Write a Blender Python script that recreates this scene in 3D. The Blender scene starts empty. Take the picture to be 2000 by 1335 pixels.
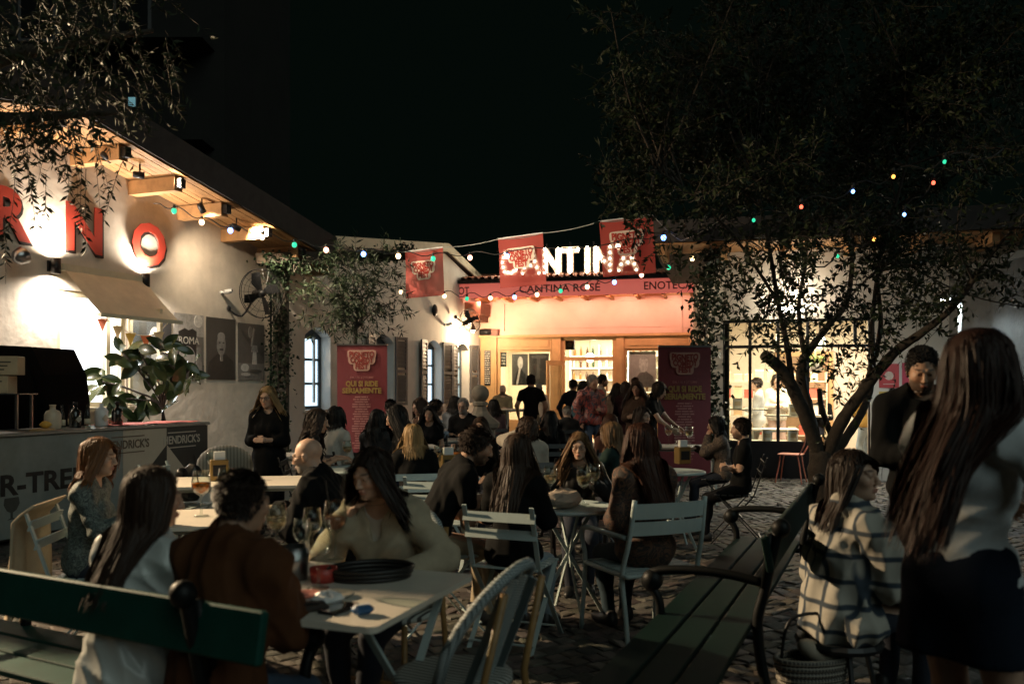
import bpy, math, random
import numpy as np
from mathutils import Vector, Matrix
random.seed(7); RNG = np.random.default_rng(7)
SC = bpy.context.scene; COL = SC.collection
PI = math.pi; rad = math.radians
# ---------------------------------------------------------------- camera, world, moon/street glow, exposure
F, HZ, CZ = 1667.0, 755.0, 1.5          # focal length (px of a 2000 px wide frame), horizon row, eye height
cam = bpy.data.cameras.new('camera'); camo = bpy.data.objects.new('camera', cam); COL.objects.link(camo)
camo.location = (0, 0, CZ); camo.rotation_euler = (rad(90), 0, 0)
cam.sensor_width = 36; cam.lens = 36 * F / 2000; cam.shift_y = (HZ - 667.5) / 2000; cam.clip_end = 500; cam.clip_start = .05
cam.dof.use_dof = True; cam.dof.focus_distance = 9.0; cam.dof.aperture_fstop = 2.2
SC.camera = camo
W = bpy.data.worlds.new('World'); SC.world = W; W.use_nodes = True
nt = W.node_tree; bg = nt.nodes['Background']
sky = nt.nodes.new('ShaderNodeTexSky'); sky.sky_type = 'NISHITA'; sky.sun_disc = False
sky.sun_elevation = rad(38); sky.sun_rotation = rad(152)
hs = nt.nodes.new('ShaderNodeMixRGB'); hs.blend_type = 'MIX'; hs.inputs[0].default_value = .97
hs.inputs[2].default_value = (.0014, .0034, .0022, 1)
sc_ = nt.nodes.new('ShaderNodeMixRGB'); sc_.blend_type = 'MULTIPLY'; sc_.inputs[0].default_value = 1; sc_.inputs[2].default_value = (.003, .003, .003, 1)
nt.links.new(sky.outputs[0], sc_.inputs[1]); nt.links.new(sc_.outputs[0], hs.inputs[1]); nt.links.new(hs.outputs[0], bg.inputs[0])
bg.inputs[1].default_value = .75
sl = bpy.data.lights.new('sun', 'SUN'); slo = bpy.data.objects.new('sun', sl); COL.objects.link(slo)
sl.energy = .42; sl.angle = rad(45); sl.color = (.80, .97, .90)
slo.rotation_euler = (rad(56), 0, rad(36))      # weak cool glow from behind the camera, right
SC.view_settings.view_transform = 'Standard'; SC.view_settings.look = 'None'
SC.view_settings.exposure = 0; SC.view_settings.gamma = 1; SC.view_settings.use_curve_mapping = False
SC.render.engine = 'CYCLES'
cy = SC.cycles; cy.use_denoising = True; cy.max_bounces = 7; cy.diffuse_bounces = 3; cy.glossy_bounces = 3
cy.transmission_bounces = 4; cy.transparent_max_bounces = 12; cy.caustics_reflective = False; cy.caustics_refractive = False
cy.sample_clamp_indirect = 3.0; cy.use_light_tree = True
try: cy.denoiser = 'OPENIMAGEDENOISE'; cy.denoising_prefilter = 'ACCURATE'
except Exception: pass

def at(px, py, Y): return Vector(((px - 1000) / F * Y, Y, CZ + (HZ - py) / F * Y))
def gnd(px, py): Y = CZ * F / (py - HZ); return Vector(((px - 1000) / F * Y, Y, 0))

# ---------------------------------------------------------------- materials
MATS = {}
def mat(name, col=(.5, .5, .5), rough=.6, metal=0, spec=.5, var=.12, vs=6.0, bump=0, bs=40, emit=None, es=0, attr=False, trans=0, alpha=1, coat=0, sheen=0, ior=None):
    if name in MATS: return MATS[name]
    m = bpy.data.materials.new(name); m.use_nodes = True; MATS[name] = m
    t = m.node_tree; b = t.nodes['Principled BSDF']
    b.inputs['Roughness'].default_value = rough; b.inputs['Metallic'].default_value = metal
    b.inputs['Specular IOR Level'].default_value = spec
    if coat: b.inputs['Coat Weight'].default_value = coat
    if sheen: b.inputs['Sheen Weight'].default_value = sheen
    if ior: b.inputs['IOR'].default_value = ior
    b.inputs['Transmission Weight'].default_value = trans; b.inputs['Alpha'].default_value = alpha
    if emit: b.inputs['Emission Color'].default_value = (*emit, 1); b.inputs['Emission Strength'].default_value = es
    src = None
    if attr:
        a = t.nodes.new('ShaderNodeAttribute'); a.attribute_name = 'Col'; src = a.outputs['Color']
    else:
        r = t.nodes.new('ShaderNodeRGB'); r.outputs[0].default_value = (*col, 1); src = r.outputs[0]
    tc = t.nodes.new('ShaderNodeTexCoord')
    if var:
        n = t.nodes.new('ShaderNodeTexNoise'); n.inputs['Scale'].default_value = vs; n.inputs['Detail'].default_value = 6; n.inputs['Roughness'].default_value = .65
        t.links.new(tc.outputs['Object'], n.inputs['Vector'])
        mr = t.nodes.new('ShaderNodeMapRange'); mr.inputs[1].default_value = .3; mr.inputs[2].default_value = .7
        mr.inputs[3].default_value = 1 - var; mr.inputs[4].default_value = 1 + var
        t.links.new(n.outputs['Fac'], mr.inputs[0])
        mx = t.nodes.new('ShaderNodeMixRGB'); mx.blend_type = 'MULTIPLY'; mx.inputs[0].default_value = 1
        t.links.new(src, mx.inputs[1]); t.links.new(mr.outputs[0], mx.inputs[2]); src = mx.outputs[0]
    t.links.new(src, b.inputs['Base Color'])
    if bump:
        n2 = t.nodes.new('ShaderNodeTexNoise'); n2.inputs['Scale'].default_value = bs; n2.inputs['Detail'].default_value = 5
        t.links.new(tc.outputs['Object'], n2.inputs['Vector'])
        bp = t.nodes.new('ShaderNodeBump'); bp.inputs['Strength'].default_value = min(1, bump); bp.inputs['Distance'].default_value = .012
        t.links.new(n2.outputs['Fac'], bp.inputs['Height']); t.links.new(bp.outputs[0], b.inputs['Normal'])
    return m
def emis(name, col, s):
    return mat(name, col, emit=col, es=s, var=0, rough=.4)
def glassmat(name, tint=(1, 1, 1), refl=.5):
    if name in MATS: return MATS[name]
    m = bpy.data.materials.new(name); m.use_nodes = True; MATS[name] = m; t = m.node_tree
    t.nodes.remove(t.nodes['Principled BSDF']); out = t.nodes['Material Output']
    tr = t.nodes.new('ShaderNodeBsdfTransparent'); tr.inputs[0].default_value = (*tint, 1)
    gl = t.nodes.new('ShaderNodeBsdfGlossy'); gl.inputs['Roughness'].default_value = .03
    fr = t.nodes.new('ShaderNodeLayerWeight'); fr.inputs[0].default_value = refl
    pw = t.nodes.new('ShaderNodeMath'); pw.operation = 'POWER'; pw.inputs[1].default_value = 3
    ma = t.nodes.new('ShaderNodeMath'); ma.operation = 'MULTIPLY_ADD'; ma.inputs[1].default_value = .75; ma.inputs[2].default_value = .035
    t.links.new(fr.outputs['Facing'], pw.inputs[0]); t.links.new(pw.outputs[0], ma.inputs[0])
    mx = t.nodes.new('ShaderNodeMixShader')
    t.links.new(ma.outputs[0], mx.inputs[0]); t.links.new(tr.outputs[0], mx.inputs[1]); t.links.new(gl.outputs[0], mx.inputs[2]); t.links.new(mx.outputs[0], out.inputs[0])
    return m
def clothmat(name, col, transl=.5, transp=.1):
    if name in MATS: return MATS[name]
    m = bpy.data.materials.new(name); m.use_nodes = True; MATS[name] = m; t = m.node_tree
    b = t.nodes['Principled BSDF']; out = t.nodes['Material Output']; b.inputs['Roughness'].default_value = .7
    tc = t.nodes.new('ShaderNodeTexCoord'); n = t.nodes.new('ShaderNodeTexNoise'); n.inputs['Scale'].default_value = 3
    t.links.new(tc.outputs['Object'], n.inputs['Vector'])
    cr = t.nodes.new('ShaderNodeMixRGB'); cr.inputs[1].default_value = (*[c * .85 for c in col], 1); cr.inputs[2].default_value = (*[min(1, c * 1.15) for c in col], 1)
    t.links.new(n.outputs['Fac'], cr.inputs[0]); t.links.new(cr.outputs[0], b.inputs['Base Color'])
    tl = t.nodes.new('ShaderNodeBsdfTranslucent'); t.links.new(cr.outputs[0], tl.inputs[0])
    tp = t.nodes.new('ShaderNodeBsdfTransparent')
    m1 = t.nodes.new('ShaderNodeMixShader'); m1.inputs[0].default_value = transl
    m2 = t.nodes.new('ShaderNodeMixShader'); m2.inputs[0].default_value = transp
    t.links.new(b.outputs[0], m1.inputs[1]); t.links.new(tl.outputs[0], m1.inputs[2])
    t.links.new(m1.outputs[0], m2.inputs[1]); t.links.new(tp.outputs[0], m2.inputs[2]); t.links.new(m2.outputs[0], out.inputs[0])
    return m
def stripemat(name, c1, c2, scale, axis='X', rough=.7, width=.5, mode='BANDS', bump=0):
    """two-colour stripes / grid along an object axis (flat woven pattern)"""
    if name in MATS: return MATS[name]
    m = bpy.data.materials.new(name); m.use_nodes = True; MATS[name] = m; t = m.node_tree; b = t.nodes['Principled BSDF']
    b.inputs['Roughness'].default_value = rough
    tc = t.nodes.new('ShaderNodeTexCoord')
    facs = []
    for ax in axis:
        w = t.nodes.new('ShaderNodeTexWave'); w.bands_direction = ax; w.inputs['Scale'].default_value = scale; w.inputs['Distortion'].default_value = .6; w.inputs['Detail'].default_value = 1
        t.links.new(tc.outputs['Object'], w.inputs['Vector'])
        r = t.nodes.new('ShaderNodeMapRange'); r.inputs[1].default_value = width - .06; r.inputs[2].default_value = width + .06
        t.links.new(w.outputs['Fac'], r.inputs[0]); facs.append(r.outputs[0])
    f = facs[0]
    if len(facs) > 1:
        mm = t.nodes.new('ShaderNodeMath'); mm.operation = 'MAXIMUM'; t.links.new(facs[0], mm.inputs[0]); t.links.new(facs[1], mm.inputs[1]); f = mm.outputs[0]
    mx = t.nodes.new('ShaderNodeMixRGB'); mx.inputs[1].default_value = (*c1, 1); mx.inputs[2].default_value = (*c2, 1)
    t.links.new(f, mx.inputs[0]); t.links.new(mx.outputs[0], b.inputs['Base Color'])
    return m
def patternmat(name, cols, scale, rough=.75):
    """blotchy printed fabric: voronoi cells in a few colours"""
    if name in MATS: return MATS[name]
    m = bpy.data.materials.new(name); m.use_nodes = True; MATS[name] = m; t = m.node_tree; b = t.nodes['Principled BSDF']; b.inputs['Roughness'].default_value = rough
    tc = t.nodes.new('ShaderNodeTexCoord'); n = t.nodes.new('ShaderNodeTexNoise'); n.inputs['Scale'].default_value = scale; n.inputs['Detail'].default_value = 3; n.inputs['Distortion'].default_value = 1.6
    t.links.new(tc.outputs['Object'], n.inputs['Vector'])
    cr = t.nodes.new('ShaderNodeValToRGB'); cr.color_ramp.interpolation = 'CONSTANT'; e = cr.color_ramp.elements
    k = len(cols)
    e[0].position = 0; e[0].color = (*cols[0], 1); e[1].position = .42; e[1].color = (*cols[1], 1)
    for i, c in enumerate(cols[2:]): q = e.new(.5 + .09 * i); q.color = (*c, 1)
    t.links.new(n.outputs['Fac'], cr.inputs[0]); t.links.new(cr.outputs[0], b.inputs['Base Color'])
    return m

# ---------------------------------------------------------------- mesh building
def mesh_np(name, V, faces, colors=None, smooth=True):
    """V (n,3) array, faces (m,k) int array (k constant)"""
    V = np.asarray(V, np.float32); Q = np.asarray(faces, np.int32)
    me = bpy.data.meshes.new(name); k = Q.shape[1]
    me.vertices.add(len(V)); me.vertices.foreach_set('co', V.ravel())
    me.loops.add(Q.size); me.loops.foreach_set('vertex_index', Q.ravel())
    me.polygons.add(len(Q)); me.polygons.foreach_set('loop_start', np.arange(0, Q.size, k, dtype=np.int32))
    me.polygons.foreach_set('use_smooth', np.full(len(Q), smooth))
    if colors is not None:
        ca = me.color_attributes.new('Col', 'FLOAT_COLOR', 'POINT')
        C4 = np.ones((len(V), 4), np.float32); C4[:, :3] = colors; ca.data.foreach_set('color', C4.ravel())
    me.update(calc_edges=True); return me
def link(name, me, m=None, parent=None, mw=None):
    o = bpy.data.objects.new(name, me); COL.objects.link(o)
    if m is not None:
        for q in (m if isinstance(m, (list, tuple)) else [m]): me.materials.append(q)
    if parent is not None: o.parent = parent
    if mw is not None: o.matrix_local = mw
    return o
def tag(o, label=None, cat=None, group=None, kind=None):
    for k, v in (('label', label), ('category', cat), ('group', group), ('kind', kind)):
        if v: o[k] = v
    return o
def thing(name, label, cat, loc=(0, 0, 0), rz=0, group=None, scale=1):
    o = bpy.data.objects.new(name, None); COL.objects.link(o); o.empty_display_size = .1
    o.location = loc; o.rotation_euler = (0, 0, rz); o.scale = (scale,) * 3
    return tag(o, label, cat, group)
def dup(root, loc=None, rz=None, label=None, group=None):
    r = root.copy(); COL.objects.link(r)
    if loc is not None: r.location = loc
    if rz is not None: r.rotation_euler = (0, 0, rz)
    if label: r['label'] = label
    if group: r['group'] = group
    for ch in list(root.children):
        c = ch.copy(); COL.objects.link(c); c.parent = r
        for g in ch.children:
            d = g.copy(); COL.objects.link(d); d.parent = c
    return r
class B:
    """collects simple shapes into one mesh"""
    def __init__(s): s.v = []; s.f = []; s.m = []; s.mi = 0
    def add(s, vs, fs):
        k = len(s.v); s.v += [tuple(p) for p in vs]; s.f += [tuple(i + k for i in f) for f in fs]; s.m += [s.mi] * len(fs); return s
    def box(s, c, d, R=None, bev=0):
        x, y, z = [q / 2 for q in d]; c = Vector(c)
        if bev:
            e = bev; vs = []; 
            for sz, ins in ((-z, e), (-z + e, 0), (z - e, 0), (z, e)):
                a, b = x - ins, y - ins
                vs += [(-a + e, -b, sz), (a - e, -b, sz), (a, -b + e, sz), (a, b - e, sz), (a - e, b, sz), (-a + e, b, sz), (-a, b - e, sz), (-a, -b + e, sz)]
            fs = [tuple(range(7, -1, -1)), tuple(range(24, 32))]
            for l in range(3):
                for i in range(8): j = (i + 1) % 8; fs.append((l * 8 + i, l * 8 + j, l * 8 + 8 + j, l * 8 + 8 + i))
        else:
            vs = [(-x, -y, -z), (x, -y, -z), (x, y, -z), (-x, y, -z), (-x, -y, z), (x, -y, z), (x, y, z), (-x, y, z)]
            fs = [(0, 3, 2, 1), (4, 5, 6, 7), (0, 1, 5, 4), (1, 2, 6, 5), (2, 3, 7, 6), (3, 0, 4, 7)]
        vs = [c + (R @ Vector(p) if R else Vector(p)) for p in vs]
        return s.add(vs, fs)
    def span(s, x0, x1, y0, y1, z0, z1, bev=0): return s.box(((x0 + x1) / 2, (y0 + y1) / 2, (z0 + z1) / 2), (abs(x1 - x0), abs(y1 - y0), abs(z1 - z0)), None, bev)
    def bar(s, a, b, w, h, up=(0, 0, 1)):
        a, b = Vector(a), Vector(b); z = (b - a); L = z.length; z.normalize(); u = Vector(up)
        if abs(z.dot(u)) > .98: u = Vector((0, 1, 0))
        x = u.cross(z).normalized(); y = z.cross(x); R = Matrix((x, y, z)).transposed()
        return s.box((a + b) / 2, (w, h, L), R)
    def tube(s, pts, r, n=8, closed=False, caps=True):
        P = [Vector(p) for p in pts]; N = len(P); rs = r if isinstance(r, (list, tuple)) else [r] * N
        vs = []; fs = []; pv = None
        for i in range(N):
            if closed: t = (P[(i + 1) % N] - P[i - 1])
            else: t = P[min(i + 1, N - 1)] - P[max(i - 1, 0)]
            if t.length < 1e-9: t = Vector((0, 0, 1))
            t.normalize()
            if pv is None:
                u = Vector((0, 0, 1)) if abs(t.z) < .9 else Vector((1, 0, 0)); pv = (u - t * u.dot(t)).normalized()
            else: pv = (pv - t * pv.dot(t)).normalized()
            q = t.cross(pv)
            for k in range(n):
                a = 2 * PI * k / n; vs.append(P[i] + (pv * math.cos(a) + q * math.sin(a)) * rs[i])
        for i in range(N if closed else N - 1):
            j = (i + 1) % N
            for k in range(n): l = (k + 1) % n; fs.append((i * n + k, i * n + l, j * n + l, j * n + k))
        if caps and not closed: fs += [tuple(range(n - 1, -1, -1)), tuple(range((N - 1) * n, N * n))]
        return s.add(vs, fs)
    def lathe(s, prof, n=16, c=(0, 0, 0), R=None):
        vs = []; fs = []; c = Vector(c); m = len(prof)
        for r, z in prof:
            for k in range(n):
                a = 2 * PI * k / n; p = Vector((r * math.cos(a), r * math.sin(a), z)); vs.append(c + (R @ p if R else p))
        for i in range(m - 1):
            for k in range(n): l = (k + 1) % n; fs.append((i * n + k, i * n + l, (i + 1) * n + l, (i + 1) * n + k))
        if prof[0][0] > 1e-4: fs.append(tuple(range(n - 1, -1, -1)))
        if prof[-1][0] > 1e-4: fs.append(tuple(range((m - 1) * n, m * n)))
        return s.add(vs, fs)
    def ball(s, c, r, n=10, m=6, R=None):
        r = Vector((r, r, r)) if not hasattr(r, '__len__') else Vector(r); c = Vector(c); vs = []; fs = []
        for i in range(m + 1):
            th = PI * i / m
            for k in range(n):
                a = 2 * PI * k / n; p = Vector((r.x * math.sin(th) * math.cos(a), r.y * math.sin(th) * math.sin(a), -r.z * math.cos(th))); vs.append(c + (R @ p if R else p))
        for i in range(m):
            for k in range(n): l = (k + 1) % n; fs.append((i * n + k, i * n + l, (i + 1) * n + l, (i + 1) * n + k))
        return s.add(vs, fs)
    def prism(s, poly, y0, y1):
        """poly in XZ (ccw seen from -Y), extruded along Y"""
        n = len(poly); vs = [(x, y0, z) for x, z in poly] + [(x, y1, z) for x, z in poly]
        fs = [tuple(range(n)), tuple(range(2 * n - 1, n - 1, -1))]
        for i in range(n): j = (i + 1) % n; fs.append((j, i, n + i, n + j))
        return s.add(vs, fs)
    def slab(s, poly, z0, z1):
        n = len(poly); vs = [(x, y, z0) for x, y in poly] + [(x, y, z1) for x, y in poly]
        fs = [tuple(range(n - 1, -1, -1)), tuple(range(n, 2 * n))]
        for i in range(n): j = (i + 1) % n; fs.append((i, j, n + j, n + i))
        return s.add(vs, fs)
    def build(s, name, m, parent=None, smooth=False, label=None, loc=None):
        me = bpy.data.meshes.new(name); me.from_pydata(s.v, [], s.f)
        if any(s.m): me.polygons.foreach_set('material_index', s.m)
        if smooth: me.polygons.foreach_set('use_smooth', [True] * len(s.f))
        me.update(); o = link(name, me, m, parent)
        if loc is not None: o.location = loc
        if smooth == 'auto':
            try: me.set_sharp_from_angle(angle=rad(40))
            except Exception: pass
        if label: o['label'] = label
        return o
def rrect(w, h, r, n=4, cx=0, cz=0):
    pts = []
    for (sx, sz, a0) in ((1, -1, -90), (1, 1, 0), (-1, 1, 90), (-1, -1, 180)):
        for i in range(n + 1):
            a = rad(a0 + 90 * i / n); pts.append((cx + sx * (w / 2 - r) + r * math.cos(a), cz + sz * (h / 2 - r) + r * math.sin(a)))
    return pts
_TX = {}
def text_mesh(body, size, extrude=.001, offset=0.0, res=3, sx=1.0):
    key = (body, size, extrude, offset, res, sx)
    if key not in _TX:
        c = bpy.data.curves.new('lettering', 'FONT'); c.body = body; c.size = size; c.extrude = extrude; c.offset = offset; c.resolution_u = res
        c.align_x = 'CENTER'; c.align_y = 'CENTER'
        o = bpy.data.objects.new('lettering', c); COL.objects.link(o); bpy.context.view_layer.update()
        me = bpy.data.meshes.new_from_object(o.evaluated_get(bpy.context.evaluated_depsgraph_get()))
        bpy.data.objects.remove(o); bpy.data.curves.remove(c)
        me.transform(Matrix.Diagonal((sx, 1, 1, 1)) )
        _TX[key] = me
    return _TX[key].copy()
def text(body, size, m, parent, loc, extrude=.001, offset=0.0, sx=1.0, rot=0.0, width=None, name='lettering'):
    """upright lettering facing local -Y, centred on loc; rot turns it in its own plane"""
    me = text_mesh(body, size, extrude, offset)
    if width:
        xs = [v.co.x for v in me.vertices]; me.transform(Matrix.Diagonal((width / (max(xs) - min(xs)), 1, 1, 1)))
    o = link(name, me, m, parent); o.matrix_local = Matrix.Translation(loc) @ Matrix.Rotation(rad(90), 4, 'X') @ Matrix.Rotation(rot, 4, 'Z')
    return o
def lamp(kind, loc, energy, col=(1, .8, .55), parent=None, size=.1, rot=None, spot=None, blend=.5, size_y=None, name='lamp_light', aim=None):
    l = bpy.data.lights.new(name, kind); l.energy = energy; l.color = col
    if kind in ('POINT', 'SPOT'): l.shadow_soft_size = size
    if kind == 'SPOT': l.spot_size = rad(spot or 90); l.spot_blend = blend
    if kind == 'AREA':
        l.size = size
        if size_y: l.shape = 'RECTANGLE'; l.size_y = size_y
    o = bpy.data.objects.new(name, l); COL.objects.link(o); o.location = loc
    if parent is not None: o.parent = parent
    if rot is not None: o.rotation_euler = rot
    if aim is not None: o.rotation_euler = Vector(aim).to_track_quat('-Z', 'Y').to_euler()
    return o
class Frame:
    """a wall's own frame: t along the wall, outward offset o (towards the yard), z up"""
    def __init__(s, p0, d):
        s.p0 = Vector((p0[0], p0[1], 0)); s.d = Vector((d[0], d[1], 0)).normalized(); s.n = Vector((s.d.y, -s.d.x, 0)); s.rz = math.atan2(s.d.y, s.d.x)
    def t(s, px, o=0):
        u = (px - 1000) / F; p = s.p0 + s.n * o
        return (u * p.y - p.x) / (s.d.x - u * s.d.y)
    def tz(s, px, py, o=0):
        t = s.t(px, o); Y = (s.p0 + s.n * o + s.d * t).y; return t, CZ + (HZ - py) / F * Y
    def w(s, t, o=0, z=0): return s.p0 + s.d * t + s.n * o + Vector((0, 0, z))
def wall_faces(b, prof, holes, thick, t0, t1, zb=0.0):
    """wall in local XZ from t0..t1 with a roofline (list of (t, z)) and rectangular holes (a, b, z0, z1); front face at y=0, back at y=thick"""
    def top(t):
        for (a, za), (c, zc) in zip(prof, prof[1:]):
            if a - 1e-6 <= t <= c + 1e-6: return za + (zc - za) * (t - a) / max(1e-9, c - a)
        return prof[-1][1]
    ts = sorted({t0, t1, *[q for h in holes for q in h[:2]], *[p[0] for p in prof if t0 < p[0] < t1]})
    for a, c in zip(ts, ts[1:]):
        hs = sorted([h for h in holes if h[0] <= a + 1e-6 and h[1] >= c - 1e-6], key=lambda h: h[2]); z = zb
        segs = []
        for h in hs:
            if h[2] > z + 1e-6: segs.append((z, z, h[2], h[2]))
            z = h[3]
        segs.append((z, z, top(a), top(c)))
        for (za, zc, zA, zC) in segs:
            b.add([(a, 0, za), (c, 0, zc), (c, 0, zC), (a, 0, zA)], [(0, 1, 2, 3)])
            b.add([(a, thick, za), (c, thick, zc), (c, thick, zC), (a, thick, zA)], [(3, 2, 1, 0)])
        b.add([(a, 0, top(a)), (c, 0, top(c)), (c, thick, top(c)), (a, thick, top(a))], [(0, 1, 2, 3)])
    for (a, c, z0, z1) in holes:
        b.add([(a, 0, z0), (c, 0, z0), (c, 0, z1), (a, 0, z1), (a, thick, z0), (c, thick, z0), (c, thick, z1), (a, thick, z1)],
              [(0, 4, 5, 1), (2, 6, 7, 3), (0, 3, 7, 4), (1, 5, 6, 2)])
    for t, fl in ((t0, 0), (t1, 1)):
        b.add([(t, 0, zb), (t, thick, zb), (t, thick, top(t)), (t, 0, top(t))], [(0, 3, 2, 1) if not fl else (0, 1, 2, 3)])
# ================================================================ materials of the place
PLASTER = mat('plaster', (.62, .545, .455), .85, var=.2, vs=1.7, bump=.7, bs=6)
PLASTER2 = mat('pale_plaster', (.66, .60, .53), .85, var=.16, vs=1.2, bump=.35, bs=9)
SHOPWALL = mat('shop_plaster', (.55, .50, .43), .85, var=.12, vs=1.3, bump=.3, bs=9)
WOODP = mat('soffit_wood', (.30, .155, .058), .6, var=.35, vs=3, bump=.2, bs=20)
WOODB = mat('beam_wood', (.36, .19, .075), .6, var=.35, vs=4, bump=.2, bs=20)
ROOFD = mat('dark_roof', (.035, .03, .028), .9, var=.3)
BLACKM = mat('black_metal', (.012, .012, .013), .45, metal=.4, var=.1)
REDP = mat('red_letter', (.46, .05, .028), .55, var=.08)
REDSIDE = mat('letter_edge', (.02, .012, .01), .6)
CREAM = mat('cream_paint', (.62, .54, .38), .6, var=.1)
OCHRE = mat('ochre_joinery', (.55, .33, .14), .5, var=.18, vs=3, bump=.1)
SALMON = mat('salmon_board', (.66, .45, .34), .5, var=.1, vs=2)
PINKF = mat('pink_fascia', (.62, .20, .17), .55, var=.08, emit=(1, .20, .15), es=.42)   # plain board; its lit look is put in as emission
TERRA = mat('roof_tile_clay', (.30, .11, .06), .8, var=.35, vs=8)
SHUT = mat('shutter_paint', (.10, .095, .095), .55, var=.15)
FRAMEB = mat('blue_frame_paint', (.05, .065, .08), .5, var=.1)
STEEL = mat('steel', (.35, .35, .36), .3, metal=1, var=.1)
WHITEP = mat('white_paint', (.72, .72, .70), .45, var=.06)
GLASS = glassmat('window_glass', (.93, .96, .95), .35)
BARK = mat('bark', (.045, .036, .028), .9, var=.4, vs=9, bump=.9, bs=26)
def leafmat(name, c, rough=.42):
    return mat(name, c, rough + .15, spec=.22, var=.35, vs=3)
# ================================================================ ground with cobbles
def ground():
    g = B().add([(-60, -10, 0), (60, -10, 0), (60, 90, 0), (-60, 90, 0)], [(0, 1, 2, 3)]).build('ground', mat('mortar', (.04, .036, .03), .95, var=.35, vs=2.5, bump=.5, bs=30))
    tag(g, kind='structure')
    cm = mat('basalt', rough=.7, spec=.25, attr=True, var=.35, vs=9, bump=.4, bs=60)
    p = .118; rng = np.random.default_rng(3); cells = []
    th = rad(33); c, s = math.cos(th), math.sin(th)
    for i in range(-190, 260):
        for j in range(-190, 260):
            a = (i + (.5 if j % 2 else 0)) * p; b = j * p; x, y = c * a - s * b, s * a + c * b + 4
            if 2.6 < y < 14.5 and abs(x) < .63 * y + .3: cells.append((x, y))
    cells = np.array(cells); n = len(cells); cells += rng.normal(0, .006, cells.shape)
    hx = rng.uniform(.049, .0565, (n, 2)); ang = th + rng.normal(0, .07, n); z = rng.uniform(.005, .011, n); tilt = rng.normal(0, .004, (n, 2))
    V = np.zeros((n, 12, 3), np.float32)
    cs = np.array([(-1, -1), (1, -1), (1, 1), (-1, 1)], float)
    for l, (ins, zz) in enumerate(((1.0, -.02), (1.0, .55), (.78, 1.0))):
        for k in range(4):
            q = cs[k] * hx * ins; jx = rng.normal(0, .003, (n, 2)) if l == 1 else 0; q = q + jx
            V[:, l * 4 + k, 0] = cells[:, 0] + np.cos(ang) * q[:, 0] - np.sin(ang) * q[:, 1]
            V[:, l * 4 + k, 1] = cells[:, 1] + np.sin(ang) * q[:, 0] + np.cos(ang) * q[:, 1]
            V[:, l * 4 + k, 2] = z * zz + (cs[k] * tilt).sum(1) * (l > 0)
    f = []
    for l in range(2):
        for k in range(4): f.append((l * 4 + k, l * 4 + (k + 1) % 4, l * 4 + 4 + (k + 1) % 4, l * 4 + 4 + k))
    f.append((8, 9, 10, 11)); f = np.array(f)
    base = rng.uniform(.05, .11, n)[:, None] * np.array([1.0, .9, .78]) * rng.uniform(.92, 1.08, (n, 3))
    px = 1000 + cells[:, 0] / cells[:, 1] * F; py = HZ + CZ * F / cells[:, 1]
    vis = ((px < 290) & (px > -20) & (py > 1190) & (py < 1345)) | ((px > 1050) & (px < 1110) & (py > 1010) & (py < 1200)) | ((px > 1380) & (px < 1560) & (py > 960) & (py < 1060))
    idx = np.where(vis)[0]; idx = idx[np.argsort(cells[idx, 1])][:300]; big = np.zeros(n, bool); big[idx] = True
    for i in idx:
        o = link('cobble', mesh_np('cobble', V[i], f, np.repeat(base[i][None], 12, 0), False), cm, g)
    rest = np.where(~big)[0]; m = len(rest)
    FV = (f[None] + (np.arange(m) * 12)[:, None, None]).reshape(-1, 4)
    o = link('cobble_paving', mesh_np('cobble_paving', V[rest].reshape(-1, 3), FV, np.repeat(base[rest], 12, 0), False), cm, g); o['kind'] = 'stuff'
ground()
# ================================================================ bakery on the left
BK = Frame((-7.12, 8), (.352, .936))
bk = thing('bakery_building', 'cream plastered bakery with timber eaves and a bright kitchen window on the left', 'building', BK.p0, BK.rz)
tk0, tk1 = BK.t(112), BK.t(246)
TR = 2.78; T258 = BK.t(258)
def zs(t): return 4.46 - .18 * (max(t, TR) - T258) - (.18 * (TR - t) if t < TR else 0)
b = B(); wall_faces(b, [(-2.6, zs(-2.6) + .02), (TR, zs(TR) + .02), (7.85, zs(7.85) + .02)], [(tk0, tk1, 1.22, 2.78)], .35, -2.6, 7.85); b.build('wall', PLASTER, bk)
for sgn, ta, tb in ((1, TR + .01, 8.35), (-1, -2.9, TR - .01)):
    for k in range(8):
        o0 = -.12 * k - .01; e = random.uniform(-.004, .004)
        B().add([(ta, o0 - .112, zs(ta) + e), (tb, o0 - .112, zs(tb) + e), (tb, o0, zs(tb) + e), (ta, o0, zs(ta) + e),
                 (ta, o0 - .112, zs(ta) + .025 + e), (tb, o0 - .112, zs(tb) + .025 + e), (tb, o0, zs(tb) + .025 + e), (ta, o0, zs(ta) + .025 + e)],
                [(0, 3, 2, 1), (4, 5, 6, 7), (0, 1, 5, 4), (1, 2, 6, 5), (2, 3, 7, 6), (3, 0, 4, 7)]).build('plank', WOODP, bk)
tp = [T258 - 3.0, T258 - 2.0, T258 - 1.0, T258, BK.t(352), BK.t(437), BK.t(437) + .95, BK.t(437) + 1.9]
for t in tp:
    z1 = zs(t) - .005; q = B().span(t - .075, t + .075, -.84, .3, z1 - .2, z1).build('rafter', WOODB, bk)
    B().span(t - .05, t + .05, -.925, -.84, z1 - .16, z1 - .03).build('end_cap', BLACKM, q)
b = B()
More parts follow.
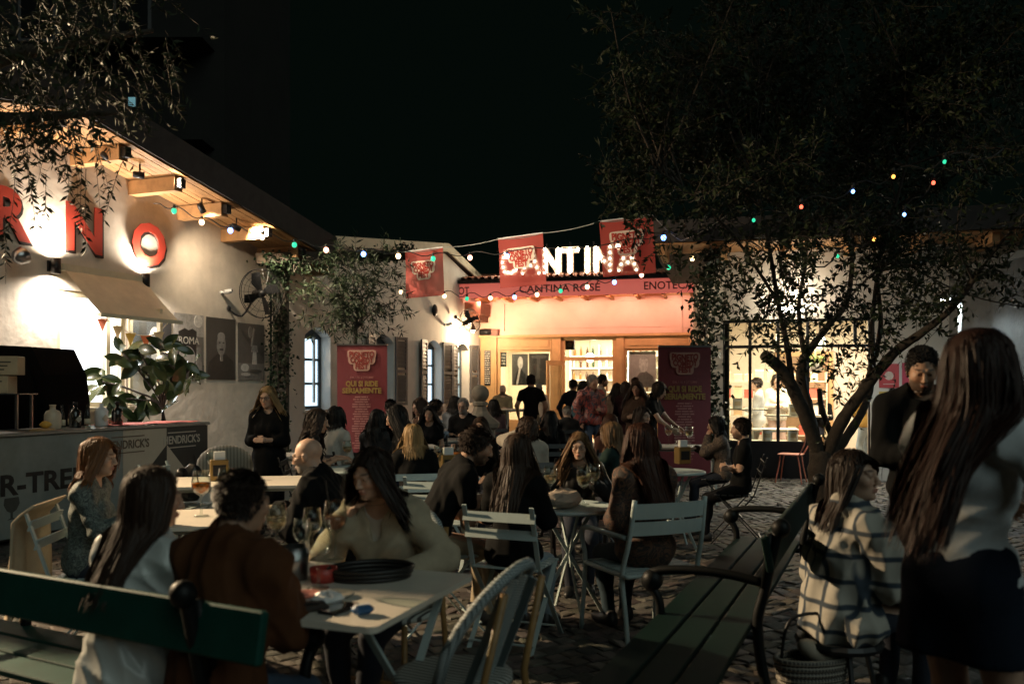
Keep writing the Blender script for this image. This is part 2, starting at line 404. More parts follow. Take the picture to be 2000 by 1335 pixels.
for ta, tb in ((-2.95, TR), (TR, 8.4)):
    b.add([(ta, -1.0, zs(ta) + .028), (tb, -1.0, zs(tb) + .028), (tb, 3.2, zs(tb) + .028), (ta, 3.2, zs(ta) + .028),
           (ta, -1.06, zs(ta) + .42), (tb, -1.06, zs(tb) + .42), (tb, 3.2, zs(tb) + .42), (ta, 3.2, zs(ta) + .42)],
          [(0, 3, 2, 1), (4, 5, 6, 7), (0, 1, 5, 4), (1, 2, 6, 5), (2, 3, 7, 6), (3, 0, 4, 7)])
b.build('roof', ROOFD, bk)
# kitchen window and room
wf = B(); 
for x in (tk0 + .035, tk1 - .035, tk0 + .86): wf.span(x - .035, x + .035, .02, .10, 1.22, 2.78)
wf.span(tk0, tk1, .021, .099, 1.22, 1.29); wf.span(tk0, tk1, .021, .099, 2.71, 2.78)
wfo = wf.build('window', CREAM, bk)
B().span(tk0 - .07, tk1 + .07, -.09, .02, 1.16, 1.219).build('window_sill', CREAM, wfo)
for x0, x1 in ((tk0 + .07, tk0 + .825), (tk0 + .895, tk1 - .07)): B().span(x0, x1, .05, .056, 1.29, 2.71).build('pane', GLASS, wfo)
# open casement leaf seen edge on at the right of the window
cs = B(); lx = tk1 + .02
cs.span(lx, lx + .05, -.60, -.54, 1.25, 2.6); cs.span(lx, lx + .05, -.06, -.02, 1.25, 2.6); cs.span(lx + .002, lx + .048, -.54, -.06, 2.54, 2.6); cs.span(lx + .002, lx + .048, -.54, -.06, 1.25, 1.31)
cso = cs.build('open_casement', CREAM, bk); B().span(lx + .02, lx + .026, -.54, -.06, 1.31, 2.54).build('pane', GLASS, cso)
KW = mat('kitchen_tile', (.8, .82, .82), .35, var=.04)
r = B(); x0, x1 = tk0 - .9, tk1 + .9
r.span(x0, x1, 2.6, 2.7, .2, 3.2); r.span(x0 - .1, x0, .36, 2.6, .2, 3.2); r.span(x1, x1 + .1, .36, 2.6, .2, 3.2); r.span(x0, x1, .36, 2.6, 3.2, 3.3); r.span(x0, x1, .36, 2.6, .1, .2)
r.build('kitchen_room', KW, bk)
kr = thing('tray_rack', 'steel baking tray rack standing inside the bright kitchen window', 'rack', BK.w(tk0 + .27, -.95, .2), BK.rz)
for sx in (-.22, .22):
    for sy in (-.25, .25): B().span(sx - .014, sx + .014, sy - .014, sy + .014, 0, 1.95).build('post', STEEL, kr)
for k in range(13): B().span(-.24, .24, -.27, .27, .35 + k * .115, .365 + k * .115).build('tray', STEEL, kr)
fr = thing('kitchen_cabinet', 'white rounded kitchen cabinet behind the bakery window', 'cabinet', BK.w(tk0 + .80, -1.3, .2), BK.rz)
B().span(-.3, .3, -.3, .3, 0, 1.55, .03).build('body', WHITEP, fr); B().span(-.26, .26, -.325, -.302, .1, 1.45, .01).build('door', KW, fr)
B().span(-.3, .3, -.3, .3, 1.56, 1.9, .05).build('hood', mat('grey_hood', (.4, .42, .43), .4), fr)
ks = thing('kitchen_shelf', 'white kitchen wall shelf holding boxes behind the bakery window', 'shelf', BK.w(tk0 + .55, -2.3, 2.25), BK.rz)
B().span(-.9, 1.0, -.18, .18, 0, .03).build('board', WHITEP, ks)
for x, h, c in ((-.6, .18, (.7, .7, .66)), (-.25, .12, (.35, .37, .36)), (.15, .22, (.6, .62, .63)), (.5, .15, (.2, .2, .2)), (.8, .2, (.65, .5, .3))):
    B().span(x, x + .25, -.13, .13, .031, .03 + h).build('box', mat('kbox%d' % int(x * 100), c, .6), ks)
lamp('AREA', BK.w((tk0 + tk1) / 2, -1.3, 3.12), 420, (.96, .97, 1.0), size=1.2, size_y=.8, name='kitchen_light')
# red wall letters
sg = thing('wall_sign', 'big red capital letters R N O with dark edges on the cream gable', 'sign', BK.p0, BK.rz)
for ch, px, py, h in (('R', 12, 422, .62), ('N', 160, 452, .62), ('O', 287, 482, .60)):
    t, z = BK.tz(px, py)
    o = text(ch, h * 1.38, [REDP], sg, (t, -.045, z), extrude=.004, offset=.027 * h / .6, name='letter')
    e = text(ch, h * 1.38, [REDSIDE], sg, (t + .035, -.021, z - .035), extrude=.018, offset=.027 * h / .6, name='letter_edge')
# wall sconces, up and down
def sconce(px, py, wup, wdn, label):
    t, z = BK.tz(px, py); s = thing('wall_lamp', label, 'wall lamp', BK.w(t, .0, z), BK.rz)
    B().span(-.05, .05, -.03, 0, -.07, .07).build('bracket', BLACKM, s)
    b = B(); b.lathe([(.055, -.1), (.06, -.1), (.06, .1), (.055, .1)], 14, (0, -.1, 0)); b.build('body', BLACKM, s, True)
    B().lathe([(.0, 0), (.052, 0.001)], 14, (0, -.1, .095)).build('lens', emis('sconce_lens', (1, .86, .62), 40), s)
    B().lathe([(.0, 0), (.052, 0.001)], 14, (0, -.1, -.096)).build('lens', MATS['sconce_lens'], s)
    lamp('SPOT', (0, -.1, .12), wup, (1, .86, .70), s, .07, spot=168, blend=1, aim=(0, .1, 1))
    lamp('SPOT', (0, -.1, -.12), wdn, (1, .87, .73), s, .07, spot=168, blend=1, aim=(0, .05, -1))
sconce(98, 520, 330, 480, 'black wall lamp shining up and down beside the letter R')
sconce(274, 549, 300, 560, 'black wall lamp glowing under the red letter O')
sconce(-150, 480, 300, 400, 'black wall lamp further along the gable beyond the letter R')
# spot lamps hung under the eaves, lighting the gable and the yard
BKL = lambda v: Matrix.Rotation(-BK.rz, 3, 'Z') @ v
def eave_spot(t, w, aim, label, spot=100, col=(1, .80, .56)):
    z = zs(t) - .16; s = thing('eave_spotlight', label, 'spotlight', BK.w(t, .62, z), BK.rz)
    a = Vector(aim).normalized(); R = a.to_track_quat('Z', 'Y').to_matrix()
    B().lathe([(0, -.09), (.036, -.09), (.045, -.06), (.048, .06), (.042, .06), (.04, .012), (0, .012)], 14, (0, 0, 0), R).build('lamp_head', BLACKM, s, True)
    B().bar((0, 0, .03), (0, 0, .15), .016, .016).build('stem', BLACKM, s)
    B().lathe([(0, 0), (.037, .001)], 12, a * .02, R).build('lens', emis('eave_lens', (1, .82, .55), 4), s)
    lamp('SPOT', a * .12, w, col, s, .06, spot=spot, blend=1.0, aim=a)
eave_spot(BK.t(140), 420, (.35, -.75, -.62), 'black spotlight under the eave beside the red letter N')
eave_spot(BK.t(400), 950, (.85, -.38, -.32), 'black spotlight under the lower end of the timber eave')
eave_spot(BK.t(205), 2300, BKL(BK.n * 0 + Vector((7.0, 3.0, -.35))), 'added black spotlight under the eave to brighten the red flags', 40)  # extra spot, added to light the fronts of the flags
eave_spot(-1.2, 4300, BKL(Vector((6.8, -3.0, -2.4))), 'black spotlight at the near end of the eave flooding the yard', 100, (1, .74, .45))
eave_spot(BK.t(330), 130, (.62, -.05, -.78), 'black spotlight under the eave turned to the posters', 150)
# awning
aw = thing('awning', 'half open beige canvas awning over the kitchen window', 'awning', BK.p0, BK.rz)
ta, za = BK.tz(112, 522); tb, zb_ = BK.tz(280, 548); zb_ = za
AW = mat('awning_canvas', (.60, .52, .38), .8, var=.12, vs=4)
B().span(ta, tb, -.10, -.005, za - .04, za + .05).build('cassette', CREAM, aw)
sag = [(ta + .04 + (tb - ta - .08) * i / 10, -.08 - .62 * j / 8, za - .02 - .60 * j / 8 - .015 * math.sin(PI * j / 8) - .006 * math.sin(i * 2.1)) for j in range(9) for i in range(11)]
B().add(sag, [(j * 11 + i, j * 11 + i + 1, j * 11 + i + 12, j * 11 + i + 11) for j in range(8) for i in range(10)]).build('canvas', AW, aw, True)
B().span(ta + .01, tb - .01, -.735, -.69, za - .66, za - .61).build('front_bar', CREAM, aw)
for t in (ta + .06, tb - .06): B().bar((t, -.05, za - .5), (t, -.70, za - .64), .025, .025).build('arm', CREAM, aw)
# posters on the gable
def ell(cx, cz, rx, rz_, n=20, a0=0, a1=360): return [(cx + rx * math.cos(rad(a0 + (a1 - a0) * i / n)), cz + rz_ * math.sin(rad(a0 + (a1 - a0) * i / n))) for i in range(n)]
def poster(fr, p0, p1, y0, y1, label, shapes, back=(.03, .03, .03), o=.012, name='poster', rim=None):
    tA, tB = fr.t(p0, o), fr.t(p1, o); _, zt = fr.tz((p0 + p1) / 2, y0, o); _, zb = fr.tz((p0 + p1) / 2, y1, o)
    w, h = tB - tA, zt - zb
    s = thing(name, label, 'poster', fr.w((tA + tB) / 2, o, zb), fr.rz)
    B().span(-w / 2, w / 2, 0, .008, 0, h).build('panel', mat('pr_%.3f_%.3f_%.3f' % back, back, .35, var=.15), s)
    for k, (poly, c, nm) in enumerate(shapes):
        B().prism([(x * w / 2, z * h) for x, z in poly], -.0012 * (k + 1), 0).build(nm, mat('print_%.2f_%.2f_%.2f' % c, c, .4, var=.3, vs=14), s)
    return s
G = lambda v: (v, v * .95, v * .88)
poster(BK, 258, 335, 625, 724, 'black and white portrait poster of a person with long hair, nearest the window',
       [(ell(.1, .72, .46, .24), G(.035), 'hair_shape'), ([(-.9, 0), (.95, 0), (.8, .38), (.35, .5), (-.1, .5), (-.7, .4)], G(.055), 'jacket_shape'),
        ([(-.1, 0), (.35, 0), (.3, .46), (-.02, .46)], G(.42), 'shirt_shape'), (ell(.13, .68, .27, .19), G(.55), 'face_shape'), (ell(.03, .71, .07, .012), G(.08), 'eye_shape'), (ell(.27, .71, .07, .012), G(.08), 'eye_shape'), (ell(.16, .58, .09, .014), G(.16), 'mouth_shape')])
p2 = poster(BK, 340, 398, 613, 740, 'black and white poster with the word ROMA on a dark shirt', [
    ([(-1, .66), (1, .66), (1, 1), (-1, 1)], G(.32), 'backdrop'), ([(-.75, .3), (.45, .3), (.5, .74), (.2, .78), (-.05, .75), (-.3, .78), (-.72, .72)], G(.018), 'shirt_shape'),
    (ell(-.15, .34, .55, .17), G(.34), 'arm_shape'), ([(-1, 0), (1, 0), (1, .22), (-1, .22)], G(.06), 'table_shape'), ([(.4, .05), (.9, .05), (.75, .5), (.55, .5)], G(.18), 'sleeve_shape'), (ell(.6, .9, .28, .1), G(.5), 'flower_shape')], G(.12))
text('ROMA', .16, mat('roma_print', (.5, .48, .42), .5), p2, (-.02, -.012, .60), sx=.95)
poster(BK, 403, 460, 621, 741, 'dark portrait poster of a sitter in a coat, middle of the wall posters', [
    ([(-.95, 0), (.95, 0), (.85, .3), (.3, .42), (-.25, .42), (-.85, .28)], G(.03), 'coat_shape'), (ell(0, .57, .3, .18), G(.22), 'face_shape'), (ell(0, .70, .25, .07), G(.27), 'brow_shape'),
    (ell(-.12, .60, .07, .012), G(.05), 'eye_shape'), (ell(.13, .60, .07, .012), G(.05), 'eye_shape'), (ell(0, .49, .14, .018), G(.05), 'moustache_shape'), ([(-.09, .3), (.1, .3), (.08, .4), (-.06, .4)], G(.16), 'collar_shape')], G(.06))
poster(BK, 465, 516, 632, 742, 'black and white still life poster with coffee pot and cups beside the ivy', [
    ([(-1, 0), (1, 0), (1, .3), (-1, .3)], G(.2), 'table_shape'), ([(.05, .28), (.42, .28), (.38, .5), (.12, .5)], G(.5), 'pot_shape'), ([(-.02, .5), (.5, .5), (.44, .62), (.08, .62)], G(.36), 'pot_shape'),
    (ell(-.5, .22, .3, .07), G(.55), 'cup_shape'), (ell(.3, .16, .5, .035), G(.08), 'plate_shape'), (ell(-.45, .1, .35, .03), G(.45), 'plate_shape'), (ell(-.1, .85, .14, .1), G(.2), 'vase_shape'), ([(-.05, .6), (.05, .6), (.25, .9), (.15, .93)], G(.24), 'spoon_shape')], G(.11))
# security camera on the wall, flood lamp at the far left
def wallcam(fr, px, py, label, col=WHITEP):
    t, z = fr.tz(px, py); s = thing('security_camera', label, 'camera', fr.w(t, 0, z), fr.rz)
    B().lathe([(.035, 0), (.035, .02), (.015, .03), (.015, .08)], 12, (0, 0, 0), Matrix.Rotation(rad(90), 3, 'X')).build('mount', col, s, True)
    R = Matrix.Rotation(rad(75), 3, 'X') @ Matrix.Rotation(rad(20), 3, 'Y')
    B().lathe([(.0, 0), (.035, .0), (.038, .02), (.038, .13), (.0, .135)], 12, (0, -.06, .0), R).build('body', col, s, True)
    B().lathe([(0, 0), (.022, 0), (.022, .008), (0, .01)], 10, Vector((0, -.06, 0)) + R @ Vector((0, 0, .133)), R).build('camera_lens', BLACKM, s)
wallcam(BK, 432, 571, 'small white security camera on the cream gable left of the big fan')
t, z = BK.tz(8, 503); fl = thing('flood_lamp', 'round steel flood lamp on the wall at the far left edge', 'lamp', BK.w(t, .0, z), BK.rz)
B().bar((0, 0, 0), (0, -.2, 0), .03, .03).build('arm', STEEL, fl)
B().lathe([(.02, -.1), (.09, -.04), (.11, .06), (.1, .07), (.0, .05)], 14, (.02, -.24, 0), Matrix.Rotation(rad(60), 3, 'Y')).build('lamp_head', STEEL, fl, True)
# ================================================================ second building with shutters
HS = Frame((-3.95, 15.5), (.365, .931))
hs_ = thing('restaurant_building', 'pale plastered house with arched shuttered windows left of the cantina entrance', 'building', HS.p0, HS.rz)
WIN = [(HS.t(621), .84), (HS.t(751), .84), (HS.t(848), .84), (HS.t(904), .80)]
holes = [(c - w / 2, c + w / 2, 1.07, 2.66) for c, w in WIN]
TE = 8.5; TP = HS.t(866)
b = B(); wall_faces(b, [(-.15, 4.05), (TP, 4.85), (TE, 4.2)], holes, .38, -.15, TE); b.build('wall', PLASTER2, hs_)
for (c, w) in WIN:   # arch fillers
    b = B()
    n = 8; pts = [(c - w / 2 + .001, 2.659), (c - w / 2 + .001, 2.46)] + [(c + w / 2 * (-1 + 2 * i / n), 2.46 + .17 * math.sin(PI * i / n)) for i in range(1, n)] + [(c + w / 2 - .001, 2.46), (c + w / 2 - .001, 2.659)]
    b.prism(pts, .004, .376); b.build('arch', PLASTER2, hs_)
LITW = emis('lit_window_cool', (.66, .86, 1.0), 1.5); DIMW = emis('dim_window_cool', (.35, .52, .62), .35)
for k, ((c, w), lit) in enumerate(zip(WIN, (LITW, MATS['dim_window_cool'], LITW, MATS['dim_window_cool']))):
    f = B(); x0, x1 = c - w / 2 + .002, c + w / 2 - .002
    for x in (x0 + .035, x1 - .035) + (() if k == 0 else (c,)): f.span(x - .035, x + .035, .22, .29, 1.07, 2.5)
    for z in (1.11, 1.56, 2.02, 2.46): f.span(x0 + .07, x1 - .07, .225, .285, z - .025 - (.02 if z in (1.11, 2.46) else 0), z + .025)
    f.span(x0, x1, .23, .28, 2.48, 2.63)
    wo = f.build('window', FRAMEB, hs_)
    B().span(c - w / 2 - .05, c + w / 2 + .05, -.06, .2, 1.02, 1.069).build('window_sill', PLASTER2, wo)
    for z0, z1 in ((1.135, 1.535), (1.585, 1.995), (2.045, 2.415)):
        if k == 0: B().span(x0 + .07, x1 - .07, .25, .256, z0, z1).build('pane', lit, wo)
        else:
            for xa, xb in ((x0 + .07, c - .035), (c + .035, x1 - .07)): B().span(xa, xb, .25, .256, z0, z1).build('pane', lit, wo)
    if k == 0: B().span(x1 - .30, x1 - .24, .18, .21, 1.2, 2.45).build('curtain_edge', WHITEP, wo); continue
    for sgn in (-1, 1):
        hx = c + sgn * (w / 2 - .01); ang = rad(-sgn * 97)
        sb = B(); L, H = w / 2, 1.52
        for (a0, a1, z0, z1) in ((0, .06, 0, H), (L - .06, L, 0, H), (.06, L - .06, 0, .07), (.06, L - .06, H - .07, H), (.06, L - .06, .72, .79)): sb.span(a0, a1, -.02, .02, z0, z1)
        for q in range(16):
            z = .09 + q * .0845
            if .70 < z + .03 < .80: continue
            sb.box((L / 2, 0, z + .03), (L - .12, .012, .088), Matrix.Rotation(rad(16), 3, 'X'))
        so = sb.build('shutter', SHUT, hs_); so.location = (hx + sgn * .02, -.03, 1.09)
        so.rotation_euler = (0, 0, -rad(9) if sgn > 0 else PI + rad(9))
b = B()
for (ta_, tb_, za_, zb2) in ((-.15, TP, 4.05, 4.85), (TP, TE + .1, 4.85, 4.2)):
    b.add([(ta_, -.16, za_ + .0), (tb_, -.16, zb2 + .0), (tb_, -.16, zb2 + .2), (ta_, -.16, za_ + .2), (ta_, -.12, za_ + .0), (tb_, -.12, zb2 + .0), (tb_, -.12, zb2 + .2), (ta_, -.12, za_ + .2)],
          [(0, 1, 2, 3), (7, 6, 5, 4), (0, 4, 5, 1), (3, 2, 6, 7), (0, 3, 7, 4), (1, 5, 6, 2)])
b.build('fascia', CREAM, hs_)
b = B()
for (ta_, tb_, za_, zb2) in ((-.1, TP, 4.05, 4.85), (TP, TE + .1, 4.85, 4.2)):
    b.add([(ta_, -.115, za_ + .022), (tb_, -.115, zb2 + .022), (tb_, 4, zb2 + .022), (ta_, 4, za_ + .022), (ta_, -.115, za_ + .15), (tb_, -.115, zb2 + .15), (tb_, 4, zb2 + .15), (ta_, 4, za_ + .15)],
          [(0, 3, 2, 1), (4, 5, 6, 7), (0, 1, 5, 4), (1, 2, 6, 5), (2, 3, 7, 6), (3, 0, 4, 7)])
b.build('roof', ROOFD, hs_)
# speaker, camera and the lamp next to the entrance
t, z = HS.tz(845, 606); sp = thing('wall_speaker', 'oval black speaker on the pale wall below the red flag', 'speaker', HS.w(t, .0, z), HS.rz)
B().ball((0, -.06, 0), (.10, .06, .15), 14, 8).build('grille', BLACKM, sp, True); B().span(-.04, .04, -.02, 0, -.05, .05).build('bracket', BLACKM, sp)
wallcam(HS, 868, 634, 'pink lit security camera on the pale wall left of the small fan')
t, z = HS.tz(897, 650); lp = thing('gooseneck_lamp', 'gooseneck wall lamp glaring white beside the cantina entrance', 'wall lamp', HS.w(t, 0, z), HS.rz)
B().tube([(0, 0, .1), (0, -.15, .28), (0, -.32, .3), (0, -.38, .16)], .015, 8).build('arm', BLACKM, lp, True)
B().lathe([(.03, .16), (.04, .12), (.09, .06), (.085, .055), (.03, .11)], 14, (0, -.38, 0)).build('lamp_shade', BLACKM, lp, True)
B().ball((0, -.38, .05), .05, 12, 8).build('bulb', emis('hot_bulb', (1, .80, .52), 90), lp, True)
lamp('POINT', (0, -.42, -.05), 190, (1, .74, .45), lp, .08)
# ================================================================ cantina facade
CA = Frame((-.98, 23.4), (.971, -.239)); ca = thing('cantina_building', 'wine bar front in warm timber panelling with a glowing doorway', 'building', CA.p0, CA.rz)
tx = CA.t; L = tx(1356)
wl, wr, dl, dr, rl, rr = tx(974), tx(1078), tx(1096), tx(1204), tx(1220), tx(1342)
b = B(); wall_faces(b, [(-.1, 4.5), (L, 4.5)], [(wl, wr, .55, 2.50), (dl, dr, .0, 2.82), (rl, rr, .55, 2.50)], .25, -.1, L); b.build('wall', OCHRE, ca)
u = B(); z0, z1 = 2.90, 3.86; u0, u1 = tx(972), tx(1331)     # big upper panel
u.span(u0, u1, -.05, -.001, z0, z1); po = u.build('upper_panel', SALMON, ca)
fb = B(); e = .11
fb.span(u0 - .02, u1 + .02, -.09, -.052, z1 - e, z1); fb.span(u0 - .02, u1 + .02, -.09, -.052, z0, z0 + e); fb.span(u0 - .02, u0 + e + .1, -.088, -.052, z0 + e, z1 - e); fb.span(u1 - e - .05, u1 + .02, -.088, -.052, z0 + e, z1 - e)
fb.span(u0 + .22, u1 - .18, -.062, -.052, z0 + e + .05, z1 - e - .05); fb.build('panel_frame', SALMON, po)
q = B(); q.span(tx(1333), L, -.05, -.001, z0, z1); q.span(tx(1336), L - .02, -.07, -.05, z0 + .12, z1 - .12); q.build('side_panel', SALMON, ca)
q = B(); q.span(.0, u0 - .03, -.05, -.001, z0 + .1, z1 - .05); q.build('side_panel', SALMON, ca)
B().span(-.05, L, -.14, -.001, 2.83, 2.895).build('cornice', OCHRE, ca)
for (x0, x1, nm) in ((tx(940), tx(971), 'pilaster'), (tx(1079), dl - .002, 'pilaster'), (dr + .002, tx(1219), 'pilaster'), (tx(1343), L, 'pilaster')):
    q = B(); q.span(x0, x1, -.08, -.001, 0, 2.829); q.span(x0 + .05, x1 - .05, -.095, -.081, .9, 2.3, ); q.build(nm, OCHRE, ca)
for (x0, x1) in ((wl - .02, wr + .0), (rl - .0, rr + .0)):
    q = B(); q.span(x0, x1, -.05, -.001, 2.502, 2.828); q.span(x0 + .08, x1 - .08, -.065, -.051, 2.58, 2.76); q.build('header_panel', OCHRE, ca)
    q = B(); q.span(x0, x1, -.05, -.001, 0, .548); q.span(x0 + .1, x1 - .1, -.065, -.051, .1, .45); q.build('apron_panel', OCHRE, ca)
for (x0, x1) in ((wl, wr), (rl, rr)):
    f = B(); f.span(x0, x0 + .05, -.02, .05, .55, 2.5); f.span(x1 - .05, x1, -.02, .05, .55, 2.5); f.span(x0 + .05, x1 - .05, -.019, .049, 2.44, 2.5); f.span(x0 + .05, x1 - .05, -.019, .049, .55, .61)
    wo = f.build('window', OCHRE, ca); B().span(x0 + .05, x1 - .05, .01, .016, .61, 2.44).build('pane', GLASS, wo)
f = B(); f.span(dl, dl + .1, -.02, .1, 0, 2.82); f.span(dr - .1, dr, -.02, .1, 0, 2.82); f.span(dl + .1, dr - .1, -.03, .1, 2.2, 2.30); f.span(dl + .1, dr - .1, -.019, .099, 2.74, 2.82)
do = f.build('door_frame', OCHRE, ca); B().span(dl + .1, dr - .1, .03, .036, 2.30, 2.74).build('pane', GLASS, do)
dd = B(); DW = .62
for (a0, a1, q0, q1) in ((0, .09, 0, 2.18), (DW - .09, DW, 0, 2.18), (.09, DW - .09, 2.06, 2.18), (.09, DW - .09, .0, .16), (.09, DW - .09, .78, .90)): dd.span(a0, a1, -.022, .022, q0, q1)
dd.span(.09, DW - .09, -.012, .012, .16, .78)
ddo = dd.build('door', OCHRE, ca); ddo.location = (dl + .09, -.03, .01); ddo.rotation_euler = (0, 0, rad(-128)); B().span(.09, DW - .09, -.003, .003, .90, 2.06).build('pane', GLASS, ddo); B().bar((DW - .05, -.06, .92), (DW - .05, -.06, 1.12), .02, .02).build('handle', STEEL, ddo)
# interior
IN = mat('cantina_inside', (.62, .52, .38), .7, var=.1)
r = B(); r.span(-.1, L, 4.0, 4.1, 0, 3.2); r.span(-.2, -.1, .26, 4.0, 0, 3.2); r.span(L, L + .1, .26, 4.0, 0, 3.2); r.span(-.1, L, .26, 4.0, 3.1, 3.2); r.span(-.1, L, .26, 4.0, -.02, .012); r.build('inside_room', IN, ca)
lamp('AREA', CA.w(2.6, -2.6, 3.05), 420, (1, .86, .62), size=4.5, size_y=1.2, name='bar_light')
lamp('POINT', CA.w(tx(1140), -1.6, 2.35), 110, (1, .84, .6), size=.1, name='bar_pendant_light')
pn = thing('pendant_lamp', 'white globe pendant lamp shining inside the cantina doorway', 'lamp', CA.w(tx(1138), -1.3, 2.32), CA.rz)
B().ball((0, 0, 0), .13, 14, 8).build('globe', emis('globe_glow', (1, .9, .72), 14), pn, True); B().bar((0, 0, .1), (0, 0, .78), .012, .012).build('rod', BLACKM, pn)
sh = thing('bottle_shelf', 'tall white back bar shelving seen through the cantina door', 'shelf', CA.w(tx(1150), -3.85, 0), CA.rz)
zl = [.95, 1.35, 1.72, 2.09, 2.46]
for z in zl: B().span(-1.15, 1.6, -.14, .14, z - .03, z).build('board', WHITEP, sh)
for x in (-1.15, -.25, .65, 1.58): B().span(x - .02, x + .02, -.141, .141, .0, 2.8).build('upright', WHITEP, sh)
bm = None; BOT = [mat('bottle_green', (.02, .05, .02), .12), mat('bottle_brown', (.06, .025, .01), .12), mat('bottle_clear', (.45, .5, .45), .1), mat('bottle_amber', (.28, .12, .03), .12)]
bme = B().lathe([(.0, 0), (.036, 0), (.038, .01), (.038, .17), (.033, .2), (.014, .235), (.013, .29), (.016, .292), (.016, .3), (0, .3)], 8)
bo = bme.build('wine_bottle', BOT[0], None, True); first = True
for z in zl:
    for k in range(13):
        x = -1.05 + k * .205 + random.uniform(-.02, .02); loc = CA.w(tx(1150) + x, -3.85 + random.uniform(-.04, .04), z + .001)
        o = bo if first else bo.copy()
        if not first:
            COL.objects.link(o)
        first = False; o.location = loc; o.scale = (1, 1, random.uniform(.8, 1.05))
        o.material_slots[0].link = 'OBJECT'; o.material_slots[0].material = random.choice(BOT)
        mm_ = o.material_slots[0].material.name.split('_')[1]; tag(o, '%s bottle on the %s lit back bar shelf' % (mm_, ('lowest', 'second', 'middle', 'fourth', 'top')[zl.index(z)]), 'bottle', '%s bottles on the %s back bar shelf' % (mm_, ('lowest', 'second', 'middle', 'fourth', 'top')[zl.index(z)]))
bc = thing('bar_counter', 'timber bar counter just inside the cantina doorway', 'counter', CA.w(tx(1160), -2.6, 0), CA.rz)
B().span(-1.3, 1.7, -.3, .3, 0, 1.05).build('body', OCHRE, bc); B().span(-1.35, 1.75, -.36, .34, 1.05, 1.1).build('counter_top', WHITEP, bc)
poster(CA, 1000, 1031, 691, 752, 'dark poster of a pale sitter with raised hand in the cantina window', [([(-.8, 0), (.8, 0), (.7, .35), (.2, .5), (-.4, .45)], G(.02), 'jacket_shape'), (ell(.05, .72, .34, .2), G(.75), 'face_shape'), ([(-.5, .02), (-.25, .02), (.1, .5), (-.1, .55)], G(.65), 'hand_shape')], G(.10), o=-.06)
poster(CA, 1033, 1072, 690, 752, 'dark abstract poster at the door side of the cantina window', [([(-.25, .2), (.1, .2), (.15, .85), (-.2, .85)], G(.10), 'glass_shape'), (ell(0, .9, .8, .06), G(.12), 'glow_shape')], G(.05), o=-.06)
poster(CA, 1228, 1281, 686, 756, 'bright backlit portrait poster in the right cantina window', [([(-.95, 0), (.95, 0), (.8, .3), (.3, .45), (-.2, .4)], G(.22), 'shirt_shape'), (ell(.1, .66, .35, .24), G(.85), 'face_shape'), (ell(.1, .86, .3, .08), G(.6), 'hat_shape')], G(.62), o=-.06)
def chalk(p0, p1, y0, y1, label, o, rows):
    s = poster(CA, p0, p1, y0, y1, label, [], (.012, .012, .012), o=o, name='blackboard'); s['category'] = 'blackboard'
    tA, tB = CA.t(p0, o), CA.t(p1, o); _, zt = CA.tz((p0 + p1) / 2, y0, o); _, zb = CA.tz((p0 + p1) / 2, y1, o); w, h = tB - tA, zt - zb
    b = B()
    for k in range(rows):
        x = -w * .42
        while x < w * .36:
            l = random.uniform(.02, .07); z = h * (1 - (k + .7) / (rows + .5)); b.span(x, min(x + l, w * .42), -.002, 0, z, z + h / rows * random.uniform(.3, .55)); x += l + .015
    b.build('chalk_writing', mat('chalk', (.55, .52, .45), .9), s)
chalk(946, 958, 684, 752, 'narrow chalk menu board on the timber pilaster', .115, 15)
chalk(976, 989, 684, 716, 'small chalk list inside the left cantina window', -.055, 5)
# canopy with pink fascia and clay tiles
cn = thing('entrance_canopy', 'tiled canopy with pink fascia lettering over the cantina entrance', 'canopy', CA.p0, CA.rz)
O = 1.35; c0, c1 = tx(858, ) - .15, L
_, fz0 = CA.tz(1100, 577, O); _, fz1 = CA.tz(1100, 549, O); c0 = CA.t(862, O); c1 = CA.t(1354, O)
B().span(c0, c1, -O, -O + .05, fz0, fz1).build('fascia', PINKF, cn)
B().span(c0, c1, -O - .12, -O + .02, fz1 + .002, fz1 + .09).build('gutter', BLACKM, cn)
B().add([(c0, -O, fz1 + .10), (c1, -O, fz1 + .10), (c1, -.02, fz1 + .42), (c0, -.02, fz1 + .42), (c0, -O, fz1 + .04), (c1, -O, fz1 + .04), (c1, -.02, fz1 + .36), (c0, -.02, fz1 + .36)],
        [(0, 1, 2, 3), (7, 6, 5, 4), (0, 4, 5, 1), (1, 5, 6, 2), (2, 6, 7, 3), (3, 7, 4, 0)]).build('deck', mat('canopy_deck', (.45, .17, .10), .7), cn)
k = 0; x = c0 + .07
tb_ = B(); n = 6
for i in range(n + 1):
    a = PI * i / n; tb_.v += [(-.07 * math.cos(a), -.03, .075 * math.sin(a)), (-.085 * math.cos(a), .55, .075 * math.sin(a) + .10)]
tb_.f = [(2 * i, 2 * i + 1, 2 * i + 3, 2 * i + 2) for i in range(n)]; tb_.m = [0] * n
t0_ = tb_.build('roof_tile', TERRA, cn, True)
while x < c1 - .05:
    o = t0_ if k == 0 else t0_.copy()
    if k: COL.objects.link(o)
    o.location = (x, -O - .05, fz1 + .1); x += .178; k += 1
for k in range(9):
    x = c0 + .9 + k * (c1 - c0 - .95) / 8; B().span(x - .04, x + .04, -O + .06, -.1, fz0 - .02, fz0 + .06).build('rafter', WOODB, cn)
INK = mat('fascia_ink', (.13, .045, .04), .6)
for s_, p0, p1, py in (('BISTROT', 858, 916, 574), ('CANTINA ROSÉ', 1014, 1172, 567), ('ENOTECA', 1257, 1352, 556)):
    tA, tB = CA.t(p0, O + .003), CA.t(p1, O + .003); text(s_, .27, INK, cn, ((tA + tB) / 2, -O - .002, (fz0 + fz1) / 2), width=tB - tA, offset=.004)
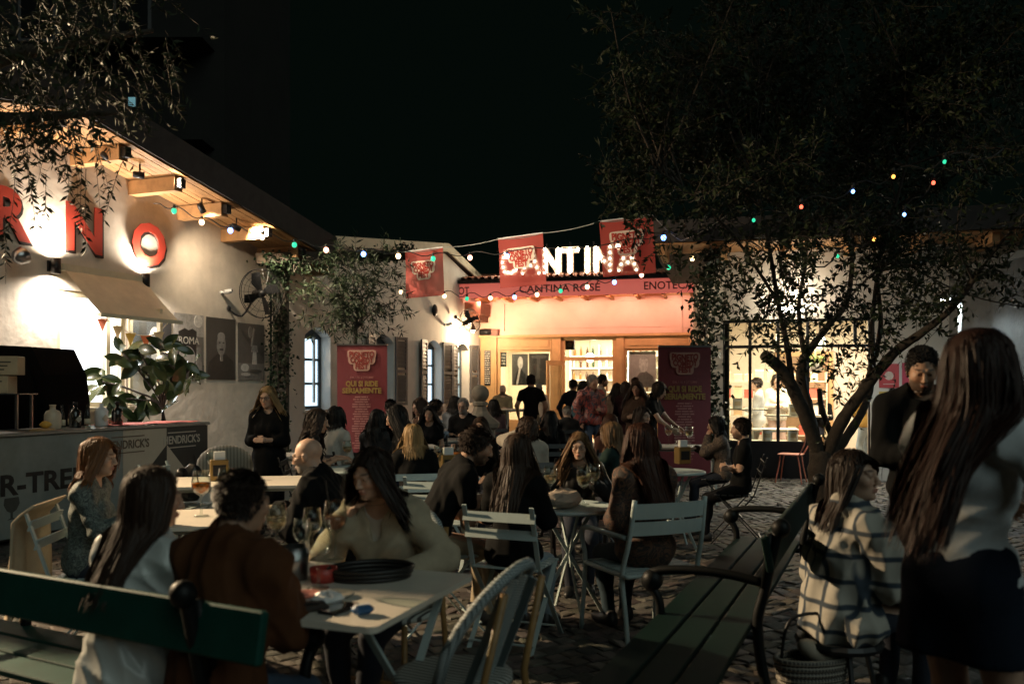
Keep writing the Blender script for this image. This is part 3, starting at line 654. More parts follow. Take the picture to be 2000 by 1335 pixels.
for k in range(5):
    x = .4 + k * 1.25
    lamp('SPOT', CA.w(x, 1.1, fz0 - .08), 62, (1, .52, .38), size=.06, spot=130, blend=.8, aim=CA.d * 0 - CA.n * .75 + Vector((0, 0, -.55)), name='canopy_spot')
lamp('AREA', CA.w(2.6, 1.15, fz0 - .05), 34, (1, .38, .25), size=5.0, size_y=.1, aim=-CA.n * .6 + Vector((0, 0, .5)), name='canopy_strip')
co = thing('corbel', 'dark red timber corbel box under the left end of the canopy', 'corbel', CA.w(0, 0, 3.3), CA.rz)
B().span(-.45, .42, -1.05, -.1, .1, .42).build('beam', mat('corbel_wood', (.16, .055, .03), .55, var=.3), co); B().span(-.2, .36, -.9, -.1, -.06, .099).build('bracket', MATS['corbel_wood'], co)
ht = thing('patio_heater', 'small black infrared heater above the chalk menu board', 'heater', CA.w(tx(955), .12, 2.93), CA.rz)
B().lathe([(.0, -.2), (.085, -.2), (.085, .12), (0, .12)], 14, (0, -.05, .05), Matrix.Rotation(rad(90), 3, 'Y')).build('body', BLACKM, ht, True); B().span(.10, .3, -.1, .06, -.05, .12).build('bracket', MATS['corbel_wood'], ht)
bx = thing('speaker_box', 'small black speaker box hanging in the transom window', 'speaker', CA.w(tx(1110), -.3, 2.5), CA.rz); B().span(-.12, .12, -.1, .1, 0, .27, .01).build('cabinet', BLACKM, bx); B().lathe([(.06, 0), (.07, .008), (0, .01)], 12, (0, -.1, .13), Matrix.Rotation(rad(90), 3, 'X')).build('driver', SHUT, bx)
# marquee letters with bulbs
mq = thing('marquee_sign', 'illuminated marquee letters spelling CANTINA on the canopy roof', 'sign', CA.p0, CA.rz)
OM = .75; MW = mat('marquee_face', (.75, .66, .55), .5, emit=(1, .62, .34), es=.9, var=0); MB_ = emis('marquee_bulb', (1, .88, .66), 60)
def stroke(b, bulbs, a, c, w=.15):
    a = Vector((a[0], 0, a[1])); c = Vector((c[0], 0, c[1])); d = (c - a).normalized(); nn = Vector((-d.z, 0, d.x)) * w / 2; a2, c2 = a, c
    b.prism([(p.x, p.z) for p in (a2 + nn, a2 - nn, c2 - nn, c2 + nn)], -.05 - random.uniform(0, .004), .05)
    m_ = max(2, round((c - a).length / .15))
    for i in range(m_ + 1):
        p = a + (c - a) * (i / m_)
        if all((p - q).length > .08 for q in bulbs): bulbs.append(p)
HH = .62; SH_ = {'C': [((.44, .5), (.30, .60)), ((.30, .60), (.12, .56)), ((.12, .56), (.06, .31)), ((.06, .31), (.12, .06)), ((.12, .06), (.30, .02)), ((.30, .02), (.44, .12))],
    'A': [((.02, 0), (.24, .62)), ((.46, 0), (.24, .62)), ((.12, .2), (.36, .2))], 'N': [((.06, 0), (.06, .62)), ((.42, 0), (.42, .62)), ((.06, .60), (.42, .02))],
    'T': [((.24, 0), (.24, .60)), ((.02, .58), (.46, .58))], 'I': [((.1, 0), (.1, .62))]}
_, mz = CA.tz(1110, 532, OM); MBm = B().ball((0, 0, 0), .030, 8, 6)
for ch, px in zip('CANTINA', (978, 1020, 1060, 1096, 1140, 1160, 1208)):
    b = B(); bl = []; random.seed(ord(ch) + px)
    for a, c in SH_[ch]: stroke(b, bl, a, c)
    o = b.build('letter', MW, mq); o.location = (CA.t(px, OM), -OM, mz)
    q = B()
    for p in bl: q.ball((p.x, -.07, p.z), .029, 8, 6)
    bo_ = q.build('bulbs', MB_, o, True); bo_['kind'] = 'stuff'
random.seed(5)
ms = B(); x0, x1 = CA.t(968, OM) , CA.t(1262, OM)
for z in (.02, .64): ms.span(x0, x1, -OM + .06, -OM + .10, mz + z - .02, mz + z + .02)
for k in range(7): xx = x0 + .1 + k * (x1 - x0 - .2) / 6; ms.span(xx - .02, xx + .02, -OM + .101, -OM + .14, mz - .35, mz + .8)
ms.build('frame', BLACKM, mq)
# ================================================================ shop on the right
SH = Frame((3.42, 14.15), (.968, -.25)); so_ = thing('shop_building', 'low shop with black steel glazing and timber eaves on the right', 'building', SH.p0, SH.rz)
st = SH.t; g0, g1, g2, g3, g4 = st(1412), st(1465), st(1520), st(1578), st(1700)
b = B(); wall_faces(b, [(-.12, 3.72), (7, 3.72)], [(g0, g4, .0, 2.60)], .3, -.12, 7); b.build('wall', SHOPWALL, so_)
e1 = Vector((4.62, 21.9, 0)) - SH.w(-.12, 0, 0)
sd = B(); a = Vector((-.12, .3, 0)); M = Matrix.Rotation(-SH.rz, 3, 'Z'); c = M @ e1 + Vector((-.12, 0, 0))
sd.add([(a.x, a.y, 0), (c.x, c.y, 0), (c.x, c.y, 4.2), (a.x, a.y, 3.72), (a.x + .3, a.y, 0), (c.x + .3, c.y, 0), (c.x + .3, c.y, 4.2), (a.x + .3, a.y, 3.72)], [(0, 3, 2, 1), (4, 5, 6, 7), (3, 7, 6, 2), (1, 2, 6, 5)]).build('side_wall', SHOPWALL, so_)
f = B()
for x in (g0, g1, g2, g3, (g3 + g4) / 2 + .25, g4): f.span(x - .025, x + .025, .03, .10, (0 if x in (g0, g3, g4) else .6) if x != (g3 + g4) / 2 + .25 else 2.2, 2.6)
for z in (2.16, 2.58): f.span(g0 + .025, g4 - .025, .031, .099, z - .025, z + .025)
f.span(g0 + .025, g3 - .025, .031, .099, .56, .61)
fo = f.build('glazing_frame', BLACKM, so_)
B().span(g0 + .025, g3 - .025, .04, .09, 0.0, .56).build('apron_panel', BLACKM, so_)
for x0, x1 in ((g0, g1), (g1, g2), (g2, g3)):
    for z0, z1 in ((.61, 2.135), (2.185, 2.555)): B().span(x0 + .025, x1 - .025, .06, .066, z0, z1).build('pane', GLASS, fo)
for x0, x1 in ((g3, (g3 + g4) / 2 + .25), ((g3 + g4) / 2 + .25, g4)): B().span(x0 + .025, x1 - .025, .06, .066, 2.185, 2.555).build('pane', GLASS, fo)
SIN = mat('shop_inside', (.70, .60, .46), .7, var=.06)
r = B(); r.span(-.1, 5.6, 4.2, 4.3, 0, 3.0); r.span(-.11, .0, .31, 4.2, 0, 3.0); r.span(5.5, 5.6, .31, 4.2, 0, 3.0); r.span(-.1, 5.6, .31, 4.2, 2.95, 3.05); r.build('inside_room', SIN, so_)
B().span(-.1, 5.6, .31, 4.2, .0, .03).build('inside_floor', mat('shop_floor', (.22, .17, .12), .5), so_)
lamp('AREA', SH.w(1.9, -1.8, 2.9), 330, (1, .87, .68), size=2.6, size_y=1.6, name='shop_light')
lamp('POINT', SH.w(.8, -.9, 2.35), 60, (1, .84, .6), size=.1, name='shop_pendant_light'); 
bd = thing('inner_door', 'brown panelled door in the back wall of the bright shop', 'door', SH.w(st(1610), -4.12, .03), SH.rz)
BRW = mat('door_brown', (.30, .17, .08), .5, var=.25); B().span(-.5, .5, .0, .06, 0, 2.1).build('leaf', BRW, bd)
for z0, z1 in ((.15, .75), (.85, 1.35), (1.45, 1.95)):
    for x0, x1 in ((-.4, -.05), (.05, .4)): B().span(x0, x1, -.02, .0, z0, z1).build('panel', BRW, bd)
B().span(-.58, -.501, -.03, .06, 0, 2.2).build('casing', OCHRE, bd); B().span(.501, .58, -.03, .06, 0, 2.2).build('casing', OCHRE, bd); B().span(-.5, .5, -.03, .06, 2.101, 2.2).build('casing', OCHRE, bd)
su = thing('display_shelf', 'lit display shelving with rows of paper bags inside the shop', 'shelf', SH.w(.55, -1.5, .03), SH.rz)
for z in (.55, .92, 1.25, 1.58): B().span(-.5, 1.4, 1.0, 1.3, z - .02, z).build('board', CREAM, su)
for x in (-.5, .45, 1.39): B().span(x, x + .02, 1.0, 1.3, .0, 1.75).build('upright', CREAM, su)
BAG = [mat('paper_bag', (.62, .48, .30), .8, var=.15), mat('white_carton', (.75, .7, .6), .7), mat('red_carton', (.5, .1, .06), .6), mat('kraft_bag', (.45, .30, .16), .8)]
n = 0
for z in (.55, .92, 1.25, 1.58):
    for k in range(9):
        x = -.42 + k * .2; w = random.uniform(.06, .085); h = random.uniform(.14, .24)
        o = B().add([(-w, -.05, 0), (w, -.05, 0), (w, .05, 0), (-w, .05, 0), (-w, -.05, h * .85), (w, -.05, h * .85), (w, .05, h * .85), (-w, .05, h * .85), (-w * .95, 0, h), (w * .95, 0, h)],
                    [(3, 2, 1, 0), (0, 1, 5, 4), (1, 2, 6, 5), (2, 3, 7, 6), (3, 0, 4, 7), (4, 5, 9, 8), (6, 7, 8, 9), (5, 6, 9), (7, 4, 8)]).build('paper_bag', BAG[(k + n) % 4 if z < 1.5 else 0], None)
        o.location = SH.w(.55 + x, -2.62, .03 + z + .001); o.rotation_euler = (0, 0, SH.rz); rw = {.55: 'lowest', .92: 'second', 1.25: 'third', 1.58: 'top'}[z]; kd = o.data.materials[0].name.replace('_', ' '); tag(o, 'small %s on the %s lit shop display shelf' % (kd, rw), 'bag', '%ss on the %s shop shelf' % (kd, rw)); n += 1
# window-side shelf with glowing cartons
ws = thing('window_counter', 'narrow pale window counter carrying cartons inside the shop glass', 'counter', SH.w(0, -.28, 0), SH.rz)
for z, x0, x1 in ((.60, g0 + .06, g3 - .06), (1.13, g0 + .06, g1 + .3), (1.03, g2 - .2, g3 + .4)): B().span(x0, x1, -.0, .32, z - .02, z + .0).build('board', CREAM, ws)
for px, py, lab in ((1484, 0, 0), (1498, 862, 'cream carton on the low shop window sill beside the left mullion'), (1548, 862, 'cream carton on the low shop window sill near the red chair'), (1440, 815, 'small carton on the raised counter at the left shop pane'), (1550, 818, 'cream carton on the raised counter behind the middle shop pane')):
    if not lab: continue
    t = SH.t(px, -.4); z = .602 if py > 840 else (1.132 if px < 1470 else 1.032)
    o = thing('carton', lab, 'carton', SH.w(t, -.42, z), SH.rz + .1); B().span(-.075, .075, -.06, .06, 0, .17).build('body', BAG[1], o); B().span(-.05, .05, -.0625, -.0605, .05, .12).build('label_patch', BAG[0], o); B().span(-.077, .077, -.062, .062, .17, .18).build('lid', CREAM, o)
# hanging plant pot
hp = thing('hanging_plant', 'white hanging pot with trailing green plant inside the shop', 'plant', SH.w(SH.t(1592, -.9), -.9, 1.75), SH.rz)
B().lathe([(.05, 0), (.10, .02), (.12, .14), (.125, .15), (.1, .15), (0, .12)], 14).build('pot', WHITEP, hp, True); B().bar((0, 0, .15), (0, 0, 1.15), .006, .006).build('cord', CREAM, hp)
pl = thing('globe_lamp', 'glowing white globe lamp hanging inside the shop above the plant', 'lamp', SH.w(SH.t(1600, -.7), -.7, 2.26), SH.rz)
B().ball((0, 0, 0), .11, 14, 8).build('globe', emis('globe_warm', (1, .86, .6), 12), pl, True); B().bar((0, 0, .1), (0, 0, .66), .01, .01).build('cord', BLACKM, pl)
lamp('POINT', (0, 0, -.16), 22, (1, .8, .5), pl, .1)
# outdoor lamp above the glazing
ol = thing('bulkhead_lamp', 'bright flat bulkhead lamp on the shop wall above the glazing', 'lamp', SH.w(SH.t(1547), 0, 2.74), SH.rz)
B().span(-.2, .2, -.08, -.0, -.045, .045, .02).build('housing', WHITEP, ol); B().span(-.18, .18, -.12, -.081, -.035, .035, .015).build('lens', emis('bulkhead_glow', (1, .93, .80), 28), ol)
lamp('POINT', (0, -.28, .12), 50, (1, .88, .68), ol, .1)
# eaves of the shop
for k in range(10):
    B().span(-1.0, 7, -.10 * k - .095, -.10 * k, 3.725, 3.75).build('plank', WOODP, so_)
for k in range(9):
    x = -.85 + k * .95; B().span(x - .05, x + .05, -.93, -.001, 3.58, 3.723).build('rafter', WOODB, so_)
B().span(-1.05, 7, -1.05, 4.5, 3.76, 4.1).build('roof', ROOFD, so_)
for k, (p0, p1, y0, y1, c, lab) in enumerate(((1717, 1756, 710, 757, (.42, .04, .04), 'red poster with a pale cup print on the shop wall'), (1762, 1800, 708, 757, (.40, .03, .06), 'red poster half hidden behind the standing person in black'), (1717, 1756, 764, 800, (.45, .30, .06), 'yellow poster below the red cup poster'))):
    poster(SH, p0, p1, y0, y1, lab, [(ell(0, .5, .45, .18), (.5, .38, .3), 'cup_shape'), ([(-.6, .14), (.6, .14), (.6, .17), (-.6, .17)], (.5, .4, .33), 'caption_line')] if k < 2 else [([(-.7, .3), (.7, .3), (.7, .6), (-.7, .6)], (.3, .2, .05), 'block_shape')], c, o=.012)
# red shop chair on the pavement
# street lamp and garden wall on the far right
P = at(1876, 590, 11.2); sl_ = thing('street_lamp', 'slim white lamp post with cold bright head at the far right', 'street lamp', (P.x, P.y, 0), rad(20))
B().tube([(0, 0, 0), (0, 0, P.z - .05), (-.03, 0, P.z + .02), (-.12, 0, P.z + .05)], .03, 8).build('pole', WHITEP, sl_, True)
B().span(-.30, -.06, -.06, .06, P.z + .03, P.z + .08, .01).build('lamp_head', WHITEP, sl_); B().span(-.28, -.08, -.05, .05, P.z + .015, P.z + .028).build('lens', emis('cold_led', (.82, .97, 1), 220), sl_)
lamp('SPOT', (-.18, 0, P.z + .0), 130, (.80, .96, 1), sl_, .06, spot=160, blend=.4)
gw = thing('garden_wall', 'dark rough garden wall at the far right behind the tree', 'wall', (6.5, 6.2, 0), rad(90))
gb = B(); gb.span(0, 6.2, -.15, .15, 0, 3.1); gb.build('masonry', mat('dark_stone', (.02, .02, .019), .85, var=.5, vs=3, bump=1, bs=12), gw); B().span(-.05, 6.25, -.2, .2, 3.1, 3.2).build('coping', mat('coping', (.07, .07, .065), .8), gw)
# tall dark block behind the bakery
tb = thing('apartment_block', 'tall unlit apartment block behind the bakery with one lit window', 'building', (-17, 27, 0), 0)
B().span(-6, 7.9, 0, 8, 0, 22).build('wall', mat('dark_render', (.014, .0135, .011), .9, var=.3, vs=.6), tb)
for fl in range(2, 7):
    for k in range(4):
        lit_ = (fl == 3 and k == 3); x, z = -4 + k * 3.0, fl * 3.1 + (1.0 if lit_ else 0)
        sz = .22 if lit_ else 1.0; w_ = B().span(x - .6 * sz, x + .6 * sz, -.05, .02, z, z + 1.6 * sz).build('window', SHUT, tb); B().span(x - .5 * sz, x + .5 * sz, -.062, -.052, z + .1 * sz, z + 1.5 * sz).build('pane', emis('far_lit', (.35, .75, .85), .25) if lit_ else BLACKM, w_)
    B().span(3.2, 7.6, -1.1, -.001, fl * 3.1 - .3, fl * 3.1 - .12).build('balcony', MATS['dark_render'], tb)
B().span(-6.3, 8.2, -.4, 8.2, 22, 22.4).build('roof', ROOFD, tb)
# ================================================================ vegetation
def leaf_cloud(name, base, dirs, length, width, m, parent, fold=.25, rng=RNG, kind=None):
    """one mesh of many small folded leaves"""
    n = len(base); dirs = dirs / np.maximum(1e-6, np.linalg.norm(dirs, axis=1))[:, None]; up = rng.normal(0, 1, (n, 3)); sd = np.cross(dirs, up); sd /= np.maximum(1e-6, np.linalg.norm(sd, axis=1))[:, None]; nn = np.cross(sd, dirs)
    L_ = (length * rng.uniform(.7, 1.2, n))[:, None]; w_ = (width * rng.uniform(.7, 1.2, n))[:, None]
    V = np.stack([base, base + dirs * L_ * .45 + sd * w_ + nn * w_ * fold, base + dirs * L_, base + dirs * L_ * .45 - sd * w_ + nn * w_ * fold], 1)
    Q = np.stack([np.array([[0, 1, 2], [0, 2, 3]]) + 4 * i for i in range(1)]); Q = (Q[0][None] + (np.arange(n) * 4)[:, None, None]).reshape(-1, 3)
    o = link(name, mesh_np(name, V.reshape(-1, 3), Q, None, False), m, parent)
    if kind: o['kind'] = kind
    return o
def spray(rng, starts, dirs, L, nl, droop=.0, jit=.25, seg=6):
    """twigs: returns polyline array (n, seg+1, 3), leaf bases and leaf directions"""
    n = len(starts); d = dirs / np.maximum(1e-6, np.linalg.norm(dirs, axis=1))[:, None]; p = starts.copy(); path = [p.copy()]
    st = (L * rng.uniform(.6, 1.2, n) / seg)[:, None]
    for i in range(seg):
        d = d + rng.normal(0, jit / seg * 2, d.shape) + np.array([0, 0, -droop / seg * 2]); d /= np.linalg.norm(d, axis=1)[:, None]; p = p + d * st; path.append(p.copy())
    path = np.stack(path, 1); t = np.sort(rng.uniform(.08, 1, (n, nl)), 1) * seg; i0 = np.minimum(t.astype(int), seg - 1); fr = (t - i0)[:, :, None]
    a = np.take_along_axis(path, i0[:, :, None].repeat(3, 2), 1); b_ = np.take_along_axis(path, (i0 + 1)[:, :, None].repeat(3, 2), 1); base = a + (b_ - a) * fr
    tg = b_ - a; tg /= np.maximum(1e-6, np.linalg.norm(tg, axis=2))[:, :, None]; sdv = rng.normal(0, 1, base.shape); sdv -= tg * (sdv * tg).sum(2, keepdims=True); sdv /= np.linalg.norm(sdv, axis=2)[:, :, None]
    return path, base.reshape(-1, 3), (tg * .55 + sdv * .8).reshape(-1, 3)
def twig_mesh(name, path, r0, m, parent):
    """thin three-sided tubes along many polylines"""
    n, k, _ = path.shape; tg = np.gradient(path, axis=1); tg /= np.maximum(1e-6, np.linalg.norm(tg, axis=2))[:, :, None]
    a = np.cross(tg, np.array([.3, .5, .8])); a /= np.maximum(1e-6, np.linalg.norm(a, axis=2))[:, :, None]; b_ = np.cross(tg, a)
    r = r0 * np.linspace(1, .35, k)[None, :, None]
    V = np.stack([path + r * (a * math.cos(q) + b_ * math.sin(q)) for q in (0, 2.09, 4.19)], 2).reshape(-1, 3)
    base = (np.arange(n) * k * 3)[:, None, None] + (np.arange(k - 1) * 3)[None, :, None]; q = np.arange(3)[None, None]; q2 = (q + 1) % 3
    Q = np.stack([base + q, base + q2, base + 3 + q2, base + 3 + q], 3).reshape(-1, 4)
    o = link(name, mesh_np(name, V, Q), m, parent); o['kind'] = 'stuff'; return o
def smooth_path(pts, n=5):
    P = [Vector(p) for p in pts]; out = []
    for i in range(len(P) - 1):
        a, b_, c, d = P[max(i - 1, 0)], P[i], P[i + 1], P[min(i + 2, len(P) - 1)]
        for j in range(n):
            t = j / n; out.append(.5 * ((2 * b_) + (c - a) * t + (2 * a - 5 * b_ + 4 * c - d) * t * t + (3 * b_ - a - 3 * c + d) * t ** 3))
    return out + [P[-1]]
LEAFD = leafmat('dark_evergreen_leaf', (.016, .026, .010), .38); LEAFO = leafmat('olive_leaf', (.028, .036, .016), .45); LEAFI = leafmat('ivy_leaf', (.010, .020, .008), .4); LEAFOL = leafmat('oleander_leaf', (.015, .026, .010), .42)
def right_tree():
    rng = np.random.default_rng(21); base = Vector((3.55, 9.65, 0)); tr = thing('evergreen_tree', 'spreading dark evergreen tree with forked pruned limbs before the shop', 'tree', base, 0)
    loc = lambda px, py, Y: at(px, py, Y) - base
    tk = B()
    def limb(pts, r0, r1, stub=False):
        r0, r1 = r0 * .62, r1 * .7
        P = smooth_path(pts, 5); n = len(P); rs = [r0 + (r1 - r0) * i / (n - 1) for i in range(n)]; rs = [r * (1 + .07 * math.sin(i * 2.3 + r0 * 90)) for i, r in enumerate(rs)]; tk.tube(P, rs, 10); return P
    tr0 = limb([(0, 0, -.05), loc(1612, 1000, 9.65), loc(1602, 930, 9.6), loc(1606, 880, 9.6)], .25, .19)
    LM = [limb([loc(1604, 900, 9.6), loc(1580, 830, 9.5), loc(1556, 775, 9.45), loc(1530, 725, 9.4), loc(1492, 692, 9.3)], .135, .085),
          limb([loc(1548, 760, 9.45), loc(1538, 680, 9.3), loc(1520, 590, 9.2), loc(1500, 470, 9.0), loc(1470, 330, 8.9)], .06, .02),
          limb([loc(1600, 895, 9.6), loc(1578, 800, 9.7), loc(1565, 740, 9.8), loc(1572, 695, 9.9)], .12, .08),
          limb([loc(1572, 695, 9.9), loc(1618, 635, 10), loc(1655, 585, 10.1), loc(1665, 470, 10.2), loc(1655, 300, 10.4)], .075, .022),
          limb([loc(1572, 700, 9.9), loc(1560, 600, 10.1), loc(1575, 480, 10.4), loc(1560, 300, 10.6)], .05, .02),
          limb([loc(1612, 900, 9.6), loc(1640, 830, 9.4), loc(1680, 770, 9.2), loc(1745, 690, 9.0), loc(1800, 650, 8.8), loc(1860, 600, 8.6), loc(1920, 520, 8.4)], .13, .03),
          limb([loc(1615, 905, 9.6), loc(1655, 850, 9.8), loc(1690, 790, 10.0), loc(1705, 720, 10.1), loc(1705, 610, 10.2), loc(1730, 420, 10.4)], .10, .025),
          limb([loc(1628, 860, 9.55), loc(1606, 800, 9.8), loc(1600, 760, 9.9)], .06, .04),
          limb([loc(1690, 755, 9.15), loc(1720, 640, 9.2), loc(1715, 520, 9.2), loc(1760, 360, 9.0), loc(1800, 200, 9)], .05, .015),
          limb([loc(1520, 590, 9.2), loc(1440, 470, 8.9), loc(1350, 380, 8.6), loc(1280, 330, 8.4)], .03, .012)]
    tk.build('trunk', BARK, tr, True)
    nodes = np.array([tuple(p) for l in LM for p in l]); nodes = nodes[nodes[:, 2] > 2.0]
    # sub-branches into the crown volume
    sb = []
    for i in range(150):
        px = rng.uniform(1180, 2080); top_ = -120 + abs(px - 1620) * .30; low_ = 610 - 110 * np.exp(-((px - 1300) / 120) ** 2); py = rng.uniform(top_, low_); Yd = 9.6 + rng.normal(0, 1.1)
        if px < 1330 and py > 410: continue
        q = np.array(tuple(loc(px, py, Yd))); j = np.argmin(((nodes - q) ** 2).sum(1) + rng.uniform(0, 1.5, len(nodes))); a = nodes[j]; mid = (a + q) / 2 + rng.normal(0, .12, 3) + np.array([0, 0, .12]); sb.append(np.array([tuple(v) for v in smooth_path([a, mid, q], 5)]))
    sb = np.stack(sb); br = twig_mesh('branches', sb, .016, BARK, tr); br['kind'] = 'stuff'
    k = 13; st = sb[:, 3:, :].reshape(-1, 3); sel = rng.integers(0, len(st), 3600); starts = st[sel] + rng.normal(0, .07, (3600, 3)); dirs = rng.normal(0, 1, (3600, 3)) + np.array([0, -.1, .35])
    path, lb, ld = spray(rng, starts, dirs, .42, k, .25)
    # low sprays hanging in front of the shop glazing
    extra = []
    for px, py, Yd, dx in ((1480, 560, 8.9, -.6), (1530, 600, 9.0, .3), (1560, 640, 9.2, -.2), (1440, 540, 8.8, -.7), (1600, 560, 9.2, .3), (1640, 540, 9.4, .2), (1680, 600, 9.4, .4), (1720, 640, 9.0, .3), (1760, 600, 9, .4), (1500, 640, 9.1, -.5), (1660, 660, 9.4, .1), (1580, 690, 9.4, .3), (1550, 690, 9.4, -.4), (1650, 770, 9.2, .2), (1620, 720, 9.3, .4), (1700, 680, 9.1, -.3), (1460, 620, 9, -.3), (1790, 640, 8.8, .3), (1840, 560, 8.6, .4), (1900, 500, 8.4, .3), (1270, 440, 8.6, -.2), (1300, 470, 8.7, .1), (1500, 580, 9, .1), (1540, 560, 9.1, -.2), (1570, 600, 9.3, .2), (1610, 600, 9.2, 0), (1640, 600, 9.3, .1), (1680, 560, 9.3, 0), (1720, 590, 9.1, .1), (1470, 580, 8.9, .1), (1590, 650, 9.3, .3), (1530, 650, 9.2, .1), (1760, 560, 9, .1), (1430, 500, 8.8, -.2), (1390, 480, 8.8, 0), (1800, 570, 8.7, .2)):
        for r in range(8): extra.append((*(loc(px + rng.normal(0, 22), py + rng.normal(0, 22), Yd + rng.normal(0, .12))), dx + rng.normal(0, .4), rng.normal(0, .5), rng.normal(-.1, .6)))
    ex = np.array(extra); p2, lb2, ld2 = spray(rng, ex[:, :3], ex[:, 3:], .38, 12, .3)
    twig_mesh('twigs', np.concatenate([path, p2]), .004, BARK, tr)
    leaf_cloud('crown', np.concatenate([lb, lb2]), np.concatenate([ld, ld2]),   .078, .0150, LEAFD, tr, rng=rng)
right_tree()
def olive_tree():
    rng = np.random.default_rng(5); base = Vector((-4.7, 5.2, 0)); tr = thing('olive_tree', 'olive tree reaching in at the upper left with drooping leafy twigs', 'tree', base, 0); loc = lambda px, py, Y: at(px, py, Y) - base
    tk = B(); tk.tube(smooth_path([(0, 0, -.05), (.05, .05, .9), (-.05, .1, 1.7), (.1, .1, 2.4)], 5), [.2 - .004 * i for i in range(16)], 10)
    for a in (((.1, .1, 2.4), loc(-60, 150, 5.6), loc(120, 90, 5.8), loc(300, 60, 6.0)), ((.1, .1, 2.4), loc(-80, 260, 5.4), loc(60, 230, 5.5), loc(230, 220, 5.6)), ((.1, .1, 2.4), (.6, .3, 3.4), (1.0, .5, 4.6))): 
        P = smooth_path(a, 5); tk.tube(P, [.08 - .065 * i / (len(P) - 1) for i in range(len(P))], 8)
    tk.build('trunk', BARK, tr, True)
    st = []
    for i in range(330):
        px = rng.uniform(-150, 330); py = rng.uniform(-120, 235 - max(0, px - 60) * .12); 
        if px > 250 and rng.random() < .55: continue
        st.append((*loc(px, py, 5.6 + rng.normal(0, .5)), rng.normal(.15, .5), rng.normal(0, .5), rng.normal(-.25, .5)))
    for i in range(70): px = rng.uniform(-60, 190); st.append((*loc(px, rng.uniform(190, 262), 5.3 + rng.normal(0, .3)), rng.normal(.1, .4), rng.normal(0, .3), rng.normal(-.6, .4)))
    st = np.array(st); path, lb, ld = spray(rng, st[:, :3], st[:, 3:], .40, 15, .45)
    hang = np.array([(*loc(246, 300, 5.2), -.42, 0, -1), (*loc(160, 320, 5.1), 0, 0, -1), (*loc(168, 330, 5.15), -.1, .1, -1), (*loc(90, 340, 5.0), .0, 0, -1), (*loc(60, 350, 5.1), .1, 0, -1), (*loc(110, 330, 5.3), .5, 0, -.6), (*loc(30, 340, 5.2), -.1, 0, -1), (*loc(10, 420, 5.0), .0, 0, -1)])
    p2, lb2, ld2 = spray(rng, hang[:, :3], hang[:, 3:], .46, 22, .15, .1)
    twig_mesh('twigs', np.concatenate([path, p2]), .003, BARK, tr); leaf_cloud('crown', np.concatenate([lb, lb2]), np.concatenate([ld, ld2]), .062, .0085, LEAFO, tr, rng=rng)
olive_tree()
def oleander():
    rng = np.random.default_rng(9); base = Vector(gnd(700, 930)); base = Vector(((696 - 1000) / F * 14.6, 14.6, 0)); tr = thing('oleander_tree', 'slender oleander with bushy head behind the left red roll-up banner', 'tree', base, 0); loc = lambda px, py, Y: at(px, py, Y) - base
    tk = B(); tk.tube(smooth_path([(0, 0, 0), (.02, 0, 1.2), (-.02, 0, 2.2), (.02, 0, 2.9)], 5), [.045 - .001 * i for i in range(16)], 8)
    for a in ((640, 560), (740, 540), (690, 500), (660, 600), (730, 610), (610, 540), (770, 590)):
        P = smooth_path([loc(697, 640, 14.6), loc((a[0] + 697) / 2, (a[1] + 640) / 2 - 10, 14.5), loc(a[0], a[1], 14.4)], 4); tk.tube(P, .012, 5)
    tk.build('trunk', BARK, tr, True); st = []
    for i in range(260):
        px = rng.normal(690, 38); py = rng.normal(570, 38); px = min(775, max(600, px)); py = min(640, max(492, py)); st.append((*loc(px, py, 14.5 + rng.normal(0, .35)), (px - 690) / 90 + rng.normal(0, .4), rng.normal(0, .5), (575 - py) / 90 + rng.normal(0, .5)))
    st = np.array(st); path, lb, ld = spray(rng, st[:, :3], st[:, 3:], .34, 12, .25); twig_mesh('twigs', path, .004, BARK, tr); leaf_cloud('crown', lb, ld, .15, .0125, LEAFOL, tr, rng=rng)
oleander()
def ivy(label, pts, rad_, n, m=LEAFI, size=.075, name='ivy_climber'):
    rng = np.random.default_rng(len(label)); c = Vector(pts[0]); s = thing(name, label, 'climbing plant', (c.x, c.y, 0), 0); P = np.array([tuple(Vector(p) - Vector((c.x, c.y, 0))) for p in smooth_path(pts, 8)])
    t = B()
    for q in range(4): t.tube([Vector(p) + Vector(rng.normal(0, rad_ * .3, 3)) for p in P], .014, 5)
    t.build('stem', BARK, s, True); i = rng.integers(0, len(P), n); base = P[i] + rng.normal(0, 1, (n, 3)) * np.array([rad_, rad_, rad_ * .9]) * .55; leaf_cloud('crown', base, rng.normal(0, 1, (n, 3)) + np.array([0, -.4, -.5]), size, size * .36, m, s, .15, rng)
# ivy pillar between bakery and restaurant, beam to the right of it
pt = BK.t(545); pp = BK.w(8.02, .18, 0); pb = thing('pillar', 'square plastered pillar buried in ivy between the two left buildings', 'pillar', pp, BK.rz); B().span(-.14, .14, -.14, .14, 0, 3.75).build('shaft', mat('dark_render2', (.09, .08, .065), .9), pb); B().span(-.18, .18, -.18, .18, 3.751, 3.85).build('pillar_cap', MATS['dark_render2'], pb)
ivy('ivy climbing the pillar between the posters and the lit window', [at(545, 900, 14.95), at(540, 800, 14.95), at(548, 700, 14.95), at(545, 600, 14.95), at(548, 520, 14.95)], .2, 1500)
bmv = thing('pergola_beam', 'dark timber beam running from the ivy pillar along the pale wall', 'beam', at(640, 510, 14.9), 0); b0 = at(500, 505, 14.6) - at(640, 510, 14.9); b1 = at(790, 498, 15.6) - at(640, 510, 14.9); B().bar(b0, b1, .14, .18).build('timber', mat('old_beam', (.06, .04, .025), .8), bmv)
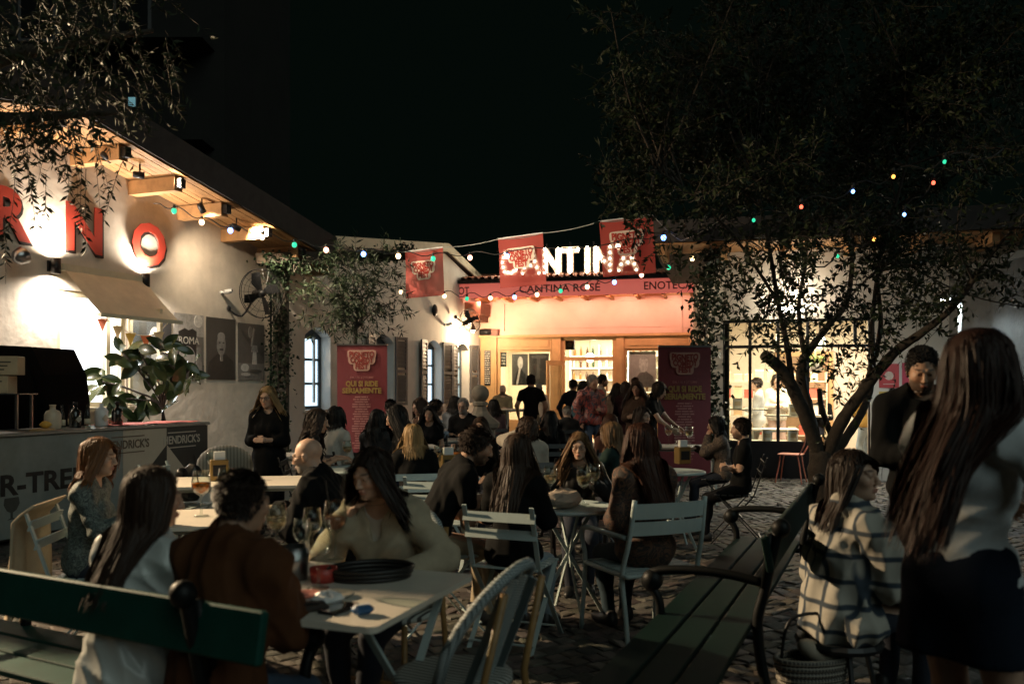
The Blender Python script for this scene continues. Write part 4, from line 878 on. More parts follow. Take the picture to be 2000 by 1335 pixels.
ivy('ivy trailing along the dark beam above the oleander', [at(520, 505, 14.6), at(600, 512, 14.7), at(680, 505, 14.9), at(760, 498, 15.2), at(800, 492, 15.6)], .16, 900)
ivy('ivy covering the shop side wall beside the right banner', [at(1385, 890, 13.75), at(1380, 760, 13.8), at(1375, 640, 13.9), at(1385, 540, 13.9), at(1400, 470, 13.9)], .22, 1900, size=.095)
# rubber plant at the end of the bar
def rubber_plant():
    rng = np.random.default_rng(12); base = Vector((at(320, 830, 10.9).x, 10.9, 0)); tr = thing('rubber_plant', 'rubber plant with large glossy leaves behind the bar counter', 'plant', base, 0); loc = lambda px, py, Y=10.9: at(px, py, Y) - base
    B().lathe([(.0, 0), (.17, 0), (.22, .36), (.235, .4), (.2, .4), (0, .36)], 16).build('pot', mat('clay_pot', (.3, .13, .07), .8), tr, True)
    tips = [(240, 690), (200, 745), (275, 690), (320, 690), (350, 700), (370, 720), (215, 780), (300, 715)]; tk = B()
    for q in tips: tk.tube(smooth_path([(rng.normal(0, .05), rng.normal(0, .05), .35), loc(318, 800), loc((q[0] + 320) / 2, (q[1] + 780) / 2), loc(q[0], q[1])], 4), .013, 6)
    tk.build('stem', BARK, tr, True)
    lv = B(); n = 7
    for i in range(n + 1):
        t = i / n; w = .062 * math.sin(PI * min(1, t * .98 + .02)) ** .75; z = -.05 * t * t; lv.v += [(-w, t * .24, z + .018 * (w / .062)), (0, t * .24, z), (w, t * .24, z + .018 * (w / .062))]
    for i in range(n): lv.f += [(3 * i, 3 * i + 1, 3 * i + 4, 3 * i + 3), (3 * i + 1, 3 * i + 2, 3 * i + 5, 3 * i + 4)]
    lv.m = [0] * len(lv.f); lm = mat('rubber_leaf', (.045, .065, .022), .25, spec=.6, var=.3, vs=9, coat=.3); l0 = lv.build('leaf', lm, tr, True); k = 0
    spots = [(q, i) for q in tips for i in range(8)] + [((320, 745), i) for i in range(9)] + [((225, 800), i) for i in range(6)] + [((280, 790), i) for i in range(9)] + [((345, 770), i) for i in range(7)]
    for (q, i) in spots:
        o = l0 if k == 0 else l0.copy(); k += 1
        if k > 1: COL.objects.link(o)
        lo_ = loc(q[0] + rng.normal(0, 10), q[1] + rng.normal(0, 13), 10.9 + rng.normal(0, .14)); d = Vector((rng.normal(0, .8), rng.normal(-.2, .5), rng.normal(-.25, .75))).normalized(); nn = Vector((rng.normal(0, .5), -.9, rng.normal(.45, .4))); x = d.cross(nn).normalized(); z = x.cross(d); s = rng.uniform(.85, 1.35)
        o.matrix_local = Matrix.Translation(lo_) @ Matrix((x, d, z)).transposed().to_4x4() @ Matrix.Scale(s, 4)
rubber_plant()
# small trailing plant in the hanging pot of the shop
rng = np.random.default_rng(2); q = rng.normal(0, 1, (160, 3)) * np.array([.09, .09, .07]) + np.array([0, 0, .19]); leaf_cloud('leaves', q, rng.normal(0, 1, (160, 3)) + np.array([0, 0, -.2]), .06, .02, leafmat('pot_leaf', (.12, .18, .05)), hp, rng=rng)
# ================================================================ figures: signed-distance bodies turned into continuous meshes
def rotm(yaw=0, pitch=0, roll=0):
    return np.array(Matrix.Rotation(yaw, 3, 'Z') @ Matrix.Rotation(-pitch, 3, 'X') @ Matrix.Rotation(roll, 3, 'Y'), dtype=np.float32)
class Sdf:
    def __init__(s): s.p = []
    def cap(s, a, b, ra, rb=None, k=.03, op='u'): s.p.append(('c', np.array(a, np.float32), np.array(b, np.float32), ra, ra if rb is None else rb, k, op)); return s
    def ell(s, c, r, R=None, k=.03, op='u'): s.p.append(('e', np.array(c, np.float32), np.array(r, np.float32), np.eye(3, dtype=np.float32) if R is None else np.asarray(R, np.float32), 0, k, op)); return s
    def cut(s, p, n): n = np.array(n, np.float32); s.p.append(('h', np.array(p, np.float32), n / np.linalg.norm(n), 0, 0, 0, 'x')); return s
    @staticmethod
    def d(p, x, y, z):
        if p[0] == 'c':
            a, b, ra, rb = p[1:5]; ba = b - a; q = max(1e-9, float(ba @ ba)); px, py, pz = x - a[0], y - a[1], z - a[2]
            h = np.clip((px * ba[0] + py * ba[1] + pz * ba[2]) / q, 0, 1)
            return np.sqrt((px - ba[0] * h) ** 2 + (py - ba[1] * h) ** 2 + (pz - ba[2] * h) ** 2) - (ra + (rb - ra) * h)
        if p[0] == 'e':
            c, r, R = p[1:4]; px, py, pz = x - c[0], y - c[1], z - c[2]
            u = (px * R[0, 0] + py * R[1, 0] + pz * R[2, 0]); v = (px * R[0, 1] + py * R[1, 1] + pz * R[2, 1]); w = (px * R[0, 2] + py * R[1, 2] + pz * R[2, 2])
            k0 = np.sqrt((u / r[0]) ** 2 + (v / r[1]) ** 2 + (w / r[2]) ** 2); k1 = np.sqrt((u / r[0] ** 2) ** 2 + (v / r[1] ** 2) ** 2 + (w / r[2] ** 2) ** 2)
            return k0 * (k0 - 1) / np.maximum(k1, 1e-6)
        return (x - p[1][0]) * p[2][0] + (y - p[1][1]) * p[2][1] + (z - p[1][2]) * p[2][2]
    @staticmethod
    def bbox(p, m):
        if p[0] == 'c': r = max(p[3], p[4]); return np.minimum(p[1], p[2]) - r - m, np.maximum(p[1], p[2]) + r + m
        if p[0] == 'e': r = float(p[2].max()); return p[1] - r - m, p[1] + r + m
        return None
    @staticmethod
    def mix(F_, d, k, op):
        if op == 'x': return np.maximum(F_, d)
        if op == 's': h = np.maximum(k - np.abs(F_ + d), 0) / max(k, 1e-6); return np.maximum(F_, -d) + h * h * k * .25
        h = np.maximum(k - np.abs(F_ - d), 0) / max(k, 1e-6); return np.minimum(F_, d) - h * h * k * .25
    def grid(s, xs, ys, zs, infl=0.0):
        G_ = np.full((len(xs), len(ys), len(zs)), .12, np.float32); X, Y, Z = xs[:, None, None], ys[None, :, None], zs[None, None, :]
        for p in s.p:
            bb = s.bbox(p, .11 + infl)
            if bb is None: G_ = s.mix(G_, s.d(p, X, Y, Z), 0, 'x'); continue
            i0, i1 = np.searchsorted(xs, [bb[0][0], bb[1][0]]); j0, j1 = np.searchsorted(ys, [bb[0][1], bb[1][1]]); k0, k1 = np.searchsorted(zs, [bb[0][2], bb[1][2]])
            if i1 <= i0 or j1 <= j0 or k1 <= k0: continue
            d = s.d(p, X[i0:i1], Y[:, j0:j1], Z[:, :, k0:k1]) - (infl if p[6] == 'u' else 0)
            G_[i0:i1, j0:j1, k0:k1] = s.mix(G_[i0:i1, j0:j1, k0:k1], d, p[5], p[6])
        return G_
    def pts(s, P_, infl=0.0):
        f = np.full(len(P_), 1.0, np.float32)
        for p in s.p: f = s.mix(f, s.d(p, P_[:, 0], P_[:, 1], P_[:, 2]) - (infl if p[6] == 'u' else 0), p[5], p[6])
        return f
def surfnet(Fg, xs, ys, zs):
    S = Fg < 0; nx, ny, nz = Fg.shape
    c = [(i, j, k) for i in (0, 1) for j in (0, 1) for k in (0, 1)]
    cnt = sum(S[i:nx - 1 + i, j:ny - 1 + j, k:nz - 1 + k].astype(np.int8) for i, j, k in c)
    ci, cj, ck = np.where((cnt > 0) & (cnt < 8)); n = len(ci)
    if n == 0: return np.zeros((0, 3)), np.zeros((0, 4), int)
    idx = np.full((nx - 1, ny - 1, nz - 1), -1, np.int32); idx[ci, cj, ck] = np.arange(n)
    val = {q: Fg[ci + q[0], cj + q[1], ck + q[2]] for q in c}; pos = {q: np.stack([xs[ci + q[0]], ys[cj + q[1]], zs[ck + q[2]]], 1) for q in c}
    acc = np.zeros((n, 3), np.float32); num = np.zeros(n, np.float32)
    for a in c:
        for ax in range(3):
            if a[ax]: continue
            b_ = list(a); b_[ax] = 1; b_ = tuple(b_); va, vb = val[a], val[b_]; m = (va < 0) != (vb < 0)
            t = np.where(m, va / np.where(m, va - vb, 1), 0)[:, None]; acc += np.where(m[:, None], pos[a] + (pos[b_] - pos[a]) * t, 0); num += m
    V = acc / np.maximum(num, 1)[:, None]; Qs = []
    for ax in range(3):
        sl0 = [slice(None)] * 3; sl1 = [slice(None)] * 3; sl0[ax] = slice(0, -1); sl1[ax] = slice(1, None)
        s0, s1 = S[tuple(sl0)], S[tuple(sl1)]; ch = np.argwhere(s0 != s1); o1, o2 = (ax + 1) % 3, (ax + 2) % 3; dims = (nx, ny, nz)
        ch = ch[(ch[:, o1] > 0) & (ch[:, o1] < dims[o1] - 1) & (ch[:, o2] > 0) & (ch[:, o2] < dims[o2] - 1)]
        if len(ch) == 0: continue
        ins = s0[ch[:, 0], ch[:, 1], ch[:, 2]]; q = []
        for d1, d2 in ((-1, -1), (0, -1), (0, 0), (-1, 0)):
            r = ch.copy(); r[:, o1] += d1; r[:, o2] += d2; q.append(idx[r[:, 0], r[:, 1], r[:, 2]])
        q = np.stack(q, 1); q = np.where(ins[:, None], q, q[:, ::-1]); Qs.append(q)
    Q = np.concatenate(Qs); Q = Q[(Q >= 0).all(1)]
    return V, Q
def mk_sdf(sdf, vox, lo, hi, infl=0.0, noise=None):
    xs, ys, zs = [np.arange(a, b + vox, vox, dtype=np.float32) for a, b in zip(lo, hi)]
    G_ = sdf.grid(xs, ys, zs, infl)
    if noise is not None: 
        X, Y, Z = xs[:, None, None], ys[None, :, None], zs[None, None, :]; G_ = G_ + noise(X, Y, Z)
    return surfnet(G_, xs, ys, zs)
def wrinkles(seed, amp=.005, fr=22):
    r = np.random.default_rng(seed); K = [(r.normal(0, fr, 3) * np.array([1, 1, .7]), r.uniform(0, 6.3)) for _ in range(5)]; wv = r.normal(0, 9, (2, 3))
    def f(X, Y, Z):
        w = np.sin(X * wv[0, 0] + Y * wv[0, 1] + Z * wv[0, 2]) * 1.5; o = 0
        for k, ph in K: o = o + (1 - np.abs(np.sin(X * k[0] + Y * k[1] + Z * k[2] + ph + w)))
        return (o / 5 - .36) * -amp * 2.2
    return f
def ik(S, T, l1, l2, hint):
    S, T, hint = [np.array(q, np.float32) for q in (S, T, hint)]; v = T - S; L = float(np.linalg.norm(v)); Lm = (l1 + l2) * .995
    if L > Lm: T = S + v / L * Lm; v = T - S; L = Lm
    u = v / max(L, 1e-6); a = (l1 * l1 - l2 * l2 + L * L) / (2 * L); h = math.sqrt(max(0, l1 * l1 - a * a)); n = hint - u * float(hint @ u); n /= max(1e-6, float(np.linalg.norm(n)))
    return S + u * a + n * h, T
SKINM = mat('skin', rough=.5, attr=True, var=.06, vs=25, spec=.4); SKINM.node_tree.nodes['Principled BSDF'].inputs['Subsurface Weight'].default_value = 0
HAIRM = mat('hair', rough=.55, attr=True, var=0, spec=.28)
CAPM = mat('hair_cap', rough=.75, attr=True, var=.3, vs=60, spec=.2, bump=.4, bs=90)
EYEW = mat('eye_white', (.62, .58, .53), .25, var=0); EYED = mat('eye_dark', (.02, .012, .008), .15, var=0)
HAIRC = {'black': (.010, .008, .007), 'dark': (.022, .013, .009), 'brown': (.036, .019, .011), 'auburn': (.050, .018, .009), 'copper': (.17, .07, .025), 'blonde': (.30, .19, .085), 'darkblonde': (.15, .085, .04), 'grey': (.25, .23, .21), 'red': (.13, .035, .012), 'rust': (.026, .010, .006)}
SKINC = {'light': (.52, .33, .235), 'mid': (.42, .25, .165), 'tan': (.33, .19, .12)}
def person(label, head, Y, face=0, pose='sit', seat=.46, lean=0, side=0, hyaw=0, hpitch=5, hroll=0, sex='f', skin='mid', hair=('brown', 'long', .40), top=None, bottom=None, hands=('lap', 'lap'), feet=None,
           twist=0, beard=None, glasses=False, res=None, strands=None, seed=None, category='person', hk=None, shoes=(.02, .02, .02), bend=0, group=None, knees=.09, eh=None):
    """head: pixel of the crown; Y: its depth. face: heading in degrees, 0 looks away from the camera, 90 to the left, 180 at the camera."""
    seed = seed if seed is not None else int(head[0] * 7 + head[1]); rng = np.random.default_rng(seed)
    f = sex == 'f'; crown = at(head[0], head[1], Y); A = lambda *q: np.array(q, np.float32)
    ln, sd = rad(lean), rad(side); ln2 = ln + rad(bend)
    u1 = A(math.sin(sd) * .6, math.sin(ln * .7), math.cos(ln * .7)); u1 /= np.linalg.norm(u1); u2 = A(math.sin(sd), math.sin(ln2), math.cos(ln2)); u2 /= np.linalg.norm(u2)
    rt = A(math.cos(rad(twist)), math.sin(rad(twist)), 0); rt = rt - u2 * float(rt @ u2); rt /= np.linalg.norm(rt); fw = np.cross(u2, rt)
    Rt = np.stack([rt, fw, u2], 1); R1 = np.stack([A(1, 0, 0), np.cross(u1, A(1, 0, 0)), u1], 1)
    Rh = rotm(rad(hyaw + twist), rad(hpitch), rad(hroll))
    H = A(0, 0, 0); Wa = H + u1 * .14; Ch = Wa + u2 * .19; Nk = Ch + u2 * .20; O = Nk + u2 * .065 + fw * .012 + Rh @ A(0, .028, .095)
    ctop = O + Rh @ A(0, -.01, .125); rel = float(ctop[2])
    if pose == 'sit': k_ = (crown.z - seat) / (.095 + rel)
    else: k_ = crown.z / (.93 + rel)
    kk = min(1.14, max(.80, k_)); hz_ = (crown.z / kk - rel) if pose != 'sit' else crown.z / kk - rel
    if abs(kk - k_) > 1e-3: print('SCALE', label[:40], round(k_, 2))
    off = A(0, 0, hz_)
    for q in (H, Wa, Ch, Nk, O, ctop): q += off
    rz = rad(face); M = Matrix.Rotation(rz, 3, 'Z'); c2 = M @ Vector((float(ctop[0]), float(ctop[1]), 0)) * kk
    root = thing('person', label, category, (crown.x - c2.x, crown.y - c2.y, 0), rz, group, kk)
    vox = res or min(.024, max(.0095, .0027 * Y)); hv = max(.0052, min(.0095, vox * .48)); hv2 = max(.0048, vox * .45)
    sw = (.158 if f else .188)
    sL, sR = Nk - u2 * .072 - rt * sw, Nk - u2 * .072 + rt * sw
    # ---- arms
    lapz = H[2] + .05
    PR = {'lap': lambda s: A(s * .10, .24, lapz + .03), 'table': lambda s: A(s * .13, .36, .77 / kk + .03), 'tablein': lambda s: A(s * .05, .34, .77 / kk + .03), 'down': lambda s: A(s * .25, .03, hz_ - .02), 'chin': lambda s: O + A(s * .035, .11, -.16) * 1.0,
          'phone': lambda s: A(s * .06, .30, hz_ + .33), 'waist': lambda s: A(s * .05, .24, hz_ + .20), 'cross': lambda s: A(-s * .10, .17, hz_ + .22), 'mouth': lambda s: O + Rh @ A(s * .03, .15, -.09), 'knee': lambda s: A(s * .12, .36, lapz + .05), 'ear': lambda s: O + Rh @ A(s * .11, .03, -.06)}
    W_, E_ = [], []
    for s, sh, h in ((-1, sL, hands[0]), (1, sR, hands[1])):
        T = PR[h](s) if isinstance(h, str) else A(*h) + (A(0, 0, 0))
        hint = A(s * .55, -.5, -.6) if not (h in ('chin', 'mouth', 'ear', 'phone')) else A(s * .5, -.05, -1.0)
        if eh is not None and not isinstance(h, str): hint = A(s * eh[0], eh[1], eh[2])
        e, w = ik(sh, T, .285, .245, hint); E_.append(e); W_.append(w)
    # ---- legs
    kn, an = [], []
    for i, s in enumerate((-1, 1)):
        hp = H + A(s * .085, 0, -.02)
        if feet is not None: T = A(*feet[i])
        elif pose == 'sit': T = A(s * knees, .40 + rng.uniform(-.06, .10), .085)
        else: T = A(s * .09, rng.uniform(-.04, .06), .085)
        k2, a2 = ik(hp, T, .43, .42, A(s * .08, 1, .25)); kn.append(k2); an.append(a2)
    # ---- skeleton prims
    def torso(S, g=0.0, arms=1.0, legs=0.0, lt=1.0):
        S.ell(H + u1 * .0, A(.158 if f else .150, .112, .125) + g * (1.6 if arms > 0 and g > 0 else 1), R1, .06).ell(Wa, A(.118 if f else .135, .090, .13) + g, R1, .07).ell(Ch, A(.135 if f else .158, .100, .165) + g, Rt, .07)
        S.cap(Nk - u2 * .082 - rt * sw * .7, Nk - u2 * .082 + rt * sw * .7, .058 + g, k=.05)
        if g > 0: S.cap(Nk - u2 * .12, Nk + u2 * .01, (.060 if f else .068) + g, (.056 if f else .064) + g, k=.04)
        for s, sh in ((-1, sL), (1, sR)): S.cap(Nk + u2 * .015 + rt * s * .03, sh + u2 * .0, .042 + g, .052 + g, k=.05)
        if f:
            for s in (-1, 1): S.ell(Ch + fw * .075 + rt * s * .065 - u2 * .02, A(.062, .055, .062) + g, Rt, .05)
        if arms > 0:
            for i, sh in enumerate((sL, sR)):
                a1 = min(1, arms * 2); S.cap(sh, sh + (E_[i] - sh) * a1, (.047 if f else .055) + g, (.040 if f else .047) + g * 1.15, k=.035)
                if arms > .5: a2 = (arms - .5) * 2; S.cap(E_[i], E_[i] + (W_[i] - E_[i]) * a2, (.039 if f else .045) + g * 1.15, (.027 if f else .03) + (.012 if a2 < .98 else 0) * (1 - a2) + g * 1.3, k=.03)
        if legs > 0:
            for i, s in enumerate((-1, 1)):
                hp = H + A(s * .082, 0, -.03); a1 = min(1, legs * 2); S.cap(hp, hp + (kn[i] - hp) * a1, .084 + g, (.056 + g) if a1 > .99 else .068 + g, k=.05)
                if legs > .5: a2 = (legs - .5) * 2; S.cap(kn[i], kn[i] + (an[i] - kn[i]) * a2, .056 + g, .036 + g * 1.4, k=.03); S.ell(kn[i] + (an[i] - kn[i]) * .3 + A(0, -.02, 0), A(.045, .05, .11) + g, None, .04)
    def headprims(S):
        hd = lambda *q: O + Rh @ A(*q)
        S.cap(Nk - u2 * .03 - fw * .005, hd(0, -.02, -.05), .058 if f else .066, .054 if f else .062, k=.03)
        S.ell(hd(0, -.014, .036), A(.0755, .096, .088), Rh, .02).ell(hd(0, .028, -.03), A(.058, .066, .082), Rh, .04).ell(hd(0, .04, -.078), A(.042 if f else .049, .042, .034), Rh, .03).ell(hd(0, .076, -.100), A(.017, .014, .013), Rh, .02)
        for s in (-1, 1):
            S.ell(hd(s * .040, .066, -.022), A(.022, .022, .022), Rh, .025); S.ell(hd(s * .031, .108, .006), A(.017, .017, .0115), Rh, .012, 's'); S.ell(hd(s * .031, .086, .006), A(.014, .0135, .0125), Rh, .004)
            S.cap(hd(s * .014, .096, .024), hd(s * .046, .078, .026), .0095, .008, k=.012)
            S.ell(hd(s * .077, -.008, -.008), A(.009, .019, .031), Rh, .008)
            S.ell(hd(s * .011, .104, -.037), A(.0075, .009, .0075), Rh, .007)
        S.cap(hd(0, .096, .016), hd(0, .115, -.031), .0075, .0115, k=.012)
        S.ell(hd(0, .095, -.060), A(.021, .012, .0055), Rh, .006).ell(hd(0, .092, -.071), A(.019, .012, .0065), Rh, .006)
    body = Sdf(); torso(body, 0, 1, 1); headprims(body)
    for i in range(2):
        tdir = A(an[i][0] * .0 + (.02 if i else -.02), .16, -.04); body.cap(an[i] + A(0, -.03, -.035), an[i] + tdir * .8, .030, .018, k=.02)
    allp = np.array([H, O, *E_, *W_, *kn, *an]); lo = allp.min(0) - .22; hi = allp.max(0) + .22; lo[2] = max(lo[2], -.0)
    parts = []
    zc = Nk + u2 * .035
    bs = Sdf(); bs.p = list(body.p) + [('h', zc, u2, 0, 0, 0, 'x')]
    parts.append(mk_sdf(bs, max(vox * 1.3, .0155), lo, hi))
    hs2 = Sdf(); hs2.p = list(body.p) + [('h', zc - u2 * .012, -u2, 0, 0, 0, 'x')]
    parts.append(mk_sdf(hs2, hv, O - .17, O + .17))
    # ---- hands
    for i, s in enumerate((-1, 1)):
        dvec = W_[i] - E_[i]; dvec /= np.linalg.norm(dvec); hn = hands[i]
        if hn in ('table', 'lap', 'tablein', 'knee'): dvec = dvec * .4 + A(-s * .2, .9, -.12); dvec /= np.linalg.norm(dvec)
        pn = A(0, 0, -1) if hn in ('table', 'lap', 'tablein', 'knee') else A(-s * 1, .1, -.2)
        if hn in ('chin', 'mouth'): pn = A(-s * .7, -.7, 0)
        pn = pn - dvec * float(pn @ dvec); pn /= max(1e-6, np.linalg.norm(pn)); sv = np.cross(dvec, pn) 
        if float(sv @ A(-s, 0, 0)) < 0 and abs(sv[0]) > .2: sv = -sv     # thumb side points to the body's middle
        hS = Sdf(); w0 = W_[i] - dvec * .02
        hS.cap(W_[i] - dvec * .06, W_[i] + dvec * .01, .027 if f else .030, .024, k=.02)
        curl = .9 if hn in ('chin', 'mouth', 'phone', 'waist', 'ear') else .35
        for q, (lat, ln_, rr_) in enumerate(((.026, .070, .0088), (.009, .078, .0090), (-.009, .073, .0086), (-.025, .056, .0078))):
            kb = W_[i] + dvec * .088 + sv * lat; hS.cap(W_[i] + dvec * .005 + sv * lat * .6, kb, .015, .012, k=.015)
            cu = curl + q * .08; d1 = dvec * math.cos(cu * .7) + pn * math.sin(cu * .7); d2 = dvec * math.cos(cu * 1.6) + pn * math.sin(cu * 1.6)
            p1 = kb + d1 * ln_ * .55; hS.cap(kb, p1, rr_ * 1.1, rr_, k=.004); hS.cap(p1, p1 + d2 * ln_ * .5, rr_, rr_ * .8, k=.003)
        tb0 = W_[i] + dvec * .022 + sv * .026; t1 = tb0 + dvec * .035 + sv * .022 + pn * .012; hS.cap(W_[i] + dvec * .012 + sv * .012, t1, .014, .011, k=.012); hS.cap(t1, t1 + dvec * .03 + pn * .008 + sv * .004, .0105, .008, k=.004)
        cpt = W_[i] + dvec * .06; parts.append(mk_sdf(hS, hv2, cpt - .14, cpt + .14))
    V = np.concatenate([p[0] for p in parts]); ofs = np.cumsum([0] + [len(p[0]) for p in parts]); Q = np.concatenate([p[1] + o for p, o in zip(parts, ofs)])
    # skin colours: lips, brows, stubble
    hl = (V - O) @ Rh; c = np.array(SKINC[skin]) * rng.uniform(.92, 1.06); C_ = np.repeat(c[None], len(V), 0)
    hc = np.array(HAIRC[hair[0]])
    def blend(mask, col): C_[:] = C_ * (1 - mask[:, None]) + np.array(col) * mask[:, None]
    inh = (np.abs(hl) < .14).all(1)
    g = lambda cx, cy, cz, rx, rz2: inh * np.exp(-((np.abs(hl[:, 0]) - cx) / rx) ** 4 - ((hl[:, 2] - cz) / rz2) ** 4) * (hl[:, 1] > cy)
    blend(g(0, .07, -.066, .022, .012) * .75, c * A(.85, .42, .42)); blend(g(.034, .05, .030, .019, .005) * .85, hc * .8 if beard != 'grey' else (.2, .18, .16)); blend(g(.031, .06, .003, .016, .011) * .5, c * .45)
    blend(g(.042, .05, -.03, .02, .018) * .25, c * A(1.1, .75, .7))
    if beard:
        bm_ = inh * (1 / (1 + np.exp((hl[:, 2] + .042 + .35 * np.maximum(0, .045 - hl[:, 1])) / .006))) * (hl[:, 2] > -.14) * (hl[:, 1] > -.01); blend(bm_ * .85 * (1 - g(0, .07, -.066, .016, .008)), HAIRC[beard])
    me = mesh_np('body', V, Q, C_); link('body', me, SKINM, root)
    for s in (-1, 1):
        ec = O + Rh @ A(s * .031, .0865, .006); B().ball(ec, .0118, 10, 8).build('eye', EYEW, root, True); ic = ec + Rh @ A(0, .0085, -.001); B().ball(ic, (.006, .0046, .006), 8, 6, Matrix(Rh.tolist())).build('iris', EYED, root, True)
    # ---- clothing
    top = top or {}; bottom = bottom or {}
    tm = top.get('mat') or mat('black_top', (.010, .010, .011), .8, var=.2); bmx = bottom.get('mat') or mat('dark_denim', (.012, .016, .028), .85, var=.25)
    g = top.get('g', .013); sl = top.get('sleeve', 1.0)
    cl = Sdf(); torso(cl, g, arms=.5 * min(1, sl * 2) if sl <= .5 else sl * .97)
    if top.get('boxy'): cl.ell((Ch + H) / 2 + u2 * .02, A(.168, .132, .27) * (1 if f else 1.06), Rt, .08)
    if top.get('long', 0): 
        hp0 = H - u1 * top['long'];
        if pose == 'sit': cl.ell(H + A(0, .06, -.02), A(.19, .20, .11), None, .06)
        else: cl.cap(H, hp0, .15 + g, .16 + g, k=.06)
    ncr = top.get('neck', .068); cl.cap(Nk + u2 * .012 + fw * (.03 if not top.get('v') else .06), Nk + u2 * .3, ncr, ncr + .03, k=.01, op='s')
    if top.get('v'): cl.cap(Nk + fw * .10 - u2 * top['v'], Nk + u2 * .05 + fw * .10, .012, .06, k=.01, op='s')
    if top.get('collar'): cl.cap(Nk + u2 * .01 - fw * .03 - rt * .05, Nk + u2 * .03 - fw * .055, .02, .02, k=.02).cap(Nk + u2 * .03 - fw * .055, Nk + u2 * .01 - fw * .03 + rt * .05, .02, .02, k=.02)
    if sl <= 0.01:
        for s, sh in ((-1, sL), (1, sR)): cl.cap(sh + rt * s * .02, E_[0 if s < 0 else 1], .068, .07, k=.015, op='s')
    wz = H - u1 * (.075 if not top.get('long') else top['long'] + .06)
    if pose != 'sit' or not top.get('long'): cl.cut(wz, -u1)
    for i in range(2):
        if sl >= .6: cl.cut(W_[i] + (W_[i] - E_[i]) * .0 + A(0, 0, 0), A(0, 0, 0) + 1e-9) if False else None
    tv, tq = mk_sdf(cl, vox, lo, hi, 0, wrinkles(seed, top.get('wr', .010), top.get('wf', 17)))
    if len(tq): link(top.get('name', 'shirt'), mesh_np('shirt', tv, tq), tm, root)
    if top.get('inner'):
        ins = Sdf(); torso(ins, .006, 0); ins.cap(Nk + u2 * .0 + fw * .05, Nk + u2 * .3, .075, .1, k=.01, op='s'); ins.cut(H, -u1); iv, iq = mk_sdf(ins, vox, lo, hi); link('inner_top', mesh_np('inner_top', iv, iq), top['inner'], root)
    bt = Sdf(); kind = bottom.get('kind', 'trousers'); gb = .006
    if kind == 'skirt':
        hl_ = bottom.get('len', .34); hb = H - A(0, 0, hl_)
        for s in (-1, 1): bt.cap(H + A(s * .07, 0, .06), hb + A(s * .095, 0, 0), .098, .118, k=.08)
        bt.ell(H + A(0, -.02, 0), A(.178, .135, .14), None, .05); bt.cut(hb, A(0, 0, -1)); bt.cut(H + A(0, 0, .15), A(0, 0, 1))
    else:
        torso(bt, gb, 0, 1.0 if kind == 'trousers' else .5); bt.p = [p for j, p in enumerate(bt.p) if not (p[0] == 'e' and np.allclose(p[1], Ch)) and not (p[0] == 'c' and p[1][2] > Ch[2] - .02)]
        bt.cut(H + u1 * (.055 if not bottom.get('high') else .12), u1)
    bv, bq = mk_sdf(bt, max(vox * 1.15, .014), lo, hi, 0, wrinkles(seed + 5, .006, 14))
    if len(bq): link('skirt' if kind == 'skirt' else 'trousers', mesh_np('trousers', bv, bq), bmx, root)
    shm = mat('shoe_%.2f_%.2f_%.2f' % shoes, shoes, .5)
    for i in range(2):
        sS = Sdf(); sS.cap(an[i] + A(0, -.04, -.042), an[i] + A((.02 if i else -.02), .155, -.050), .043, .034, k=.02); sS.cap(an[i] + A(0, -.03, -.0), an[i] + A(0, .06, -.04), .040, .036, k=.03); sS.cut((0, 0, .004), (0, 0, -1)); sS.cut(an[i] + A(0, 0, .035), (0, 0, 1))
        v_, q_ = mk_sdf(sS, max(.012, vox), an[i] - .16, an[i] + A(.16, .24, .1)); link('shoe', mesh_np('shoe', v_, q_), shm, root)
    # ---- hair
    if hair[1] != 'bald':
        cap = Sdf(); vol = {'long': .014, 'bob': .016, 'curly': .024, 'short': .010, 'bun': .010, 'crop': .006, 'fringe': .004}[hair[1]]
        cap.ell(O + Rh @ A(0, -.016, .036), A(.0755, .096, .088) + vol, Rh, .02)
        if hair[1] in ('long', 'bob', 'curly', 'bun'): cap.ell(O + Rh @ A(0, -.05, -.02), A(.068, .055, .07) + vol * .6, Rh, .04)
        hlx = {'crop': .02, 'short': .012}.get(hair[1], 0)
        cap.cut(O + Rh @ A(0, .084 - hlx * .4, .080), Rh @ A(0, .80, -.60))
        if hair[1] in ('short', 'crop'): cap.cut(O + Rh @ A(0, 0, -.075), Rh @ A(0, 0, -1))
        if hair[1] == 'bun': cap.ell(O + Rh @ A(0, -.10, .10), A(.05, .05, .045), Rh, .02)
        cv, cq = mk_sdf(cap, hv * 1.5, O - .19, O + .19); cc = np.repeat(hc[None], len(cv), 0) * 1.0
        hairo = link('hair', mesh_np('hair', cv, cq, cc), CAPM, root)
        N = strands or int(np.clip(7200 / Y, 300, 2400)); Lh = hair[2]
        d = rng.normal(0, 1, (N * 6, 3)); d /= np.linalg.norm(d, axis=1)[:, None]; rp = d * (A(.0755, .096, .088) + vol * .5) + A(0, -.016, .036)
        pln = (rp[:, 1] - (.084 - hlx * .4)) * .80 - (rp[:, 2] - .080) * .60
        low = -.085 if hair[1] != 'fringe' else -.06
        m = (pln < .004) & (rp[:, 2] > low)
        if hair[1] == 'fringe': m &= (rp[:, 2] < .03)
        rp = rp[m][:N]; d = d[m][:N]; N = len(rp); parts_x = hair[3] if len(hair) > 3 else .012; back = len(hair) > 4
        side_ = np.sign(rp[:, 0] - parts_x); side_[side_ == 0] = 1
        short = hair[1] in ('short', 'crop', 'fringe', 'bun')
